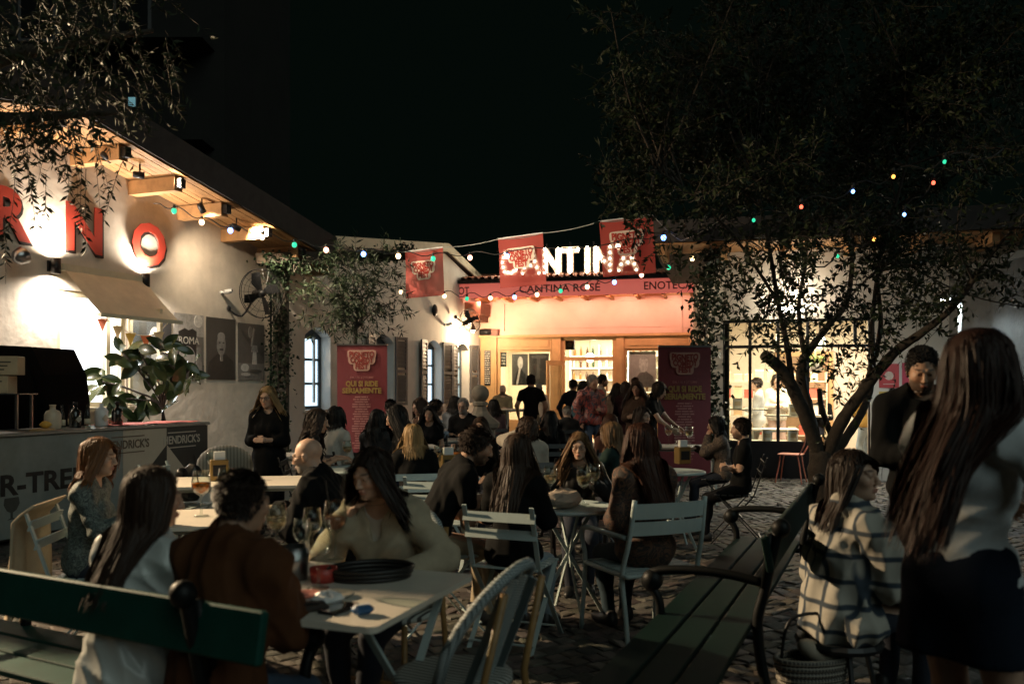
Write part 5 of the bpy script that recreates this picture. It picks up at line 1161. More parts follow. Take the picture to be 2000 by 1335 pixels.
        if short:
            dirn = d * .22 + np.stack([.35 * d[:, 0], -.25 - .5 * (d[:, 2] > .3) + 0 * d[:, 1], np.where(d[:, 2] > .45, .12, -.7)], 1) if hair[1] != 'bun' else (np.array([0, -.10, .10]) - rp) * 8
            Ls = rng.uniform(.5, 1, N) * (Lh if hair[1] != 'bun' else .12)
        else:
            dirn = np.stack([side_ * (.9 + .3 * rng.random(N)), -.35 - .2 * rng.random(N) + 0 * d[:, 1], -.25 * np.ones(N)], 1) * (d[:, 2:3].clip(.05, 1)) + d * .10 + np.array([0, -.10, -.9]) * (1 - d[:, 2:3].clip(0, 1))
            Ls = rng.uniform(.80, 1.05, N) * Lh
        dirn /= np.linalg.norm(dirn, axis=1)[:, None]
        p = (rp @ Rh.T) + O; v = dirn @ Rh.T; segs = 3 if short else (14 if Y < 6 else 8); st = (Ls / segs)[:, None]
        col = Sdf(); torso(col, .026, .5, 0); headcol = Sdf(); headcol.ell(O + Rh @ A(0, -.014, .036), A(.0755, .096, .088) + vol * .9, Rh, .03).ell(O + Rh @ A(0, .022, -.03), A(.064, .070, .085), Rh, .03).cap(Nk, O, .066, .064).ell(O + Rh @ A(0, .085, -.03), A(.056, .075, .115), Rh, .02)
        path = [p.copy()]; curl = {'curly': .018}.get(hair[1], .004); ph = rng.uniform(0, 6.28, N); fr = rng.uniform(26, 40, N); fz = fw if False else None
        for i in range(segs):
            if not short:
                v = v * .62 + np.array([0, 0, -.62]); v += rng.normal(0, .05, v.shape); v /= np.linalg.norm(v, axis=1)[:, None]
            if not short:
                hb_ = (p - O) @ Rh; fr_ = (hb_[:, 1] > -.01) & (hb_[:, 2] < .07)
                v[fr_] += ((np.stack([side_[fr_] * .25, np.full(fr_.sum(), -.16), np.zeros(fr_.sum())], 1)) @ Rh.T)
                if back:
                    lo_ = p[:, 2] < Nk[2] + .06; dx_ = p[lo_, 0] - Nk[0]; v[lo_, 0] -= np.sign(dx_) * np.maximum(0, np.abs(dx_) - .10) * 5; v[lo_, 1] -= .30
                v /= np.linalg.norm(v, axis=1)[:, None]
            p = p + v * st
            if not short:
                hb_ = (p - O) @ Rh; lim = np.where(hb_[:, 2] > -.02, .064, .070); m_ = (hb_[:, 1] > .015) & (np.abs(hb_[:, 0]) < lim) & (hb_[:, 2] < .066) & (hb_[:, 2] > -.2)
                hb_[m_, 0] = side_[m_] * (lim[m_] + .006 * rng.random(m_.sum())); p = hb_ @ Rh.T + O
            for it in range(2):
                for S_, mg in ((headcol, .004), (col, .006)):
                    dd_ = S_.pts(p.astype(np.float32)); e_ = .006; bad = dd_ < mg
                    if bad.any():
                        pb = p[bad].astype(np.float32); gr = np.stack([S_.pts(pb + np.eye(3, dtype=np.float32)[a] * e_) - dd_[bad] for a in range(3)], 1); gr /= np.maximum(1e-6, np.linalg.norm(gr, axis=1))[:, None]
                        p[bad] = pb + gr * (mg - dd_[bad] + .007 * rng.random(bad.sum()))[:, None]
            path.append(p.copy())
        path = np.stack(path, 1)                                  # N, segs+1, 3
        if curl and not short:
            s_ = np.linspace(0, 1, segs + 1)[None] * Ls[:, None]
            if hair[1] == 'curly': path[:, :, 0] += curl * np.minimum(1, s_ * 8) * np.sin(s_ * fr[:, None] * 1.6 + ph[:, None]); path[:, :, 1] += curl * np.minimum(1, s_ * 8) * np.cos(s_ * fr[:, None] * 1.6 + ph[:, None])
            else: path[:, :, 0] += curl * np.minimum(1, s_ * 4) * np.sin(s_ * 14 + ph[:, None])
        if hk is not None: path = hk(path, O, Rh)
        w = (.0020 if Y < 3.2 else .0028 if Y < 6 else .0054) * (1.5 if short and Y > 6 else 1)
        if hair[1] == 'curly': w *= 1.4
        tan = np.gradient(path, axis=1); out = path - (O + np.array([0, 0, -.05])); sv_ = np.cross(tan, out); sv_ /= np.maximum(1e-6, np.linalg.norm(sv_, axis=2))[:, :, None]
        tw = rng.uniform(-.5, .5, N)[:, None, None]; nn_ = np.cross(sv_, tan); nn_ /= np.maximum(1e-6, np.linalg.norm(nn_, axis=2))[:, :, None]; sv_ = sv_ * np.cos(tw) + nn_ * np.sin(tw)
        wt = w * np.concatenate([np.linspace(.7, 1, 3), np.ones(max(0, segs - 4)), np.linspace(.9, .12, 2)])[None, :segs + 1, None]
        VV = np.stack([path - sv_ * wt, path + sv_ * wt], 2).reshape(-1, 3); n_ = segs + 1
        base = (np.arange(N) * n_ * 2)[:, None] + (np.arange(segs) * 2)[None]
        FQ = np.stack([base, base + 1, base + 3, base + 2], 2).reshape(-1, 4)
        cvr = rng.lognormal(0, .15, N)[:, None] * hc[None]; cvr = np.repeat(cvr[:, None], n_ * 2, 1).reshape(-1, 3)
        link('hair_strands', mesh_np('hair_strands', VV, FQ, cvr), HAIRM, hairo)
    if beard and Y < 9:
        bdS = Sdf(); bdS.ell(O + Rh @ A(0, .036, -.082), A(.052, .05, .042), Rh, .03); bdS.cut(O + Rh @ A(0, 0, -.056), Rh @ A(0, .3, 1)); bdS.ell(O + Rh @ A(0, .105, -.065), A(.016, .02, .010), Rh, .005, 's')
        v_, q_ = mk_sdf(bdS, hv, O - .17, O + .17)
        if len(q_): link('beard', mesh_np('beard', v_, q_, np.repeat(np.array(HAIRC[beard])[None], len(v_), 0)), HAIRM, root)
    if glasses:
        gb_ = B(); RM = Matrix(Rh.tolist()); Ov = Vector(O.tolist())
        for s in (-1, 1):
            ring = [Ov + RM @ Vector((s * .034 + .024 * math.cos(a), .108, .004 + .019 * math.sin(a))) for a in np.linspace(0, 2 * PI, 14, endpoint=False)]
            gb_.tube(ring, .0022, 5, closed=True); gb_.tube([Ov + RM @ Vector((s * .058, .107, .008)), Ov + RM @ Vector((s * .078, .06, .010)), Ov + RM @ Vector((s * .083, -.01, .008))], .002, 5)
        gb_.tube([Ov + RM @ Vector((-.011, .109, .008)), Ov + RM @ Vector((.011, .109, .008))], .002, 5)
        gb_.build('glasses', BLACKM, root)
    root['_k'] = kk; PEOPLE.append((root, label, pose, face, seat, O, W_, kk))
    return root, dict(O=O, W=W_, Rh=Rh, k=kk, H=H, Ch=Ch, Nk=Nk, loc=root.location.copy())
PEOPLE = []
# ================================================================ flags, banners, string lights
FLAGM = clothmat('flag_cloth', (.56, .085, .065), .4, .12); CRM = mat('logo_cream', (.72, .55, .42), .7, var=.05); LRED = mat('logo_red', (.45, .06, .035), .7, var=.05)
FLCR = mat('flag_logo_cream', (.85, .70, .56), .8, var=.04); FLRD = mat('flag_logo_red', (.5, .05, .03), .8, var=.04)
def bend(o, c):
    for v in o.data.vertices: v.co.y += c * v.co.x ** 2
def logo(parent, cx, cz, w, y, cream, red):
    k = .55 / w
    for i, (t, tw, th, dz, c) in enumerate((('PIGNETO', .86, .20, .20, .18), ('COMEDY', .80, .19, 0, .32), ('FEST', .44, .18, -.19, .3))):
        me = B().prism(rrect(tw * w + .13 * w, .30 * w, .10 * w, 4), -.0008, .0008)
        n = len(me.v); o = me.build('logo_outline', cream, parent); o.location = (cx, y - .001 * i, cz + dz * w)
        for v in o.data.vertices: v.co.z += c / w * v.co.x ** 2
        tx_ = text(t, th * w * 1.36, red, parent, (cx, y - .006, cz + dz * w), offset=.006 * w / .5, width=tw * w); bend(tx_, c / w)
def flag(label, TL, TR, BL, BR, Y):
    a, b_, c, d = at(*TL, Y + .12), at(*TR, Y - .12), at(*BL, Y + .12), at(*BR, Y - .12); x = (b_ - a).normalized(); z = ((a - c) + (b_ - d)); z = (z - x * z.dot(x)).normalized(); y = z.cross(x)
    M = Matrix.Translation((a + b_ + c + d) / 4) @ Matrix((x, y, z)).transposed().to_4x4(); s = thing('festival_flag', label, 'flag', group='red festival flags on the line'); s.matrix_world = M; Mi = M.inverted(); L_ = [Mi @ q for q in (a, b_, c, d)]
    n, m_ = 12, 14; vs = []
    for j in range(m_ + 1):
        for i in range(n + 1):
            u, v = i / n, j / m_; p = (L_[0] * (1 - u) + L_[1] * u) * (1 - v) + (L_[2] * (1 - u) + L_[3] * u) * v; p.y += .018 * math.sin(u * 7 + v * 2.5) * (.3 + v) * .6 + .01 * math.sin(v * 6 + u * 3); vs.append(p)
    B().add(vs, [(j * (n + 1) + i, (j + 1) * (n + 1) + i, (j + 1) * (n + 1) + i + 1, j * (n + 1) + i + 1) for j in range(m_) for i in range(n)]).build('cloth', FLAGM, s, True)
    w = (b_ - a).length; h = (a - c).length
    B().bar(L_[0] + Vector((0, .0, .004)), L_[1] + Vector((0, 0, .004)), .018, .018).build('rod', WHITEP, s)
    logo(s, 0, .05 * h, w * .64, -.034, FLCR, FLRD); return a, b_
f1 = flag('red festival flag hanging before the pale gable, smallest of the three', (791, 492), (865, 483), (793, 583), (867, 576), 15.0)
f2 = flag('red festival flag covering the first marquee letters, middle of three', (973, 467), (1060, 455), (977, 563), (1067, 555), 14.0)
f3 = flag('red festival flag covering the last marquee letters beside the tree', (1170, 433), (1275, 420), (1178, 541), (1281, 532), 12.8)
WIREM = mat('wire', (.02, .02, .02), .6, var=0)
def cable(label, pts, r=.006, sag=.03):
    P = []
    for a, b_ in zip(pts, pts[1:]):
        a, b_ = Vector(a), Vector(b_)
        for i in range(6): t = i / 6; P.append(a.lerp(b_, t) - Vector((0, 0, sag * 4 * t * (1 - t))))
    P.append(Vector(pts[-1])); o = B().tube(P, r, 5).build('cable', mat('pale_cable', (.3, .3, .28), .6, var=0), None, True); tag(o, label, 'cable')
cable('thin pale cable carrying the three red flags across the yard', [at(585, 500, 15.2), f1[0], f1[1], f2[0], f2[1], f3[0], f3[1], at(1330, 470, 12.2), at(1420, 420, 10.2)])
BC = {'w': emis('bulb_warm', (1, .66, .34), 7), 'b': emis('bulb_blue', (.16, .36, 1), 7), 'g': emis('bulb_green', (.02, .42, .22), 2.2), 'p': emis('bulb_pink', (1, .42, .28), 6), 'r': emis('bulb_red', (1, .12, .06), 3.5), 'o': emis('bulb_orange', (1, .42, .08), 3)}
def string_lights(label, pts, r=.038, sag=.10, ends=()):
    s = thing('string_lights', label, 'string lights'); W_ = []; X = [at(*q) for q in ends[:1]] + [at(p[0], p[1] - 9, p[2]) for p in pts] + [at(*q) for q in ends[1:]]
    for a, b_ in zip(X, X[1:]):
        for i in range(6): t = i / 6; W_.append(a.lerp(b_, t) + Vector((0, 0, sag * .5 * math.sin(2 * PI * t) - sag * 1.2 * t * (1 - t))))
    W_.append(X[-1]); B().tube(W_, .008, 5).build('wire', WIREM, s, True)
    for (px, py, Y, c) in pts:
        p = at(px, py, Y); sk_ = B().lathe([(.0, .085), (.017, .085), (.02, .03), (.0, .03)], 8, p).build('bulb_holder', WIREM, s, True); B().ball(p, (r, r, r * 1.12), 10, 7).build('bulb', BC[c], sk_, True)
A_ = [(340, 412), (394, 434), (450, 450), (512, 463), (575, 478), (637, 488), (710, 496), (778, 500), (846, 505), (918, 503), (990, 500), (1207, 481), (1296, 464)]
string_lights('multicoloured string lights from the bakery eave across the flags', [(x, y, 11.9 + (x - 340) / 950 * 2.2 if x < 900 else 13.4 - (x - 900) / 400 * 1.2, c) for (x, y), c in zip(A_, 'gwbwgpbwgpbpb')], ends=((300, 398, 11.9), (1340, 450, 11.6)), sag=.06)
B__ = [(783, 570), (868, 578), (912, 583), (958, 582), (1005, 580), (1049, 575), (1095, 568), (1147, 560), (1200, 551), (1253, 537), (1306, 522), (1352, 505)]
string_lights('lower multicoloured string lights in front of the pink fascia', [(x, y, 17.2 - (x - 783) / 520 * 3, c) for (x, y), c in zip(B__, 'wwgwbwgwbpgw')], ends=((700, 545, 17.4), (1400, 480, 13.5)), sag=.10)
string_lights('string lights glinting through the upper tree crown', [(1472, 430, 8.6, 'g'), (1565, 404, 8.4, 'r'), (1666, 374, 8.3, 'b'), (1745, 345, 8.2, 'o'), (1845, 316, 8.1, 'g')], ends=((1420, 440, 8.7), (1960, 290, 8)), r=.018)
string_lights('string lights hanging low in the right of the tree crown', [(1636, 500, 8.5, 'g'), (1707, 467, 8.4, 'o'), (1766, 419, 8.3, 'b'), (1823, 357, 8.2, 'r')], ends=((1560, 540, 8.7), (1900, 300, 8)), r=.018)
MAROON = mat('banner_vinyl', (.165, .025, .03), .5, var=.06); MUST = mat('banner_mustard', (.30, .19, .045), .6, var=.05); PINKT = mat('banner_pink', (.40, .17, .15), .6, var=.05)
def rollup(label, px, pyt, Y, rz, w=.84):
    p = at(px, pyt, Y); h = p.z - .08; s = thing('rollup_banner', label, 'banner', (p.x, p.y, 0), rz, 'red roll-up banners')
    B().span(-w / 2 - .02, w / 2 + .02, -.1, .1, 0, .075, .015).build('base', STEEL, s); B().span(-w / 2 - .005, w / 2 + .005, -.015, .015, h + .06, h + .085).build('top_bar', STEEL, s); B().bar((0, .03, .07), (0, .02, h + .06), .02, .02).build('pole', STEEL, s)
    vs = []; n = 6
    for j in range(9):
        for i in range(n + 1): u = i / n; vs.append((w * (u - .5), .012 * math.cos(PI * (u - .5) * 2) * -.8 * math.sin(PI * j / 8), .075 + (h - .01) * j / 8))
    B().add(vs, [(j * 7 + i, j * 7 + i + 1, j * 7 + i + 8, j * 7 + i + 7) for j in range(8) for i in range(6)]).build('panel', MAROON, s, True)
    logo(s, 0, h - .20, w * .58, -.020, mat('banner_logo_cream', (.45, .26, .20), .6), mat('banner_logo_red', (.24, .03, .02), .7)); y = -.018
    text('DAL 1 AL 4 OTTOBRE', .05, PINKT, s, (0, y, h - .47), width=w * .46); text('QUI SI RIDE', .12, MUST, s, (0, y, h - .575), offset=.005, width=w * .64); text('SERIAMENTE', .12, MUST, s, (0, y, h - .69), offset=.005, width=w * .78)
    b_ = B(); random.seed(3); z = h - .80
    for k in range(22):
        L_ = random.uniform(.24, .40) * w; x = -L_ / 2
        while x < L_ / 2 - .01: q = min(random.uniform(.05, .16), L_ / 2 - x); b_.span(x, x + q - .012, y - .001, y, z, z + .021); x += q
        z -= .040
    b_.build('name_list', PINKT, s)
rollup('red roll-up festival banner beside the lit arched window', 707, 672, 14.1, rad(-4)); rollup('red roll-up festival banner at the right of the cantina entrance', 1337, 675, 12.9, rad(6), .82)
# ================================================================ bar counter at the left
CB = Frame((-4.74, 7.9), (.33, .944)); cb = thing('drinks_counter', 'long drinks counter with printed gin panels at the far left', 'counter', CB.p0, CB.rz); te = CB.t(405); tl, tm_ = CB.t(240), CB.t(325); PGR = mat('grey_panel', (.19, .22, .21), .5, var=.25, vs=2.5); PLT = mat('cream_panel', (.42, .38, .30), .5, var=.05); PDK = mat('black_panel', (.012, .016, .015), .45, var=.1)
B().span(-3, te, .02, .62, .06, 1.03).build('body', PDK, cb); B().span(-3.02, te + .02, -.03, .66, 1.031, 1.065, .008).build('counter_top', mat('counter_steel', (.3, .3, .28), .3, metal=.6), cb)
B().span(-3, tl - .004, -.004, .018, .08, 1.025).build('grey_front', PGR, cb); B().span(tl, tm_ - .001, -.004, .018, .08, 1.025).build('cream_front', PLT, cb); B().span(tm_, te, -.004, .018, .08, 1.025).build('black_front', PDK, cb)
tz = lambda px, py: CB.tz(px, py)
t0, z0 = tz(28, 948); text('FEVER-TREE', .27, mat('ink_black', (.008, .008, .008), .5), cb, (t0, -.007, z0), width=1.62, offset=.008)
t0, z0 = tz(22, 990); B().prism([(t0 - .075, z0 + .09), (t0 - .085, z0 + .03), (t0 - .05, z0 - .03), (t0 - .012, z0 - .05), (t0 - .012, z0 - .1), (t0 - .05, z0 - .115), (t0 + .05, z0 - .115), (t0 + .012, z0 - .1), (t0 + .012, z0 - .05), (t0 + .05, z0 - .03), (t0 + .085, z0 + .03), (t0 + .075, z0 + .09)], -.007, -.005).build('goblet_emblem', mat('emblem_grey', (.045, .05, .045), .6), cb)
dz = 1.025 - .2; D = .52
B().prism([(tm_ - .001, dz), (tm_ - .001 - D * .92, dz - .42), (tm_ - .001, dz - .72)], -.0075, -.0045).build('half_diamond', PDK, cb); B().prism([(tm_ + .001, dz - .72), (tm_ + .36, dz - .36), (tm_ + .001, dz)][::-1], -.0075, -.0045).build('half_diamond', PLT, cb)
for px, py, m_, w in ((250, 868, mat('label_brown', (.10, .07, .045), .6), .62), (355, 858, mat('label_silver', (.42, .40, .34), .5), .62)):
    t0, z0 = tz(px, py); text("HENDRICK'S", .13, m_, cb, (t0, -.007, z0), width=w, offset=.003)
    for dzz in (.09, -.085): B().span(t0 - .24, t0 + .24, -.007, -.005, z0 + dzz - .006, z0 + dzz + .006).build('label_rule', m_, cb)
rc = thing('table_runner', 'pink red cloth runner lying on the end of the drinks counter', 'cloth', CB.w(0, 0, 1.067), CB.rz); vs = []; a, b2 = CB.t(232), te - .05
for i in range(13):
    for j in range(5): vs.append((a + (b2 - a) * i / 12, .03 + .5 * j / 4, .004 + .006 * (1 + math.sin(i * 1.7 + j))))
B().add(vs, [(i * 5 + j, (i + 1) * 5 + j, (i + 1) * 5 + j + 1, i * 5 + j + 1) for i in range(12) for j in range(4)]).build('cloth', mat('runner_cloth', (.55, .12, .09), .8), rc, True)
STW = mat('stoneware', (.62, .52, .38), .35, var=.1); CLG = glassmat('bottle_glass', (.85, .93, .88), .4); DKG = mat('dark_bottle', (.012, .012, .010), .12, coat=.5)
def bottle(px, kind, label, o=-.25, dt=0):
    t = CB.t(px, o) + dt; s = thing('bottle', label, 'bottle', CB.w(t, o, 1.067), CB.rz + random.uniform(-.3, .3))
    if kind == 'jug': B().lathe([(0, 0), (.075, 0), (.08, .01), (.08, .15), (.06, .185), (.028, .20), (.026, .235), (.032, .24), (.032, .25), (0, .25)], 16).build('glass', STW, s, True)
    elif kind == 'dark': B().lathe([(0, 0), (.055, 0), (.06, .01), (.06, .15), (.045, .185), (.018, .2), (.018, .235), (0, .235)], 16).build('glass', DKG, s, True); B().lathe([(.022, .236), (.022, .27), (0, .27)], 12).build('stopper', BLACKM, s, True); B().prism([(-.035, .09), (0, .055), (.035, .09), (0, .125)], -.0625, -.0605).build('diamond_label', PLT, s)
    elif kind == 'white': B().lathe([(0, 0), (.065, 0), (.07, .01), (.07, .17), (.05, .2), (.02, .215), (.02, .25), (0, .25)], 16).build('glass', WHITEP, s, True); B().prism([(-.04, .09), (0, .05), (.04, .09), (0, .13)], -.0735, -.0705).build('diamond_label', STW, s)
    else: B().lathe([(0, 0), (.03, 0), (.033, .01), (.033, .12), (.028, .15), (.013, .19), (.013, .24), (.016, .245), (0, .245)], 12).build('glass', CLG, s, True); B().lathe([(.0337, .03), (.0337, .09)], 12).build('paper_label', CREAM, s, True)
for a in ((103, 'jug', 'stoneware jug bottle beside the lemon on the counter'), (121, 'slim', 'slim clear bottle right of the stoneware jug'), (147, 'dark', 'black gin bottle with pale diamond label, first on the counter'), (139, 'slim', 'slim clear bottle behind the first black gin bottle', -.42), (171, 'slim', 'slim clear bottle between black and white gin bottles'), (198, 'white', 'white gin bottle with diamond label on the counter'), (213, 'slim', 'slim clear bottle just right of the white gin bottle', -.4), (229, 'dark', 'black gin bottle at the edge of the pink runner')): bottle(*a)
t = CB.t(82, -.1); cu = thing('cutting_board', 'small wooden board at the front of the drinks counter', 'board', CB.w(t, -.1, 1.067), CB.rz + .3); B().slab(rrect(.26, .14, .04), 0, .018).build('plank', mat('board_wood', (.5, .32, .15), .6), cu)
le = thing('lemon', 'lemon resting on the small wooden board', 'fruit', CB.w(t + .06, -.12, 1.085), .4); B().lathe([(0, -.058), (.012, -.05), (.034, -.025), (.038, 0), (.034, .025), (.012, .05), (0, .058)], 12, (0, 0, .038), Matrix.Rotation(rad(90), 3, 'Y')).build('rind', mat('lemon_rind', (.6, .36, .06), .5, bump=.3, bs=90), le, True)
# black cooler hood, cartons and hanging bar tool behind the counter
p = at(40, 830, 9.2); ck = thing('drinks_cooler', 'black rounded drinks cooler standing behind the counter', 'cooler', (p.x - .1, p.y, 0), BK.rz - rad(90) + rad(12))
pr = [(-1.2, 0), (.42, 0), (.44, 1.3), (.40, 1.62), (.24, 1.93), (-1.2, 2.0)]; B().prism(pr, 0, .7).build('body', MATS['black_panel2'] if 'black_panel2' in MATS else mat('black_panel2', (.004, .004, .004), .9, spec=.05), ck); B().prism([(-1.1, .15), (.30, .15), (.32, 1.3), (.27, 1.6), (.16, 1.82), (-1.1, 1.88)], -.02, -.001).build('front', mat('black_panel2', (.004, .004, .004), .9, spec=.05), ck)
for nm, lab, px, py, w, h, d, rr_ in (('carton', 'upper cream carton stacked in front of the black cooler', 10, 732, .30, .19, .24, .15), ('carton', 'lower cream carton with dark print in front of the cooler', -2, 768, .26, .18, .22, .05)):
    p = at(px, py, 8.75); s = thing(nm, lab, 'carton', p, BK.rz - rad(90) + rad(25) + rr_); B().span(-w / 2, w / 2, -d / 2, d / 2, 0, h, .004).build('body', mat('carton_board', (.55, .44, .28), .8, var=.1), s)
    for q in range(3): B().span(-w * .35, w * (.1 + .1 * q), -d / 2 - .002, -d / 2, h * (.25 + .2 * q), h * (.32 + .2 * q)).build('print_line', mat('carton_ink', (.09, .07, .05), .8), s)
p = at(0, 800, 8.78); cr_ = thing('shelf_rack', 'low steel rack carrying the cartons behind the counter', 'rack', (p.x, p.y, 0), BK.rz - rad(70)); zc = at(0, 768, 8.75).z
for x in (-.25, .25):
    for y in (-.13, .13): B().span(x - .012, x + .012, y - .012, y + .012, 0, zc - .012).build('post', STEEL, cr_)
B().span(-.3, .3, -.16, .16, zc - .011, zc - .001).build('shelf_top', STEEL, cr_)
# bunting pennants under the awning
bu = thing('pennant_bunting', 'string of small orange and cream pennants under the awning', 'bunting'); bp_ = [at(140, 608, 11.2), at(200, 622, 11.0), at(230, 636, 10.95), at(255, 650, 10.9), at(285, 655, 10.9), at(310, 648, 10.95), at(330, 628, 11.0)]
B().tube(smooth_path(bp_, 5), .004, 5).build('cord', CREAM, bu, True)
for i, c in enumerate(((.62, .14, .06), (.6, .42, .2), (.62, .38, .06), (.65, .16, .05), (.6, .45, .25))):
    p = bp_[i + 1]; B().add([p + Vector((-.07, 0, 0)), p + Vector((.07, 0, 0)), p + Vector((.01, -.03, -.17)), p + Vector((-.07, .004, 0)), p + Vector((.07, .004, 0)), p + Vector((.01, -.026, -.17))], [(0, 2, 1), (3, 4, 5), (0, 1, 4, 3), (1, 2, 5, 4), (2, 0, 3, 5)]).build('pennant', mat('pennant_%d' % i, c, .8), bu)
# ================================================================ fans, stone finial
def fan(label, p, r, rz, tilt=0, arm=(0, .5, -.1)):
    s = thing('wall_fan', label, 'fan', p, rz); R = Matrix.Rotation(tilt, 3, 'X')
    for q, (rr, y) in enumerate(((1, 0), (.99, .05), (.72, -.035), (.42, -.05), (.72, .085), (.2, -.055))): B().tube([R @ Vector((rr * r * math.cos(a), y, rr * r * math.sin(a))) for a in np.linspace(0, 2 * PI, 28, endpoint=False)], .007 if rr > .9 else .0035, 5, closed=True).build('cage_ring', BLACKM, s, True)
    sp_ = B()
    for k in range(20): a = 2 * PI * k / 20; sp_.tube([R @ Vector((.2 * r * math.cos(a), -.055, .2 * r * math.sin(a))), R @ Vector((.72 * r * math.cos(a), -.035, .72 * r * math.sin(a))), R @ Vector((r * math.cos(a), 0, r * math.sin(a)))], .0028, 4)
    sp_.build('cage_wires', BLACKM, s); 
    for k in range(4):
        a = k * PI / 2 + .4; v = [R @ Vector((r * (q * math.cos(a) - w * math.sin(a)), .02 + w * .15, r * (q * math.sin(a) + w * math.cos(a)))) for q, w in ((.12, -.08), (.85, -.22), (.9, .1), (.5, .24), (.12, .08))]; B().add(v + [x + R @ Vector((0, .004, 0)) for x in v], [(0, 1, 2, 3, 4), (9, 8, 7, 6, 5)] + [(i, (i + 1) % 5 + 0, (i + 1) % 5 + 5, i + 5) for i in range(5)]).build('blade', BLACKM, s)
    B().lathe([(0, -.06), (.05, -.05), (.075, .03), (.07, .2), (.0, .23)], 12, (0, 0, 0), R @ Matrix.Rotation(rad(-90), 3, 'X')).build('motor', BLACKM, s, True); B().tube(smooth_path([R @ Vector((0, .18, 0)), (arm[0] * .5, arm[1] * .7, arm[2] - .12), arm], 4), .018, 6).build('arm', BLACKM, s, True); B().ball(arm, .05, 8, 6).build('bracket', BLACKM, s, True)
fan('large black cage fan on the ivy pillar beside the posters', at(512, 573, 14.3), .41, rad(52), 0, (-.35, .45, -.25)); fan('smaller cage fan beside the gooseneck lamp at the entrance', at(920, 625, 21.4), .30, rad(38), rad(-15), (-.2, .4, .1))
STONE = mat('travertine', (.26, .23, .18), .8, var=.25, vs=5, bump=.4, bs=18)
p = at(938, 830, 13.6); fi = thing('stone_finial', 'stone pedestal with ball finial standing among the tables', 'finial', (p.x, p.y, 0), .3)
B().lathe([(0, 0), (.36, 0), (.36, .12), (.28, .16), (.25, .6), (.25, .82)], 8).build('pedestal', STONE, fi); B().lathe([(.255, .82), (.32, .86), (.33, .92), (.30, .95), (.2, 1.02), (.12, 1.12), (.10, 1.19), (.125, 1.21), (.125, 1.25), (.09, 1.27)], 8).build('neck', STONE, fi); B().ball((0, 0, 1.39), .142, 18, 12).build('ball', STONE, fi, True)
# ================================================================ furniture
PALE = mat('pale_blue_metal', (.42, .50, .49), .42, var=.08, spec=.5); DARKC = mat('dark_chair_metal', (.016, .017, .018), .45); TOPW = mat('table_white', (.72, .66, .56), .35, var=.06); GREENB = mat('bench_green', (.006, .058, .044), .6, spec=.2, var=.25, vs=5); IRON = mat('bench_iron', (.006, .007, .007), .5, spec=.25); GREEN_SHADED = mat('bench_dark_green', (.002, .015, .012), .65, spec=.15, var=.25, vs=5)  # right bench gets its own green, darkened so it reads as shaded
FCH = {}
def folding_chair(loc, rz, kind, label, group='folding slatted chairs'):
    m = {'pale': PALE, 'dark': DARKC}[kind]
    if kind in FCH: return dup(FCH[kind], loc, rz, label)
    s = thing('folding_chair', label, 'chair', loc, rz, group)
    for sx in (-1, 1):
        b_ = B(); x = sx * .19; b_.bar((x, -.25, .0), (x, .17, .452), .010, .026, (1, 0, 0)); x2 = sx * .205; P = [(x2, .24, 0), (x2, -.16, .47), (x2, -.28, .83)]
        b_.bar(P[0], P[1], .010, .026, (1, 0, 0)); b_.bar((x2, -.155, .46), P[2], .0105, .0262, (1, 0, 0)); b_.build('side_frame', m, s)
    for k in range(6): B().span(-.2, .2, -.175 + k * .066, -.125 + k * .066, .455, .466).build('seat_slat', m, s)
    for z, y in ((.665, -.225), (.765, -.257)): B().box((0, y, z), (.44, .009, .055), Matrix.Rotation(rad(-17), 3, 'X')).build('back_slat', m, s)
    for y, z in ((-.23, .022), (.22, .022)): B().bar((-.2, y, z + .03), (.2, y, z + .03), .014, .008).build('stretcher', m, s)
    FCH[kind] = s; return s
def rattan_chair(loc, rz, label):
    s = thing('rattan_chair', label, 'chair', loc, rz); WV = stripemat('woven_stripe', (.46, .48, .44), (.05, .05, .045), 12, 'X', .6, .55); WV2 = stripemat('woven_check', (.46, .52, .52), (.07, .09, .09), 34, 'XZ', .6, .80); BAM = mat('bamboo', (.30, .17, .06), .45, var=.3, vs=12)
    B().lathe([(0, .445), (.19, .45), (.215, .455), (.215, .475), (.19, .482), (0, .478)], 20).build('seat', WV, s, True)
    arc = [(.215 * math.cos(a) * 1.0, -.05 - .17 * max(0, math.sin(a)) - .06 * math.sin(a), .47 + .42 * math.sin(a) ** .65) for a in np.linspace(0, PI, 17)]; B().tube(arc, .022, 8).build('back_frame', WV2, s, True)
    for x in (-.12, -.04, .04, .12): B().bar((x, -.12, .47), (x, -.262, .86 - abs(x) * .35), .028, .010, (1, 0, 0)).build('back_strip', WV2, s)
    for sx in (-1, 1): B().tube([(sx * .16, .15, .45), (sx * .18, .19, 0)], .014, 8).build('leg', BAM, s, True); B().tube([(sx * .15, -.28, .82), (sx * .17, -.20, .47), (sx * .19, -.24, 0)], .014, 8).build('leg', BAM, s, True)
    B().tube([(.17, .17, .2), (-.17, .17, .2)], .009, 6).build('stretcher', BAM, s); return s
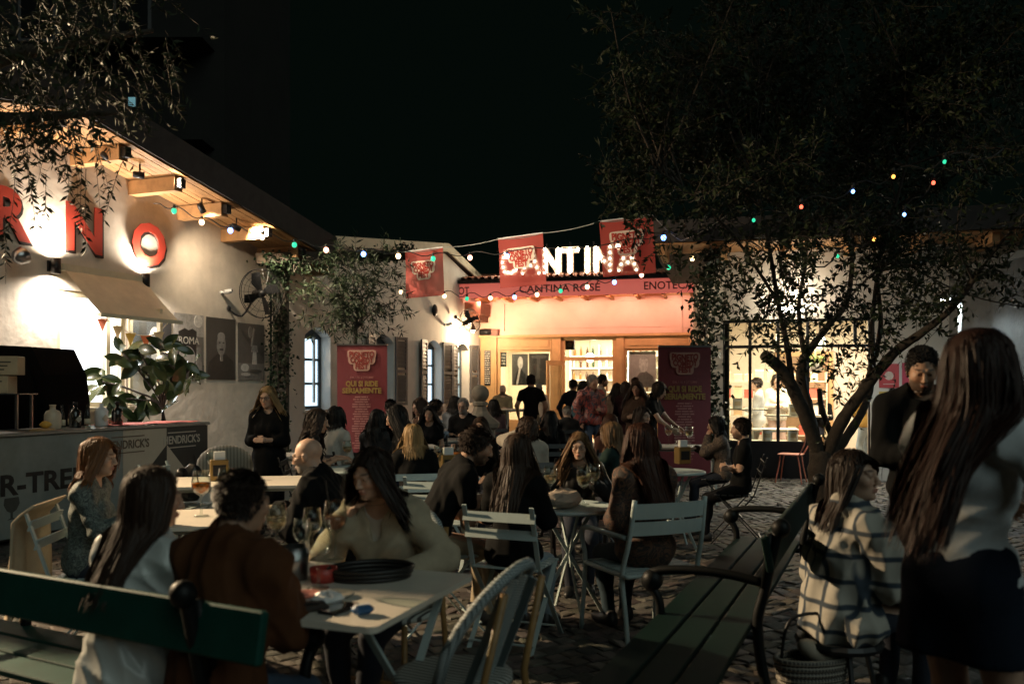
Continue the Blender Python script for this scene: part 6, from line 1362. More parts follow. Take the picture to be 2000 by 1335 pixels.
def metal_armchair(loc, rz, label):
    s = thing('metal_armchair', label, 'chair', loc, rz); m = PALE
    for sx in (-1, 1):
        x = sx * .26; B().tube(smooth_path([(x * .92, -.30, .86), (x * .96, -.255, .62), (x, -.20, .42), (x, -.235, .2), (x * 1.08, -.30, .0)], 4), .015, 8).build('rear_leg', m, s, True)
        B().tube(smooth_path([(x * .98, -.235, .64), (x * 1.06, -.05, .645), (x * 1.08, .2, .64), (x * 1.06, .245, .56), (x, .235, .42), (x * 1.04, .27, .0)], 4), .015, 8).build('front_leg', m, s, True)
    B().tube(smooth_path([(-.26, .235, .42), (-.26, -.2, .42), (-.2, -.245, .42), (.2, -.245, .42), (.26, -.2, .42), (.26, .235, .42)], 4), .014, 8).build('seat_rail', m, s, True)
    for k in range(6): B().span(-.245, .245, -.22 + k * .076, -.156 + k * .076, .428, .438).build('seat_slat', m, s)
    for z0, z1 in ((.655, .735), (.75, .84)):
        b_ = B(); n = 8; vs = []
        for i in range(n + 1):
            u = -1 + 2 * i / n; y = lambda z: -.255 - (z - .62) * .19 - .03 * (1 - u * u)
            vs += [(u * .24, y(z0), z0), (u * .24, y(z1), z1), (u * .24, y(z0) - .008, z0), (u * .24, y(z1) - .008, z1)]
        fs = []
        for i in range(n): a = 4 * i; fs += [(a, a + 4, a + 5, a + 1), (a + 2, a + 3, a + 7, a + 6), (a + 1, a + 5, a + 7, a + 3), (a, a + 2, a + 6, a + 4)]
        b_.add(vs, fs).build('back_slat', m, s)
    return s
def rect_table(c, rz, w, d, label, zt=.74, m=None):
    s = thing('folding_table', label, 'table', (c[0], c[1], 0), rz); B().slab(rrect(w, d, .03), zt - .022, zt).build('table_top', m or TOPW, s)
    for sx in (-1, 1):
        x = sx * (w / 2 - .1)
        for sy in (-1, 1): B().bar((x + sx * .015 * sy, -sy * d * .42, 0), (x + sx * .015 * sy, sy * d * .36, zt - .024), .012, .028, (1, 0, 0)).build('leg', PALE, s)
    for y in (-.36, .36): B().bar((-w / 2 + .12, y * d, .40 if False else zt - .045), (w / 2 - .12, y * d, zt - .045), .014, .02).build('rail', PALE, s)
    return s
def round_table(c, r, label, zt=.72, m=None):
    s = thing('bistro_table', label, 'table', (c[0], c[1], 0), random.uniform(0, 1)); B().lathe([(0, zt - .02), (r - .01, zt - .022), (r, zt - .015), (r, zt), (r - .012, zt + .006), (r - .02, zt), (0, zt)], 28).build('table_top', m or PALE, s, True)
    for k in range(4): a = k * PI / 2; B().bar((.8 * r * math.cos(a), .8 * r * math.sin(a), 0), (-.55 * r * math.cos(a), -.55 * r * math.sin(a), zt - .022), .01, .024).build('leg', PALE, s)
    return s
def bench(c, rz, L_, sups, label, GREENB=GREENB, b0=None):
    s = thing('park_bench', label, 'bench', (c[0], c[1], 0), rz)
    for k in range(3): B().span(-L_ / 2, L_ / 2, -.21 + k * .145, -.08 + k * .145, .43, .458, .005).build('seat_plank', GREENB, s)
    b0 = -L_ / 2 if b0 is None else b0; B().box(((b0 + L_ / 2) / 2, -.285, .775), (L_ / 2 - b0, .03, .155), Matrix.Rotation(rad(-10), 3, 'X'), .006).build('back_plank', GREENB, s)
    for x in sups:
        b_ = B(); b_.tube(smooth_path([(x, -.335, .885), (x, -.31, .82), (x, -.265, .60), (x, -.235, .45), (x, -.27, .2), (x, -.36, 0)], 4), .024, 8); b_.tube(smooth_path([(x, -.27, .64), (x, -.05, .67), (x, .2, .655), (x, .27, .60), (x, .22, .55), (x, .20, .45), (x, .25, .2), (x, .30, 0)], 4), .022, 8)
        b_.bar((x, -.24, .405), (x, .22, .405), .03, .03); b_.ball((x, .235, .61), .05, 10, 8); b_.ball((x, -.335, .885), .042, 10, 8); b_.bar((x, -.262, .62), (x, -.29, .86), .06, .02); b_.build('iron_support', IRON, s, True)
    return s
def wd(v, off): return (v[0] + off[0], v[1] + off[1])
n1 = (.463, .886); bench((-1.69 + .285 * n1[0], 2.965 + .285 * n1[1]), -math.atan2(.463, .886), 2.2, (.83, -.75), 'green plank bench with its back to the viewer at lower left')
n2 = (-.914, .406); bench((1.30 + .285 * n2[0], 4.13 + .285 * n2[1]), math.atan2(.914, .406), 3.6, (1.70, -.43), 'shade-darkened green park bench running away on the right of the yard', GREEN_SHADED, -.50)
# tables
rect_table((-.905, 3.30), rad(-19.9), 1.3, .82, 'large white folding table in the foreground with glasses and phone')
rect_table((-1.80, 4.98), rad(12), .62, .7, 'small white table holding the orange spritz before the drinks counter'); rect_table((-2.15, 6.9), rad(8), 1.35, .75, 'white folding table with a golden menu holder near the counter end')
round_table((.37, 5.58), .31, 'small round cafe table in the middle group of four'); round_table((-1.50, 8.15), .36, 'round tray table in front of the left red banner')
rect_table((2.22, 11.0), rad(-8), .95, .6, 'white table below the right red banner'); round_table((1.52, 7.9), .27, 'tiny round side table left of the person with folded arms')
rect_table((-.85, 12.4), rad(20), .6, .6, 'small pale table near the stone finial'); rect_table((-1.25, 11.0), rad(15), .55, .55, 'small pale table by the shutters in front of the black tee'); rect_table((-2.55, 9.6), rad(5), .6, .6, 'small table behind the person in the black sleeveless top'); round_table((-.55, 7.35), .28, 'small round table with gold holder beside the black polo')
rect_table((.1, 18.6), rad(-10), .6, .6, 'tall bar table before the left cantina window', 1.02); rect_table((4.75, 15.6), rad(-14), .9, .6, 'white counter table inside the shop')
# red metal chair by the shop apron
q = gnd(1545, 940); rc_ = thing('bentwire_chair', 'pink red wire chair standing alone before the black shop apron', 'chair', (q.x - .05, q.y - .15, 0), rad(60)); RW = mat('coral_wire', (.5, .16, .10), .4)
B().slab(rrect(.38, .36, .08), .44, .455).build('seat', RW, rc_)
for sx in (-1, 1):
    for sy in (-1, 1): B().tube(smooth_path([(sx * .15, sy * .13, .44), (sx * .13, sy * .16, .25), (sx * .19, sy * .2, 0)], 4), .010, 6).build('leg', RW, rc_, True)
B().tube(smooth_path([(-.17, -.16, .45), (-.2, -.24, .62), (-.16, -.26, .78), (0, -.27, .82), (.16, -.26, .78), (.2, -.24, .62), (.17, -.16, .45)], 5), .011, 6).build('back_hoop', RW, rc_, True)
# ================================================================ things on the tables
WGM = glassmat('wine_glass', (.92, .95, .93), .62); SPR = mat('spritz', (.75, .20, .015), .1, trans=.5, var=0, emit=(.9, .25, .02), es=.0); WHI = mat('white_wine', (.55, .42, .24), .1, trans=.75, var=0); ROS = mat('rose_wine', (.68, .28, .16), .1, trans=.5, var=0)
def wine_glass(loc, label, drink=None, k=1.0, straw=False):
    s = thing('wine_glass', label, 'glass', loc, random.uniform(0, 6), None, k)
    B().lathe([(0, .002), (.034, .002), (.034, .005), (.006, .010), (.0045, .09), (.012, .10), (.033, .115), (.043, .14), (.044, .165), (.036, .215), (.0355, .215), (.0425, .165), (.041, .142), (.031, .118), (.0, .104)], 18).build('bowl', WGM, s, True)
    if drink: B().lathe([(0, .106), (.030, .119), (.040, .142), (.0418, .158), (0, .158)], 16).build('drink', drink, s, True)
    if straw: B().tube([(.01, 0, .12), (.035, .01, .29)], .003, 5).build('straw', BLACKM, s)
    return s
def on(px, py, zt, dz=0): Y = (CZ - zt) * F / (py - HZ); return Vector(((px - 1000) / F * Y, Y, zt + .001 + dz))
wine_glass(on(393, 1008, .74), 'tall orange spritz glass on the small white table', SPR, 1.25, True); wine_glass(on(655, 1092, .74), 'rosé wine glass with dark straw before the beige jacket', ROS, 1.2, True); wine_glass(on(622, 1150, .74), 'empty stemmed glass with ice in the middle of the near table', None, 1.2); wine_glass(on(590, 1100, .74), 'water glass behind the ice bucket on the near table', None, .9)
wine_glass(on(1140, 985, .727), 'wine glass before the leather jacket, front of two', WHI, 1.15); wine_glass(on(1158, 975, .727), 'wine glass standing behind the front glass of two', WHI, 1.15)
wine_glass(on(1306, 868, .74), 'stemmed glass with fruit on the white table by the banner', ROS, 1.2); wine_glass(on(1346, 872, .74), 'pale wine glass at the right end of the banner table', WHI, 1.2); wine_glass(on(678, 906, .727), 'wine glass on the round tray table', WHI, 1.1); wine_glass(on(857, 925, .727), 'white wine glass on the small round table by the black polo', WHI, 1.15); wine_glass(on(893, 922, .727), 'orange spritz beside the person in the black polo', SPR, 1.15, True); wine_glass(on(552, 860, .74), 'wine glass on the far table left of the red banner', WHI, 1.2); wine_glass(on(415, 935, .74), 'empty glass beside the golden menu holder', None, 1.1)
def holder(p, label):
    s = thing('menu_holder', label, 'holder', p, .4); GM = mat('gold_tin', (.26, .17, .06), .4, metal=.7); B().span(-.07, .07, -.05, .05, 0, .17, .006).build('tin', GM, s); B().span(-.05, .05, -.052, -.0505, .04, .13).build('cutout', BLACKM, s); B().span(-.04, .045, -.02, .02, .16, .235).build('napkins', WHITEP, s)
holder(on(428, 938, .74), 'golden tin menu holder on the white table by the bar'); holder(on(875, 925, .727), 'gold napkin holder on the small round table'); holder(on(1333, 905, .727), 'gold holder on the tiny round side table')
def mug(p, r, h, m, label, name='tumbler', cat='cup'):
    s = thing(name, label, cat, p, 0); B().lathe([(0, 0), (r * .85, 0), (r, h), (r * .93, h), (r * .8, .006), (0, .006)], 16).build('cup', m, s, True); return s
mug(on(575, 1130, .74), .06, .13, STEEL, 'steel ice bucket on the near table', 'ice_bucket', 'bucket'); mug(on(632, 1135, .74), .055, .055, mat('red_tin', (.35, .04, .03), .4), 'red round tin on the near table', 'red_tin', 'tin'); mug(on(905, 850, .74), .04, .12, WHITEP, 'white paper cup on the table by the finial'); mug(on(540, 1120, .74), .04, .09, WGM, 'short tumbler at the left of the near table')
bs_ = thing('basket_tray', 'dark woven oval basket on the near white table', 'basket', on(725, 1128, .74), rad(15)); b_ = B()
for z, s_ in ((.009, .92), (.026, .97), (.042, 1.0)): b_.tube([(.165 * s_ * math.cos(a), .115 * s_ * math.sin(a), z) for a in np.linspace(0, 2 * PI, 32, endpoint=False)], .010, 6, closed=True)
b_.build('rim_coil', mat('dark_wicker', (.015, .013, .011), .5), bs_, True); B().slab([(.155 * math.cos(a), .105 * math.sin(a)) for a in np.linspace(0, 2 * PI, 28, endpoint=False)], .0, .012).build('base', MATS['dark_wicker'], bs_)
ph = thing('smartphone', 'black smartphone lying at the near table edge', 'phone', on(662, 1190, .74), rad(-25)); B().slab(rrect(.075, .15, .012), 0, .009).build('case', BLACKM, ph); B().slab(rrect(.068, .142, .01), .0092, .0098).build('screen', mat('phone_glass', (.01, .01, .012), .08, coat=1), ph)
lt = thing('tobacco_pouch', 'small blue pouch beside the smartphone', 'pouch', on(708, 1200, .74), .5); B().box((0, 0, .018), (.07, .05, .03), None, .01).build('pouch_body', mat('blue_pouch', (.02, .09, .22), .5), lt); B().box((.0, .0, .034), (.05, .018, .004)).build('flap', WHITEP, lt)
for px, py, r, lab, c in ((600, 1165, .05, 'pink paper coaster on the near table', (.5, .2, .16)), (660, 1165, .06, 'glass ashtray dish on the near table', (.25, .25, .22)), (700, 905, .15, 'round food tray on the tray table', (.10, .06, .03)), (1110, 985, .06, 'small dish on the middle cafe table', (.4, .3, .2)), (1330, 873, .05, 'small snack dish on the white banner table', (.2, .15, .08))):
    s = thing('dish', lab, 'dish', on(px, py, .74 if px < 690 or px > 1200 else .727), 0); B().lathe([(0, .002), (r * .8, .002), (r, .014), (r * .95, .016), (r * .75, .007), (0, .006)], 18).build('plate', mat('dish_%.2f_%.2f' % c[:2], c, .4), s, True)
nb = thing('paper_parcel', 'crumpled pale paper parcel on the middle cafe table', 'parcel', on(1098, 990, .727), .3); rr_ = np.random.default_rng(4); b_ = B(); b_.ball((0, 0, .05), (.13, .10, .06), 14, 8); b_.v = [(x * (1 + rr_.normal(0, .05)), y * (1 + rr_.normal(0, .05)), max(.0, z * (1 + rr_.normal(0, .08)))) for x, y, z in b_.v]; b_.build('paper', mat('parcel_paper', (.42, .34, .27), .8), nb)

for k, (px, py, d, kk_, lab) in enumerate(((540, 1085, WHI, 1.1, 'wine glass at the far left corner of the near table'), (610, 1085, None, 1.0, 'empty stemmed glass behind the tin on the near table'), (1075, 978, WHI, 1.1, 'half full wine glass at the left rim of the cafe table'), (1320, 866, None, 1.1, 'empty wine glass in the middle of the banner table'), (440, 985, WHI, 1.1, 'wine glass near the spritz on the small white table'))): wine_glass(on(px, py, .74 if px != 1075 else .727), lab, d, kk_)
np_ = thing('napkin', 'crumpled white paper napkin at the near table edge', 'napkin', on(640, 1178, .74), .3); b_ = B(); b_.ball((0, 0, .018), (.05, .04, .022), 10, 6); rr_ = np.random.default_rng(2); b_.v = [(x * (1 + rr_.normal(0, .18)), y * (1 + rr_.normal(0, .18)), max(.001, z * (1 + rr_.normal(0, .2)))) for x, y, z in b_.v]; b_.build('paper', WHITEP, np_)
wl_ = thing('wallet', 'dark leather wallet lying left of the smartphone', 'wallet', on(605, 1190, .74), .6); B().box((0, 0, .010), (.11, .085, .02), None, .006).build('leather', mat('wallet_leather', (.03, .02, .014), .6), wl_); B().box((0, 0, .022), (.10, .03, .003)).build('band', BLACKM, wl_)
# ================================================================ the guests
BLK = {'mat': mat('black_cotton', (.0045, .0048, .005), .9, spec=.15, var=.25)}
def tp(mname, col, rough=.8, **k): d = {"mat": mat(mname, col, rough, spec=.2, var=.18, vs=8)}; d.update(k); return d
BLKT = dict(BLK, sleeve=.26); BLKS = dict(BLK, sleeve=0.0)
BLUEJ = {'mat': mat('blue_jeans', (.035, .06, .10), .85, var=.25)}; PALEJ = {'mat': mat('pale_jeans', (.22, .28, .32), .85, var=.2)}; BEIGE = {'mat': mat('beige_trousers', (.30, .24, .16), .85, var=.15)}; DKTR = {'mat': mat('dark_trousers', (.006, .006, .007), .9, spec=.15)}
def seated(*a, chair='dark', clabel=None, coff=.05, crz=0, **k):
    r, i = person(*a, **k); rz = r.rotation_euler.z
    if chair:
        loc = r.location + Matrix.Rotation(rz, 3, 'Z') @ Vector((0, coff, 0))
        if chair in ('pale', 'dark'): folding_chair(loc, rz + rad(crz), chair, clabel)
        elif chair == 'rattan': rattan_chair(loc, rz + rad(crz), clabel)
        elif chair == 'arm': metal_armchair(loc, rz + rad(crz), clabel)
    return r, i
# --- foreground bench
satin = {'mat': mat('white_satin', (.56, .58, .55), .32, var=.05, sheen=.2), 'g': .026, 'wr': .026, 'wf': 13, 'boxy': 1, 'neck': .075, 'long': .10, 'name': 'satin_blouse'}
seated('person in a white satin blouse sitting on the near green bench', (300, 915), 2.98, face=-28, chair=None, seat=.46, lean=8, hyaw=-32, hpitch=4, hair=('brown', 'long', .44, .012, 1), top=satin, bottom=DKTR, hands=('lap', 'table'), sex='f', skin='light')
seated('person in a brown suede jacket seen from behind on the near bench', (476, 921), 2.86, face=-24, chair=None, seat=.46, lean=10, hyaw=-14, hpitch=6, sex='m', hair=('dark', 'crop', .022), top=tp('brown_suede', (.085, .032, .012), .85, g=.030, wr=.022, wf=14, collar=1, boxy=1, neck=.062, name='jacket'), bottom=BLUEJ, hands=('table', 'tablein'), skin='mid')
# --- left table
r3, i3 = seated('person in a grey lace top sitting in profile before the drinks counter', (193, 857), 4.75, face=-82, chair='pale', clabel='pale chair with a beige jacket draped over, at lower left', lean=4, hyaw=-6, hpitch=4, hair=('copper', 'bob', .27), top={'mat': patternmat('grey_lace', [(.10, .12, .11), (.04, .05, .05), (.16, .19, .17), (.06, .08, .07)], 26), 'g': .018}, hands=('lap', 'table'), skin='light')
seated('person with glasses in a black jacket turned towards the drinks counter', (598, 856), 5.05, face=78, chair='dark', clabel='dark folding chair under the person turned towards the drinks counter', lean=14, bend=4, hyaw=2, hpitch=10, sex='m', hair=('grey', 'bald', 0), beard='grey', glasses=True, top=dict(BLK, g=.030, collar=1, boxy=1, wr=.02, name='jacket'), hands=('table', 'tablein'), skin='light')
r5, i5 = seated('person in a beige jacket resting an arm on the near table', (722, 880), 3.80, face=158, chair='rattan', clabel='white woven rattan chair behind the beige jacket', lean=13, bend=5, hyaw=-12, hpitch=13, hair=('dark', 'long', .30, -.02), top=tp('beige_jacket', (.40, .335, .235), .8, g=.030, v=.20, wr=.026, wf=14, boxy=1, neck=.085, name='jacket', inner=mat('cream_blouse', (.55, .50, .42), .7)), hands=((-.22, .30, .80), (.16, .22, 1.03)), eh=(.6, .1, -.9), skin='light', seed=31)
# --- middle group
seated('person in a black polo and beige trousers leaning to the cafe table', (938, 836), 5.45, face=-68, chair='pale', clabel='pale folding chair under the person in the black polo', lean=24, bend=6, hyaw=-8, hpitch=16, sex='m', hair=('dark', 'short', .035), beard='dark', top=dict(BLKT, g=.016, collar=1), bottom=BEIGE, hands=('knee', 'tablein'), skin='mid')
seated('person in black with pale jeans seen from behind at the cafe table', (1012, 848), 5.08, face=-22, chair='pale', clabel='pale slatted folding chair in the middle, under the pale jeans', lean=6, hyaw=-5, hpitch=4, hair=('brown', 'long', .50, 0, 1), top=dict(BLK, g=.026, long=.12), bottom=PALEJ, hands=('table', 'tablein'), skin='light')
r8, i8 = seated('person with glasses in a black leather jacket facing the viewer', (1131, 845), 6.35, face=176, chair='dark', clabel='dark chair under the person in the black leather jacket', lean=14, bend=4, hyaw=-4, hpitch=6, hair=('darkblonde', 'long', .36, -.01), glasses=True, top=tp('black_leather', (.012, .012, .012), .35, g=.026, name='jacket'), hands=((-.14, .30, .98), (.34, .28, .92)), eh=(.6, -.2, -.9), skin='light')
seated('person in a dark floral dress seen from behind in the armchair', (1250, 828), 5.18, face=24, chair='arm', clabel='pale blue metal armchair under the dark floral dress', lean=4, hyaw=8, hpitch=4, hair=('auburn', 'long', .46, 0, 1), top={'mat': patternmat('dark_floral', [(.05, .022, .015), (.10, .05, .03), (.025, .02, .018), (.14, .07, .04)], 14), 'g': .024, 'long': .16, 'name': 'dress'}, bottom={'mat': mat('teal_denim', (.015, .035, .05), .85)}, hands=('lap', 'table'), skin='light', coff=.06)
# --- right foreground
plaid = stripemat('plaid_wool', (.40, .38, .33), (.035, .05, .07), 2.6, 'XZ', .9, .90)
r10, i10 = seated('person in a cream and blue checked jacket seated on the right', (1660, 883), 4.0, face=-74, chair=None, seat=.34, lean=6, hyaw=-58, hpitch=-6, hair=('dark', 'long', .26, .03, 1), top={'mat': plaid, 'g': .036, 'wr': .034, 'wf': 13, 'long': .10, 'boxy': 1, 'collar': 1, 'name': 'jacket'}, hands=('lap', 'knee'), skin='light')
person('person in a white tee and denim skirt standing at the right edge', (1916, 646), 2.72, face=-54, pose='stand', lean=0, side=4, hyaw=-22, hpitch=2, hair=('rust', 'long', .62, 0, 1), strands=4200, hk=lambda pa, O, Rh: pa + np.array([-.028, -.015, 0]) * np.clip((O[2] - .08 - pa[:, :, 2:3]) / .25, 0, 1), top=tp('white_tee', (.62, .66, .68), .8, sleeve=.26, g=.014, wr=.02, wf=15), bottom={'mat': mat('denim_skirt', (.008, .013, .024), .9, spec=.15, var=.2, bump=.2, bs=200), 'kind': 'skirt', 'len': .26}, hands=('waist', (.26, .16, 1.12)), eh=(.8, -.6, -.6), skin='light')
person('person in black standing behind the one in the denim skirt', (1803, 681), 4.9, face=168, pose='stand', hyaw=-6, hpitch=20, sex='m', hair=('black', 'crop', .02), beard='black', top=dict(BLK, g=.022), bottom=DKTR, hands=('waist', 'waist'), skin='mid')
# --- woman standing by the bar
person('person with glasses standing in a black dress beside the ivy pillar', (522, 755), 8.6, face=176, pose='stand', hyaw=-4, hpitch=6, hair=('blonde', 'long', .30, 0), glasses=True, top=dict(BLK, g=.024, sleeve=.75, long=.5, name='dress'), bottom=DKTR, hands=('waist', 'waist'), skin='light')
# --- round tray table
seated('person in a black sleeveless top in profile at the tray table', (622, 800), 8.35, face=-84, chair='dark', clabel='dark chair under the black sleeveless top', lean=8, hyaw=-4, hpitch=8, hair=('dark', 'curly', .40), top=BLKS, hands=('table', 'tablein'), skin='mid')
seated('person in a white shirt seen from behind by the left banner', (657, 795), 9.2, face=-25, chair='dark', clabel='dark chair under the person in the white shirt', lean=6, hair=('black', 'bob', .16), top=tp('white_shirt', (.5, .47, .41), .8, g=.022, wr=.014), hands=('table', 'lap'))
seated('person in a black v-neck looking down at the round tray table', (768, 793), 8.5, face=118, chair='dark', clabel='dark chair under the person looking down at the tray', lean=10, hyaw=-8, hpitch=20, hair=('black', 'long', .34), top=dict(BLK, v=.12), hands=('table', 'tablein'), skin='light')
seated('person in a black jacket seen from behind at the tray table', (806, 829), 7.25, face=12, chair='pale', clabel='pale folding chair under the black jacket at the tray table', lean=10, hyaw=10, hpitch=5, hair=('blonde', 'long', .26, 0), top=dict(BLK, g=.028, name='jacket'), hands=('table', 'table'), skin='light')
# --- guests along the shuttered wall
seated('person in a brown cardigan by the shutters, looking left', (817, 778), 12.2, face=125, chair='dark', clabel='dark chair under the brown cardigan', hpitch=14, hair=('brown', 'long', .28), top=tp('brown_cardigan', (.08, .045, .03), .85, v=.18), hands=('lap', 'lap'), skin='light')
seated('person in a black tee looking at the viewer beside the shutters', (838, 792), 11.6, face=176, chair='dark', clabel='dark chair under the black tee beside the shutters', hyaw=4, hair=('black', 'long', .30), top=BLKT, hands=('lap', 'table'), skin='mid')
seated('person in a light blue shirt seated near the shutters, turned right', (853, 781), 12.5, face=-62, chair='dark', clabel='dark chair under the light blue shirt', sex='m', lean=8, hair=('dark', 'short', .03), beard='dark', top=tp('light_blue_shirt', (.22, .27, .33), .8, g=.018), hands=('table', 'lap'))
seated('person in black mostly hidden at the left banner edge', (763, 781), 13.0, face=10, chair='dark', clabel='dark chair hidden behind the red banner', sex='m', hair=('black', 'short', .03), top=BLK, hands=('lap', 'lap'))
seated('person in a grey shirt seated near the last shutters', (889, 774), 14.6, face=-20, chair='dark', clabel='dark chair under the grey shirt near the shutters', hair=('black', 'bob', .2), top=tp('grey_shirt', (.14, .16, .18), .85), hands=('lap', 'table'))
seated('person with glasses in black seated left of the stone finial', (904, 778), 13.2, face=165, chair='dark', clabel='dark chair just left of the stone finial', sex='m', hair=('grey', 'crop', .02), glasses=True, beard='grey', top=BLK, hands=('table', 'lap'), skin='light')
seated('person in a mauve top half hidden behind the stone finial', (964, 780), 14.6, face=12, chair='dark', clabel='dark chair behind the stone finial', hair=('black', 'long', .25), top=tp('mauve_top', (.20, .12, .13), .85), hands=('table', 'lap'))
seated('person in black facing the viewer behind the black polo', (938, 815), 8.7, face=172, chair='dark', clabel='dark chair behind the person in the black polo', hair=('brown', 'long', .30), top=BLK, hands=('lap', 'table'), skin='light')
seated('person in a white knit seen from behind, one hand at the ear', (1030, 816), 8.2, face=14, chair='dark', clabel='dark chair under the white knit', hair=('brown', 'curly', .14), top=tp('white_knit', (.42, .38, .32), .85, g=.024), hands=('ear', 'lap'), skin='light')
# --- entrance crowd
person('person in a black t-shirt and beige trousers walking to the cantina door', (1037, 733), 17.0, face=4, pose='stand', sex='m', hair=('dark', 'short', .03), top=BLKT, bottom=BEIGE, hands=('down', 'down'), skin='mid')
person('person in an olive shirt behind the tall bar table', (982, 751), 19.3, face=190, pose='stand', sex='m', hair=('dark', 'bald', 0), beard='dark', top=tp('olive_check_shirt', (.22, .18, .11), .8), hands=('waist', 'waist'), skin='light')
person('person in a pale shirt at the cantina window', (1053, 748), 19.6, face=-30, pose='stand', sex='m', hair=('grey', 'fringe', .02), top=tp('pale_shirt', (.5, .42, .34), .8), hands=('waist', 'down'), skin='light')
jm = {'mat': patternmat('colour_block_nylon', [(.30, .05, .04), (.05, .03, .04), (.33, .10, .08), (.03, .10, .13)], 5, .5), 'g': .034, 'wr': .02, 'wf': 11, 'name': 'jacket'}
person('person in a red colour block jacket standing among the tables', (1158, 733), 15.0, face=205, pose='stand', sex='m', hyaw=10, hair=('grey', 'short', .03), top=jm, bottom=BLUEJ, hands=('waist', 'down'), skin='mid')
person('person in dark clothes close behind the red jacket', (1139, 744), 16.2, face=30, pose='stand', hair=('black', 'bob', .16), top=BLK, hands=('down', 'waist'))
person('person in a grey shirt in profile at the cantina door', (1178, 732), 18.2, face=-84, pose='stand', sex='m', hair=('dark', 'short', .035), beard='dark', top=tp('pale_grey_shirt', (.30, .29, .26), .8), bottom=DKTR, hands=('waist', 'waist'), skin='light')
person('person in a cream top waiting at the cantina door', (1205, 748), 17.2, face=-10, pose='stand', hair=('black', 'long', .42, 0), top=tp('cream_top', (.40, .32, .25), .8), hands=('waist', 'waist'))
person('person in black by the bright portrait in the window', (1240, 738), 19.4, face=8, pose='stand', sex='m', hair=('brown', 'short', .03), top=BLK, hands=('down', 'down'))
person('person in a long brown coat standing and looking down', (1243, 744), 13.2, face=150, pose='stand', hyaw=8, hpitch=14, hair=('brown', 'long', .46, 0), top=tp('brown_coat', (.07, .042, .028), .85, g=.03, long=.35, name='coat'), hands=('waist', 'waist'), skin='light')
person('person in a black tee reaching over the banner table', (1292, 747), 12.1, face=-118, pose='stand', lean=10, hpitch=22, hair=('brown', 'bob', .17), top=BLKT, bottom=BLUEJ, hands=((-.10, .44, 1.02), (.14, .42, 1.0)), skin='light')
seated('person in an olive top with hand at chin between the tables', (1254, 795), 9.9, face=-150, chair='dark', clabel='dark chair under the olive top', hyaw=14, hpitch=2, hair=('dark', 'bob', .22), top=tp('olive_top', (.06, .06, .04), .85), hands=('chin', 'lap'), skin='light')
seated('person in a brick red top seen from behind between the tables', (1192, 809), 9.4, face=8, chair='dark', clabel='dark chair under the brick red top', hair=('auburn', 'long', .34, 0), top=tp('brick_top', (.09, .04, .03), .85), hands=('lap', 'lap'))
seated('person in a dark green top turned left near the cafe table', (1194, 825), 7.7, face=48, chair='dark', clabel='dark chair under the dark green top', lean=6, hyaw=18, hair=('darkblonde', 'bob', .24), top=tp('bottle_green_top', (.012, .028, .026), .85), hands=('table', 'lap'), skin='light')
seated('person in a charcoal jacket seated near the cantina door', (1107, 793), 14.2, face=18, chair='dark', clabel='dark chair under the charcoal jacket', sex='m', hair=('grey', 'crop', .02), top=tp('charcoal_jacket', (.035, .035, .035), .85), bottom=tp('grey_trousers', (.16, .15, .13), .85), hands=('lap', 'lap'), skin='light')
seated('person in a brown floral blouse gesturing beside the right banner', (1398, 813), 9.7, face=82, chair='dark', clabel='dark chair under the brown floral blouse', lean=6, hair=('black', 'bob', .22), top={'mat': patternmat('brown_floral', [(.09, .06, .045), (.15, .11, .08), (.05, .035, .03), (.20, .15, .11)], 18), 'g': .022}, hands=('chin', 'table'), skin='light')
seated('person in a black t-shirt with folded arms right of the banner', (1446, 818), 8.3, face=78, chair='dark', clabel='dark folding chair under the person with folded arms', sex='m', lean=-4, hyaw=2, hpitch=4, hair=('dark', 'short', .045), beard='dark', top=BLKT, bottom=DKTR, hands=('cross', 'cross'), skin='light')
# --- a few more guests filling the middle of the yard
seated('person in black seen from behind in front of the cantina door', (1075, 803), 10.8, face=6, chair='dark', clabel='dark chair in front of the cantina door', hair=('black', 'long', .3, 0, 1), top=BLK, hands=('lap', 'table'))
seated('person in a dark grey top seen from behind right of the black v-neck', (738, 800), 9.4, face=-15, chair='dark', clabel='dark chair under the dark grey top', hair=('black', 'long', .28), top=tp('dark_grey_top', (.03, .03, .032), .85), hands=('table', 'lap'))
person('person in a dark shirt standing left of the red jacket', (1120, 742), 17.8, face=-30, pose='stand', sex='m', hair=('dark', 'short', .03), top=tp('navy_shirt', (.012, .015, .025), .85), hands=('down', 'waist'))
person('person in a dark plum dress standing left of the brown coat', (1222, 746), 15.2, face=-12, pose='stand', hair=('dark', 'bob', .2), top=tp('plum_dress', (.03, .012, .016), .85, long=.4, name='dress'), hands=('waist', 'waist'))
# --- inside the shop
person('person in a grey shirt and apron behind the shop glass', (1477, 738), 15.9, face=70, pose='stand', sex='m', hair=('dark', 'short', .03), top=tp('shop_grey_shirt', (.35, .35, .34), .8), bottom=tp('grey_apron', (.3, .29, .27), .8), hands=('waist', 'waist'), skin='light')
person('person in a white blouse and pink trousers behind the shop glass', (1518, 731), 16.3, face=170, pose='stand', hair=('dark', 'bob', .1), top=tp('white_blouse', (.62, .55, .46), .8, g=.02), bottom=tp('pink_trousers', (.42, .28, .22), .8), hands=('waist', 'waist'), skin='light')
person('person in dark clothes deep inside the shop', (1606, 766), 17.0, face=178, pose='stand', sex='m', hair=('brown', 'short', .03), beard='brown', top=BLK, hands=('waist', 'waist'), skin='light')
person('person in a mustard jacket and pale jeans at the shop doorway', (1690, 741), 14.9, face=20, pose='stand', sex='m', hair=('brown', 'short', .03), top=tp('mustard_jacket', (.34, .22, .06), .8, g=.028, name='jacket'), bottom=PALEJ, hands=('waist', 'waist'), skin='light')
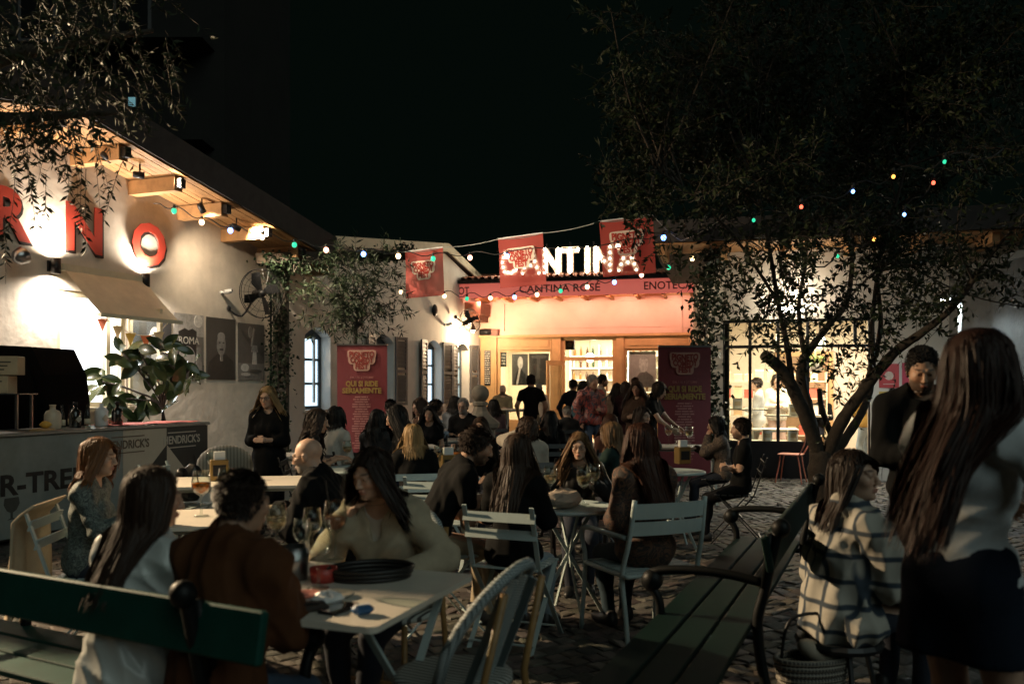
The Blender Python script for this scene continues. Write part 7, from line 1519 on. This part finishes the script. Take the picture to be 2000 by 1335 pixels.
# --- things held, worn over chairs or set down
dj = thing('draped_jacket', 'beige jacket draped over the chair back at lower left', 'jacket', r3.location + Matrix.Rotation(r3.rotation_euler.z, 3, 'Z') @ Vector((0, -.21, 0)), r3.rotation_euler.z)
vs = []; rr_ = np.random.default_rng(8)
for i in range(13):
    for j in range(15): u = -1 + i / 6; v = j / 14; vs.append((u * (.23 + .05 * v), (-.075 if v > .12 else .02 - v * .79) - .035 * math.sin(u * 9 + v * 2) * v - .03 * v, .855 - .66 * v * (1 - .12 * abs(math.sin(u * 4))) + .02 * (1 - v)))
o = B().add(vs, [(i * 15 + j, i * 15 + j + 1, (i + 1) * 15 + j + 1, (i + 1) * 15 + j) for i in range(12) for j in range(14)]).build('cloth', mat('beige_cloth', (.46, .36, .24), .85), dj, True); md = o.modifiers.new('thick', 'SOLIDIFY'); md.thickness = .012
def held(r, i, k, name, label, cat, build, off=(0, 0, 0)):
    w = r.matrix_basis @ Vector((i['W'][k] + np.array(off, np.float32)).tolist()); s = thing(name, label, cat, w, r.rotation_euler.z); build(s); return s
held(r8, i8, 1, 'cigarette', 'thin white cigarette held by the person in the leather jacket', 'cigarette', lambda s: B().tube([(0, 0, 0), (.03, .05, .06)], .004, 6).build('paper_tube', WHITEP, s), (0, .09, .03))
rattan_chair((-.21, 3.06, 0), rad(64), 'empty blue white woven rattan chair in the foreground, half cut off')
folding_chair((-2.9, 7.5, 0), rad(-100), 'pale', 'empty pale chair heaped with coats beside the bar end'); folding_chair((-.55, 6.6, 0), rad(-10), 'pale', 'empty pale slatted chair behind the beige jacket')
q = at(440, 870, 9.3); cu_ = thing('cushion', 'pale striped cushion leaning on the low bench behind the black dress', 'cushion', (q.x, q.y, .45), rad(20)); b_ = B(); b_.ball((0, 0, .2), (.30, .10, .22), 16, 10); b_.build('pillow_body', stripemat('cushion_stripe', (.42, .38, .3), (.26, .23, .18), 9, 'X', .85, .6), cu_, True)
ws_ = thing('masonry_bench', 'low plastered bench along the bakery wall behind the black dress', 'bench', (q.x, q.y, 0), rad(20)); B().span(-.9, .7, -.22, .26, 0, .445, .01).build('block', PLASTER2, ws_)
hc = thing('coat_heap', 'black leather coats heaped on the pale chair beside the bar end', 'coat', (-2.9, 7.5, .468), .4); rr_ = np.random.default_rng(6); hS = Sdf()
for k in range(9): a = rr_.normal(0, .09, 3); c = rr_.normal(0, .10, 3); a[2] = abs(a[2]) + .05; c[2] = abs(c[2]) + .08; hS.cap(a, c, .06, .05, k=.04)
hS.cut((0, 0, .002), (0, 0, -1)); v_, q_ = mk_sdf(hS, .012, (-.4, -.4, -.01), (.4, .4, .45), 0, wrinkles(5, .02, 16)); link('leather', mesh_np('leather', v_, q_), mat('coat_leather', (.012, .012, .012), .28), hc)
bg_ = thing('wicker_bag', 'black and cream wicker handbag hanging low beside the checked jacket', 'bag', at(1585, 1275, 3.9), rad(10)); bb = B()
for k in range(9): z = -.02 - .03 * k * .9; s_ = 1 - .03 * k; bb.tube([(.17 * s_ * math.cos(a), .09 * s_ * math.sin(a), z) for a in np.linspace(0, 2 * PI, 26, endpoint=False)], .015, 6, closed=True)
bb.build('coil_body', stripemat('bag_weave', (.05, .045, .04), (.30, .27, .22), 20, 'XZ', .6, .85), bg_, True); B().ball((0, 0, -.25), (.125, .065, .02), 12, 6).build('base', BLACKM, bg_); B().tube(smooth_path([(-.15, 0, -.02), (-.1, 0, .16), (.1, 0, .16), (.15, 0, -.02)], 5), .008, 6).build('strap', BLACKM, bg_, True); b_ = B(); b_.ball((0.03, 0, .0), (.11, .06, .05), 12, 8, Matrix.Rotation(.5, 3, 'Y')); b_.build('scarf', mat('cream_scarf', (.42, .36, .28), .85), bg_, True)
s10 = thing('stool', 'round dark stool under the checked jacket', 'stool', r10.location, 0)
B().lathe([(0, .30), (.19, .30), (.20, .32), (.19, .338), (0, .338)], 18).build('seat', DARKC, s10)
for k in range(4): a = k * 1.571; B().tube([(.12 * math.cos(a),   .12 * math.sin(a), .30), (.19 * math.cos(a), .19 * math.sin(a), 0)], .013, 6).build('leg', DARKC, s10)
st_ = thing('stool', 'low dark stool carrying the wicker handbag', 'stool', (at(1585, 1275, 3.9).x, 3.9, 0), 0); zt = at(1585, 1275, 3.9).z - .275
B().lathe([(0, zt - .03), (.16, zt - .03), (.17, zt - .015), (.16, zt), (0, zt)], 18).build('seat', DARKC, st_)
for k in range(3): a = k * 2.09; B().tube([(.1 * math.cos(a), .1 * math.sin(a), zt - .03), (.17 * math.cos(a), .17 * math.sin(a), 0)], .012, 6).build('leg', DARKC, st_)
